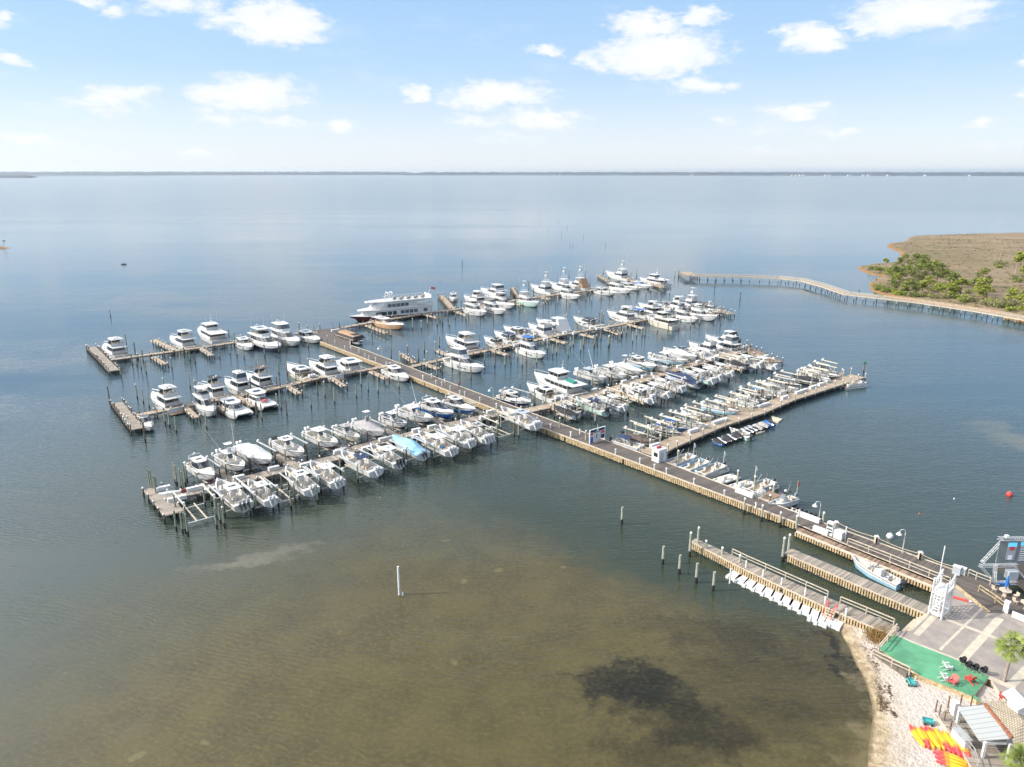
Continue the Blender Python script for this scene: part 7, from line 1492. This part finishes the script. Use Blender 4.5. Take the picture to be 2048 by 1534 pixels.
# ---- LED screen on truss
scr = mat('screen_grey', (.20, .225, .235), .4); sblue = bpy.data.materials.new('screen_blue'); sblue.use_nodes = True; q = sblue.node_tree.nodes['Principled BSDF']; q.inputs['Base Color'].default_value = (.1, .4, .6, 1); q.inputs['Emission Color'].default_value = (.1, .45, .75, 1); q.inputs['Emission Strength'].default_value = .6
swhite = bpy.data.materials.new('screen_white'); swhite.use_nodes = True; q = swhite.node_tree.nodes['Principled BSDF']; q.inputs['Base Color'].default_value = (.4, .4, .45, 1); q.inputs['Emission Color'].default_value = (.6, .62, .7, 1); q.inputs['Emission Strength'].default_value = .35
def truss(m, a, b_, w=.3, n=6, r=.035):
    a, b_ = Vector(a), Vector(b_); d = (b_-a).normalized(); up = Vector((0, 0, 1)) if abs(d.z) < .9 else Vector((1, 0, 0)); x = d.cross(up).normalized()*w/2; y = x.cross(d).normalized()*w/2; cs = [x+y, x-y, -x-y, -x+y]
    for c_ in cs: m.tube(a+c_, b_+c_, r, n=4)
    for k in range(n):
        for i in range(4): m.tube(a.lerp(b_, k/n)+cs[i], a.lerp(b_, (k+1)/n)+cs[(i+1) % 4], r*.6, n=3, cap=False)
def led():
    D = G(1988, 1169, DZ); e = empty('led_screen_stage', D, 0, 'grey LED video screen on aluminium truss at the right edge', 'screen'); L = 6.2
    # base frame from D to the right; screen above
    m = MB(); truss(m, (0, 0, .3), (4.6, 0, .3), .35, 8); truss(m, (0, 0, .3), (0.35, 1.0, 2.6), .3, 5); truss(m, (4.6, 0, .3), (5.0, 1.0, 2.6), .3, 5); truss(m, (0, 0, .3), (-1.9, .6, 2.5), .25, 5); truss(m, (4.6, 0, .3), (2.6, .8, 2.6), .12, 5, .025); truss(m, (-2.1, .6, 2.5), (3.2, .8, 2.5), .35, 9); m.build('base_truss', MT['aluminium'], e)
    m = MB(); truss(m, (-1.4, 1.2, 2.6), (.9, 1.2, 6.1), .3, 7); m.build('side_truss', MT['aluminium'], e); m = MB(); truss(m, (.1, 1.1, 6.3), (8.2, 1.1, 6.3), .4, 14); m.build('top_truss', MT['aluminium'], e)
    m = MB(); m.box(.35, 8.0, .95, 1.15, 2.75, 6.0); s_ = m.build('screen_panel', scr, e)
    y0, y1 = .925, .945
    m = MB(); m.box(3.2, 7.9, y0, y1, 5.35, 5.9); m.build('screen_title_bar', sblue, s_)
    m = MB(); m.box(1.5, 2.7, y0, y1, 3.2, 5.8); m.build('screen_picture', MT['gelcoat_grey'], s_); m = MB(); m.box(1.5, 2.7, y0-.01, y0, 5.2, 5.8); m.build('picture_sky', sblue, s_)
    m = MB(); m.box(1.75, 2.5, y0-.02, y0, 4.7, 5.2); m.build('picture_red_shape', MT['red_pink'], s_); m = MB(); m.box(1.8, 2.35, y0-.02, y0, 3.25, 3.9); m.build('picture_white_shape', swhite, s_)
    m = MB(); 
    for k in range(7): m.box(3.3, 5.0+.3*math.sin(k*2), y0, y1, 5.1-.33*k, 5.2-.33*k); m.box(6.4, 7.8, y0, y1, 5.1-.33*k, 5.2-.33*k)
    m.build('screen_list_lines', swhite, s_)
    m = MB(); m.box(.6, 2.0, -.25, .25, 0, .25); m.build('blue_cover', MT['blue_paint'], e)
    m = MB(); m.box(2.0, 3.3, .3, 1.2, .5, 1.7); m.build('amplifier_rack', MT['gelcoat_grey'], e)
    m = MB(); m.box(1.0, 1.5, .9, 1.4, 6.5, 6.8, 0, .05); m.build('spotlight', MT['plastic_white'], e)
led()
p = G(2030, 1190, DZ)
m = MB(); m.box(-6, 9, -1.5, 5, 0, .5)
st = G(2048, 1172, DZ); o = m.build('stage_floor', MT['planks_dark'], loc=(st.x+5.2, st.y, DZ+.02)); tag(o, 'low dark stage floor under the video screen truss', 'stage')
def table(px_, py_, label, umb=None):
    p = G(px_, py_, DZ+.02); e = empty('picnic_table', p, .5, label, 'table'); m = MB(); n = 8; m.loft([[(.75*math.cos(2*math.pi*k/n), .75*math.sin(2*math.pi*k/n), z) for k in range(n)] for z in (.70, .76)]); m.build('table_top', MT['timber_pale'], e)
    m = MB(); m.tube((0, 0, 0), (0, 0, .7), .06, n=6); m.build('pedestal', MT['galvanised'], e)
    for k in range(4):
        a = k*1.57+.4; m = MB(); cx, cy = 1.15*math.cos(a), 1.15*math.sin(a); m.box(cx-.22, cx+.22, cy-.22, cy+.22, .42, .46)
        for i in (-1, 1):
            for j in (-1, 1): m.tube((cx+i*.19, cy+j*.19, 0), (cx+i*.19, cy+j*.19, .42), .025, n=4)
        m.beam((cx+.2*math.cos(a), cy+.2*math.sin(a), .46), (cx+.26*math.cos(a), cy+.26*math.sin(a), .95), .42, .04); m.build('seat', MT['timber_pale'], e)
    if umb: m = MB(); m.loft([[(.15*math.cos(2*math.pi*k/8)*q, .15*math.sin(2*math.pi*k/8)*q, z) for k in range(8)] for q, z in ((.6, 1.0), (1.5, 1.6), (1.1, 2.4), (.3, 2.9))]); m.build('folded_umbrella', MT[umb], e); m = MB(); m.tube((0, 0, .7), (0, 0, 1.1), .04, n=5); m.build('umbrella_pole', MT['steel_rail'], e)
table(2009, 1190, 'round timber table with closed blue umbrella on the terrace', 'blue_paint'); table(2052, 1215, 'round timber table cut by the right picture edge')
m = MB(); a, b_ = G(2022, 1236, DZ), G(2075, 1258, DZ); m.beam(a+Vector((0, 0, .6)), b_+Vector((0, 0, .6)), .06, .9); tag(m.build('banner_fence', MT['canvas_white']), 'long white banner fence beside the plaza at the right edge', 'banner')
# ---------------------------------------------------------------- beach building
tile = bpy.data.materials.new('roof_tile'); tile.use_nodes = True; t = NT(tile.node_tree); b = t.n['Principled BSDF']; b.inputs['Roughness'].default_value = .85; u_ = t.new('ShaderNodeTexCoord'); bk = t.new('ShaderNodeTexBrick'); t.l.new(t.mapping(u_.outputs['Object'], (1, 1, 1), (0, 0, .0)), bk.inputs[0]); bk.inputs['Scale'].default_value = 2.4; bk.inputs['Color1'].default_value = (.36, .31, .23, 1); bk.inputs['Color2'].default_value = (.28, .24, .18, 1); bk.inputs['Mortar'].default_value = (.09, .075, .06, 1); bk.inputs['Mortar Size'].default_value = .05; bk.inputs['Row Height'].default_value = .5; t.l.new(bk.outputs[0], b.inputs['Base Color'])
corr = bpy.data.materials.new('corrugated_roof'); corr.use_nodes = True; t = NT(corr.node_tree); b = t.n['Principled BSDF']; b.inputs['Roughness'].default_value = .5; b.inputs['Metallic'].default_value = .2; u_ = t.new('ShaderNodeUVMap'); s_ = t.new('ShaderNodeSeparateXYZ'); t.l.new(u_.outputs[0], s_.inputs[0]); fr = t.math('FRACT', t.math('DIVIDE', s_.outputs[1], .62)); ns = t.noise(t.mapping(u_.outputs[0], (.6, 5, 1)), 1.2, 4, .6)
c = t.mix(t.math('GREATER_THAN', fr, .86), (.38, .40, .395), (.25, .265, .265)); t.l.new(t.mix(t.mapr(ns, .58, .72), c, (.55, .40, .22)), b.inputs['Base Color'])
def bpt(x, y, z): return G(1848+x/10.24, 1400+y/10.24, z)
def building():
    zr0, zr1 = 3.0, 3.7
    q = [bpt(690, 150, zr0), bpt(1140, 830, zr0), bpt(1750, 790, zr1), bpt(1250, 100, zr1)]; o = q[0].copy(); o.z = 0; e = empty('beach_hut', o, 0, 'beach hut with pale corrugated awning and tiled roof by the kayaks', 'building')
    r_ = [p-o for p in q]; ax = (r_[1]-r_[0]).normalized()
    m = MB(); uv = [(p.dot(ax), (p-r_[0]).dot(Vector((-ax.y, ax.x, 0)))) for p in r_]; uv2 = [(b_, a) for a, b_ in uv]; m.poly(r_, 0, uv2); m.poly([p-Vector((0, 0, .1)) for p in r_[::-1]])
    for i in range(4): a, b_ = r_[i], r_[(i+1) % 4]; m.poly([a-Vector((0, 0, .1)), b_-Vector((0, 0, .1)), b_, a])
    m.build('corrugated_awning', corr, e)
    # tiled hip roof behind
    t0 = bpt(1250, 95, zr1+.05)-o; t1 = bpt(1800, 780, zr1+.05)-o; t2 = bpt(2010, 1010, zr1+.05)-o if False else bpt(1850, 980, 3.3)-o; rdg0 = bpt(1700, 20, 4.6)-o; rdg1 = bpt(2040, 430, 4.9)-o
    e0 = bpt(1130, 20, 3.3)-o
    m = MB(); m.poly([t0, t1, t2, rdg1, rdg0, e0]); m.poly([t2, bpt(2300, 1200, 3.2)-o, bpt(2500, 560, 4.9)-o, rdg1]); m.poly([rdg0, rdg1, bpt(2500, 560, 4.9)-o, bpt(2600, 60, 3.4)-o, bpt(2100, -120, 3.4)-o]); m.build('tiled_roof', tile, e)
    m = MB()
    for k in range(26): a = t0.lerp(t1, (k+.5)/26)+Vector((0, 0, .06)); m.box(a.x-.16, a.x+.16, a.y-.12, a.y+.12, a.z-.1, a.z+.12, 0, .04)
    m.build('ridge_tiles', mat('terracotta', (.24, .095, .05), .85, var=.3, vs=3), e)
    # cupola dormer
    c_ = bpt(1960, 250, 4.4)-o; m = MB(); m.box(c_.x-.7, c_.x+.9, c_.y-.6, c_.y+.9, c_.z-.6, c_.z+.9); m.build('dormer', MT['white_paint'], e); m = MB(); m.loft([[(c_.x-.9, c_.y-.8, c_.z+.9), (c_.x+.1, c_.y-.8, c_.z+1.6), (c_.x+1.1, c_.y-.8, c_.z+.9)], [(c_.x-.9, c_.y+1.6, c_.z+.9), (c_.x+.1, c_.y+1.6, c_.z+1.6), (c_.x+1.1, c_.y+1.6, c_.z+.9)]]); m.build('dormer_roof', MT['gelcoat_white'], e)
    # walls
    w0, w1, w2 = bpt(1350, 880, 1.0)-o, bpt(1740, 1260, 1.0)-o, bpt(2300, 1400, 1.0)-o
    m = MB(); wl_ = [bpt(1700, 900, 1.0)-o, bpt(1850, 1130, 1.0)-o, bpt(2300, 1300, 1.0)-o, bpt(2500, 500, 1.0)-o, bpt(1560, 560, 1.0)-o]; m.prism([(p.x, p.y) for p in wl_], .9, 3.25); m.build('wall', MT['white_paint'], e)
    for x, y in ((680, 470), (1190, 1190), (1700, 1230)):
        p = bpt(x, y, 1.1)-o; m = MB(); m.box(p.x-.12, p.x+.12, p.y-.12, p.y+.12, .9, 3.0); m.build('column', MT['white_paint'], e)
    a, b_ = bpt(1220, 880, 2.8)-o, bpt(1700, 880, 2.8)-o; m = MB(); m.beam(a, b_, .15, .25); m.build('fascia_beam', MT['white_paint'], e)
    p = bpt(640, 300, 1.1)-o; m = MB(); m.box(p.x-.4, p.x+.1, p.y-.3, p.y+.4, .9, 2.7); m.build('side_wall', MT['white_paint'], e)
    # deck under awning and counter
    dk = [bpt(290, 330, 1.15), bpt(520, 150, 1.15), bpt(1100, 200, 1.15), bpt(1950, 900, 1.15), bpt(1800, 1500, 1.15), bpt(1050, 1500, 1.15), bpt(640, 820, 1.15)]
    m = MB(); m.prism([((p-o).x, (p-o).y) for p in dk], .55, 1.15, 0, 1, (ax.x, ax.y)); m.build('porch_deck', [MT['planks_grey'], MT['timber_pale']], e)
    a, b_ = bpt(650, 560, 2.1)-o, bpt(920, 850, 2.1)-o; a.z = b_.z = 2.15; m = MB(); m.beam(a, b_, .95, .06); m.build('counter_top', MT['galvanised'], e); a2, b2_ = a.copy(), b_.copy(); a2.z = b2_.z = 1.6; m = MB(); m.beam(a2, b2_, .7, 1.0); m.build('counter', MT['white_paint'], e)
building()
railing('handrail_fence', 'thin railing on the beach hut porch beside the kayaks', [bpt(560, 560, 1.15), bpt(820, 930, 1.15), bpt(1010, 1180, 1.15), bpt(1080, 1450, 1.15)], 1.0, 2.0, 'galvanised', w=.06)
PST = ((240, 130), (490, 60), (315, 230), (405, 380), (560, 210), (740, 40), (955, 50), (530, 560))
for i, (x, y) in enumerate(PST):
    p = bpt(x, y+60, 1.0); z = sandz(p); h_ = 1.5; m = MB(); m.box(-.05, .05, -.05, .05, -.2, h_); o = m.build('fence_post', mat('rusty_post', (.20, .12, .08), .9) if i == 0 else bpy.data.materials['rusty_post'], loc=(p.x, p.y, z)); o['_x'] = x; PSTo = o
ps_ = sorted([o for o in COL.objects if o.get('_x') is not None and o.name.startswith('fence_post')], key=lambda o: o['_x'])
for i, o in enumerate(ps_): tag(o, 'thin brown post around the beach hut steps, %s from the left' % ORD[i], 'post', 'thin posts by the beach hut'); del o['_x']
m = MB()
for k in range(4): a, b_ = bpt(300+70*k, 330-20*k, 1.0), bpt(520+60*k, 170-10*k, 1.0); m.beam(Vector((a.x, a.y, .75+.1*k)), Vector((b_.x, b_.y, .75+.1*k)), .35, .08)
tag(m.build('beach_steps', MT['timber_grey']), 'grey timber steps from the sand to the beach hut porch', 'steps')
# ---------------------------------------------------------------- labels
g_ = {}
for zone, x, r_, look in sorted(BOATS, key=lambda q: (q[0], q[1])):
    g_.setdefault(zone, []).append((x, r_, look))
SHORTN = {}
def words_(s): return len(s.split())
for zone, L_ in g_.items():
    for i, (x, r_, look) in enumerate(L_):
        if len(L_) == 1: lab = '%s, %s' % (look, zone)
        else:
            lab = '%s, %s boat from left, %s' % (look, ORD[i], zone)
        w_ = lab.split()
        if len(w_) > 16:
            z2 = zone.replace('of the ', 'of ').replace('the ', ''); lw = look.split(); 
            tail = '%s from left, %s' % (ORD[i], z2) if len(L_) > 1 else z2
            keep = 16-len(tail.split()); lab = ' '.join(lw[:keep]) if len(lw) > keep else look
            while lab.split()[-1] in ('with', 'and', 'a', 'to', 'of', 'in', 'on', 'the', 'under', 'between', 'by'): lab = ' '.join(lab.split()[:-1])
            lab = lab+', '+tail
        r_['label'] = lab
        if len(L_) > 1: r_['group'] = 'boats on the '+zone.replace('the ', '', 1) if False else 'boats, '+zone
g_ = {}
for zone, x, r_ in sorted(LIFTS, key=lambda q: (q[0], q[1])):
    g_[zone] = g_.get(zone, -1)+1; tag(r_, 'boat lift with four piles, %s from left, %s' % (ORD[g_[zone]], zone.replace('of the ', 'of ')), 'boat lift', 'boat lifts'); del r_['_z']; del r_['_s']
g_ = {}
for zone, x, o, c_ in sorted(MP, key=lambda q: (q[0], q[1])):
    g_[zone] = g_.get(zone, -1)+1; tag(o, '%s mooring pile %s%s' % (c_, zone, ', %s from left' % ORD[g_[zone]] if sum(1 for q in MP if q[0] == zone) > 1 else ''), 'mooring pile', 'mooring piles')
for o in COL.objects:
    if o.get('_x') is not None: del o['_x']
haze()
if __name__ == '__main__' and DEBUG:
    for l in LOG: print('LOG', l)
    print('faces', sum(len(o.data.polygons) for o in COL.objects if o.type == 'MESH'), 'objs', len(COL.objects))
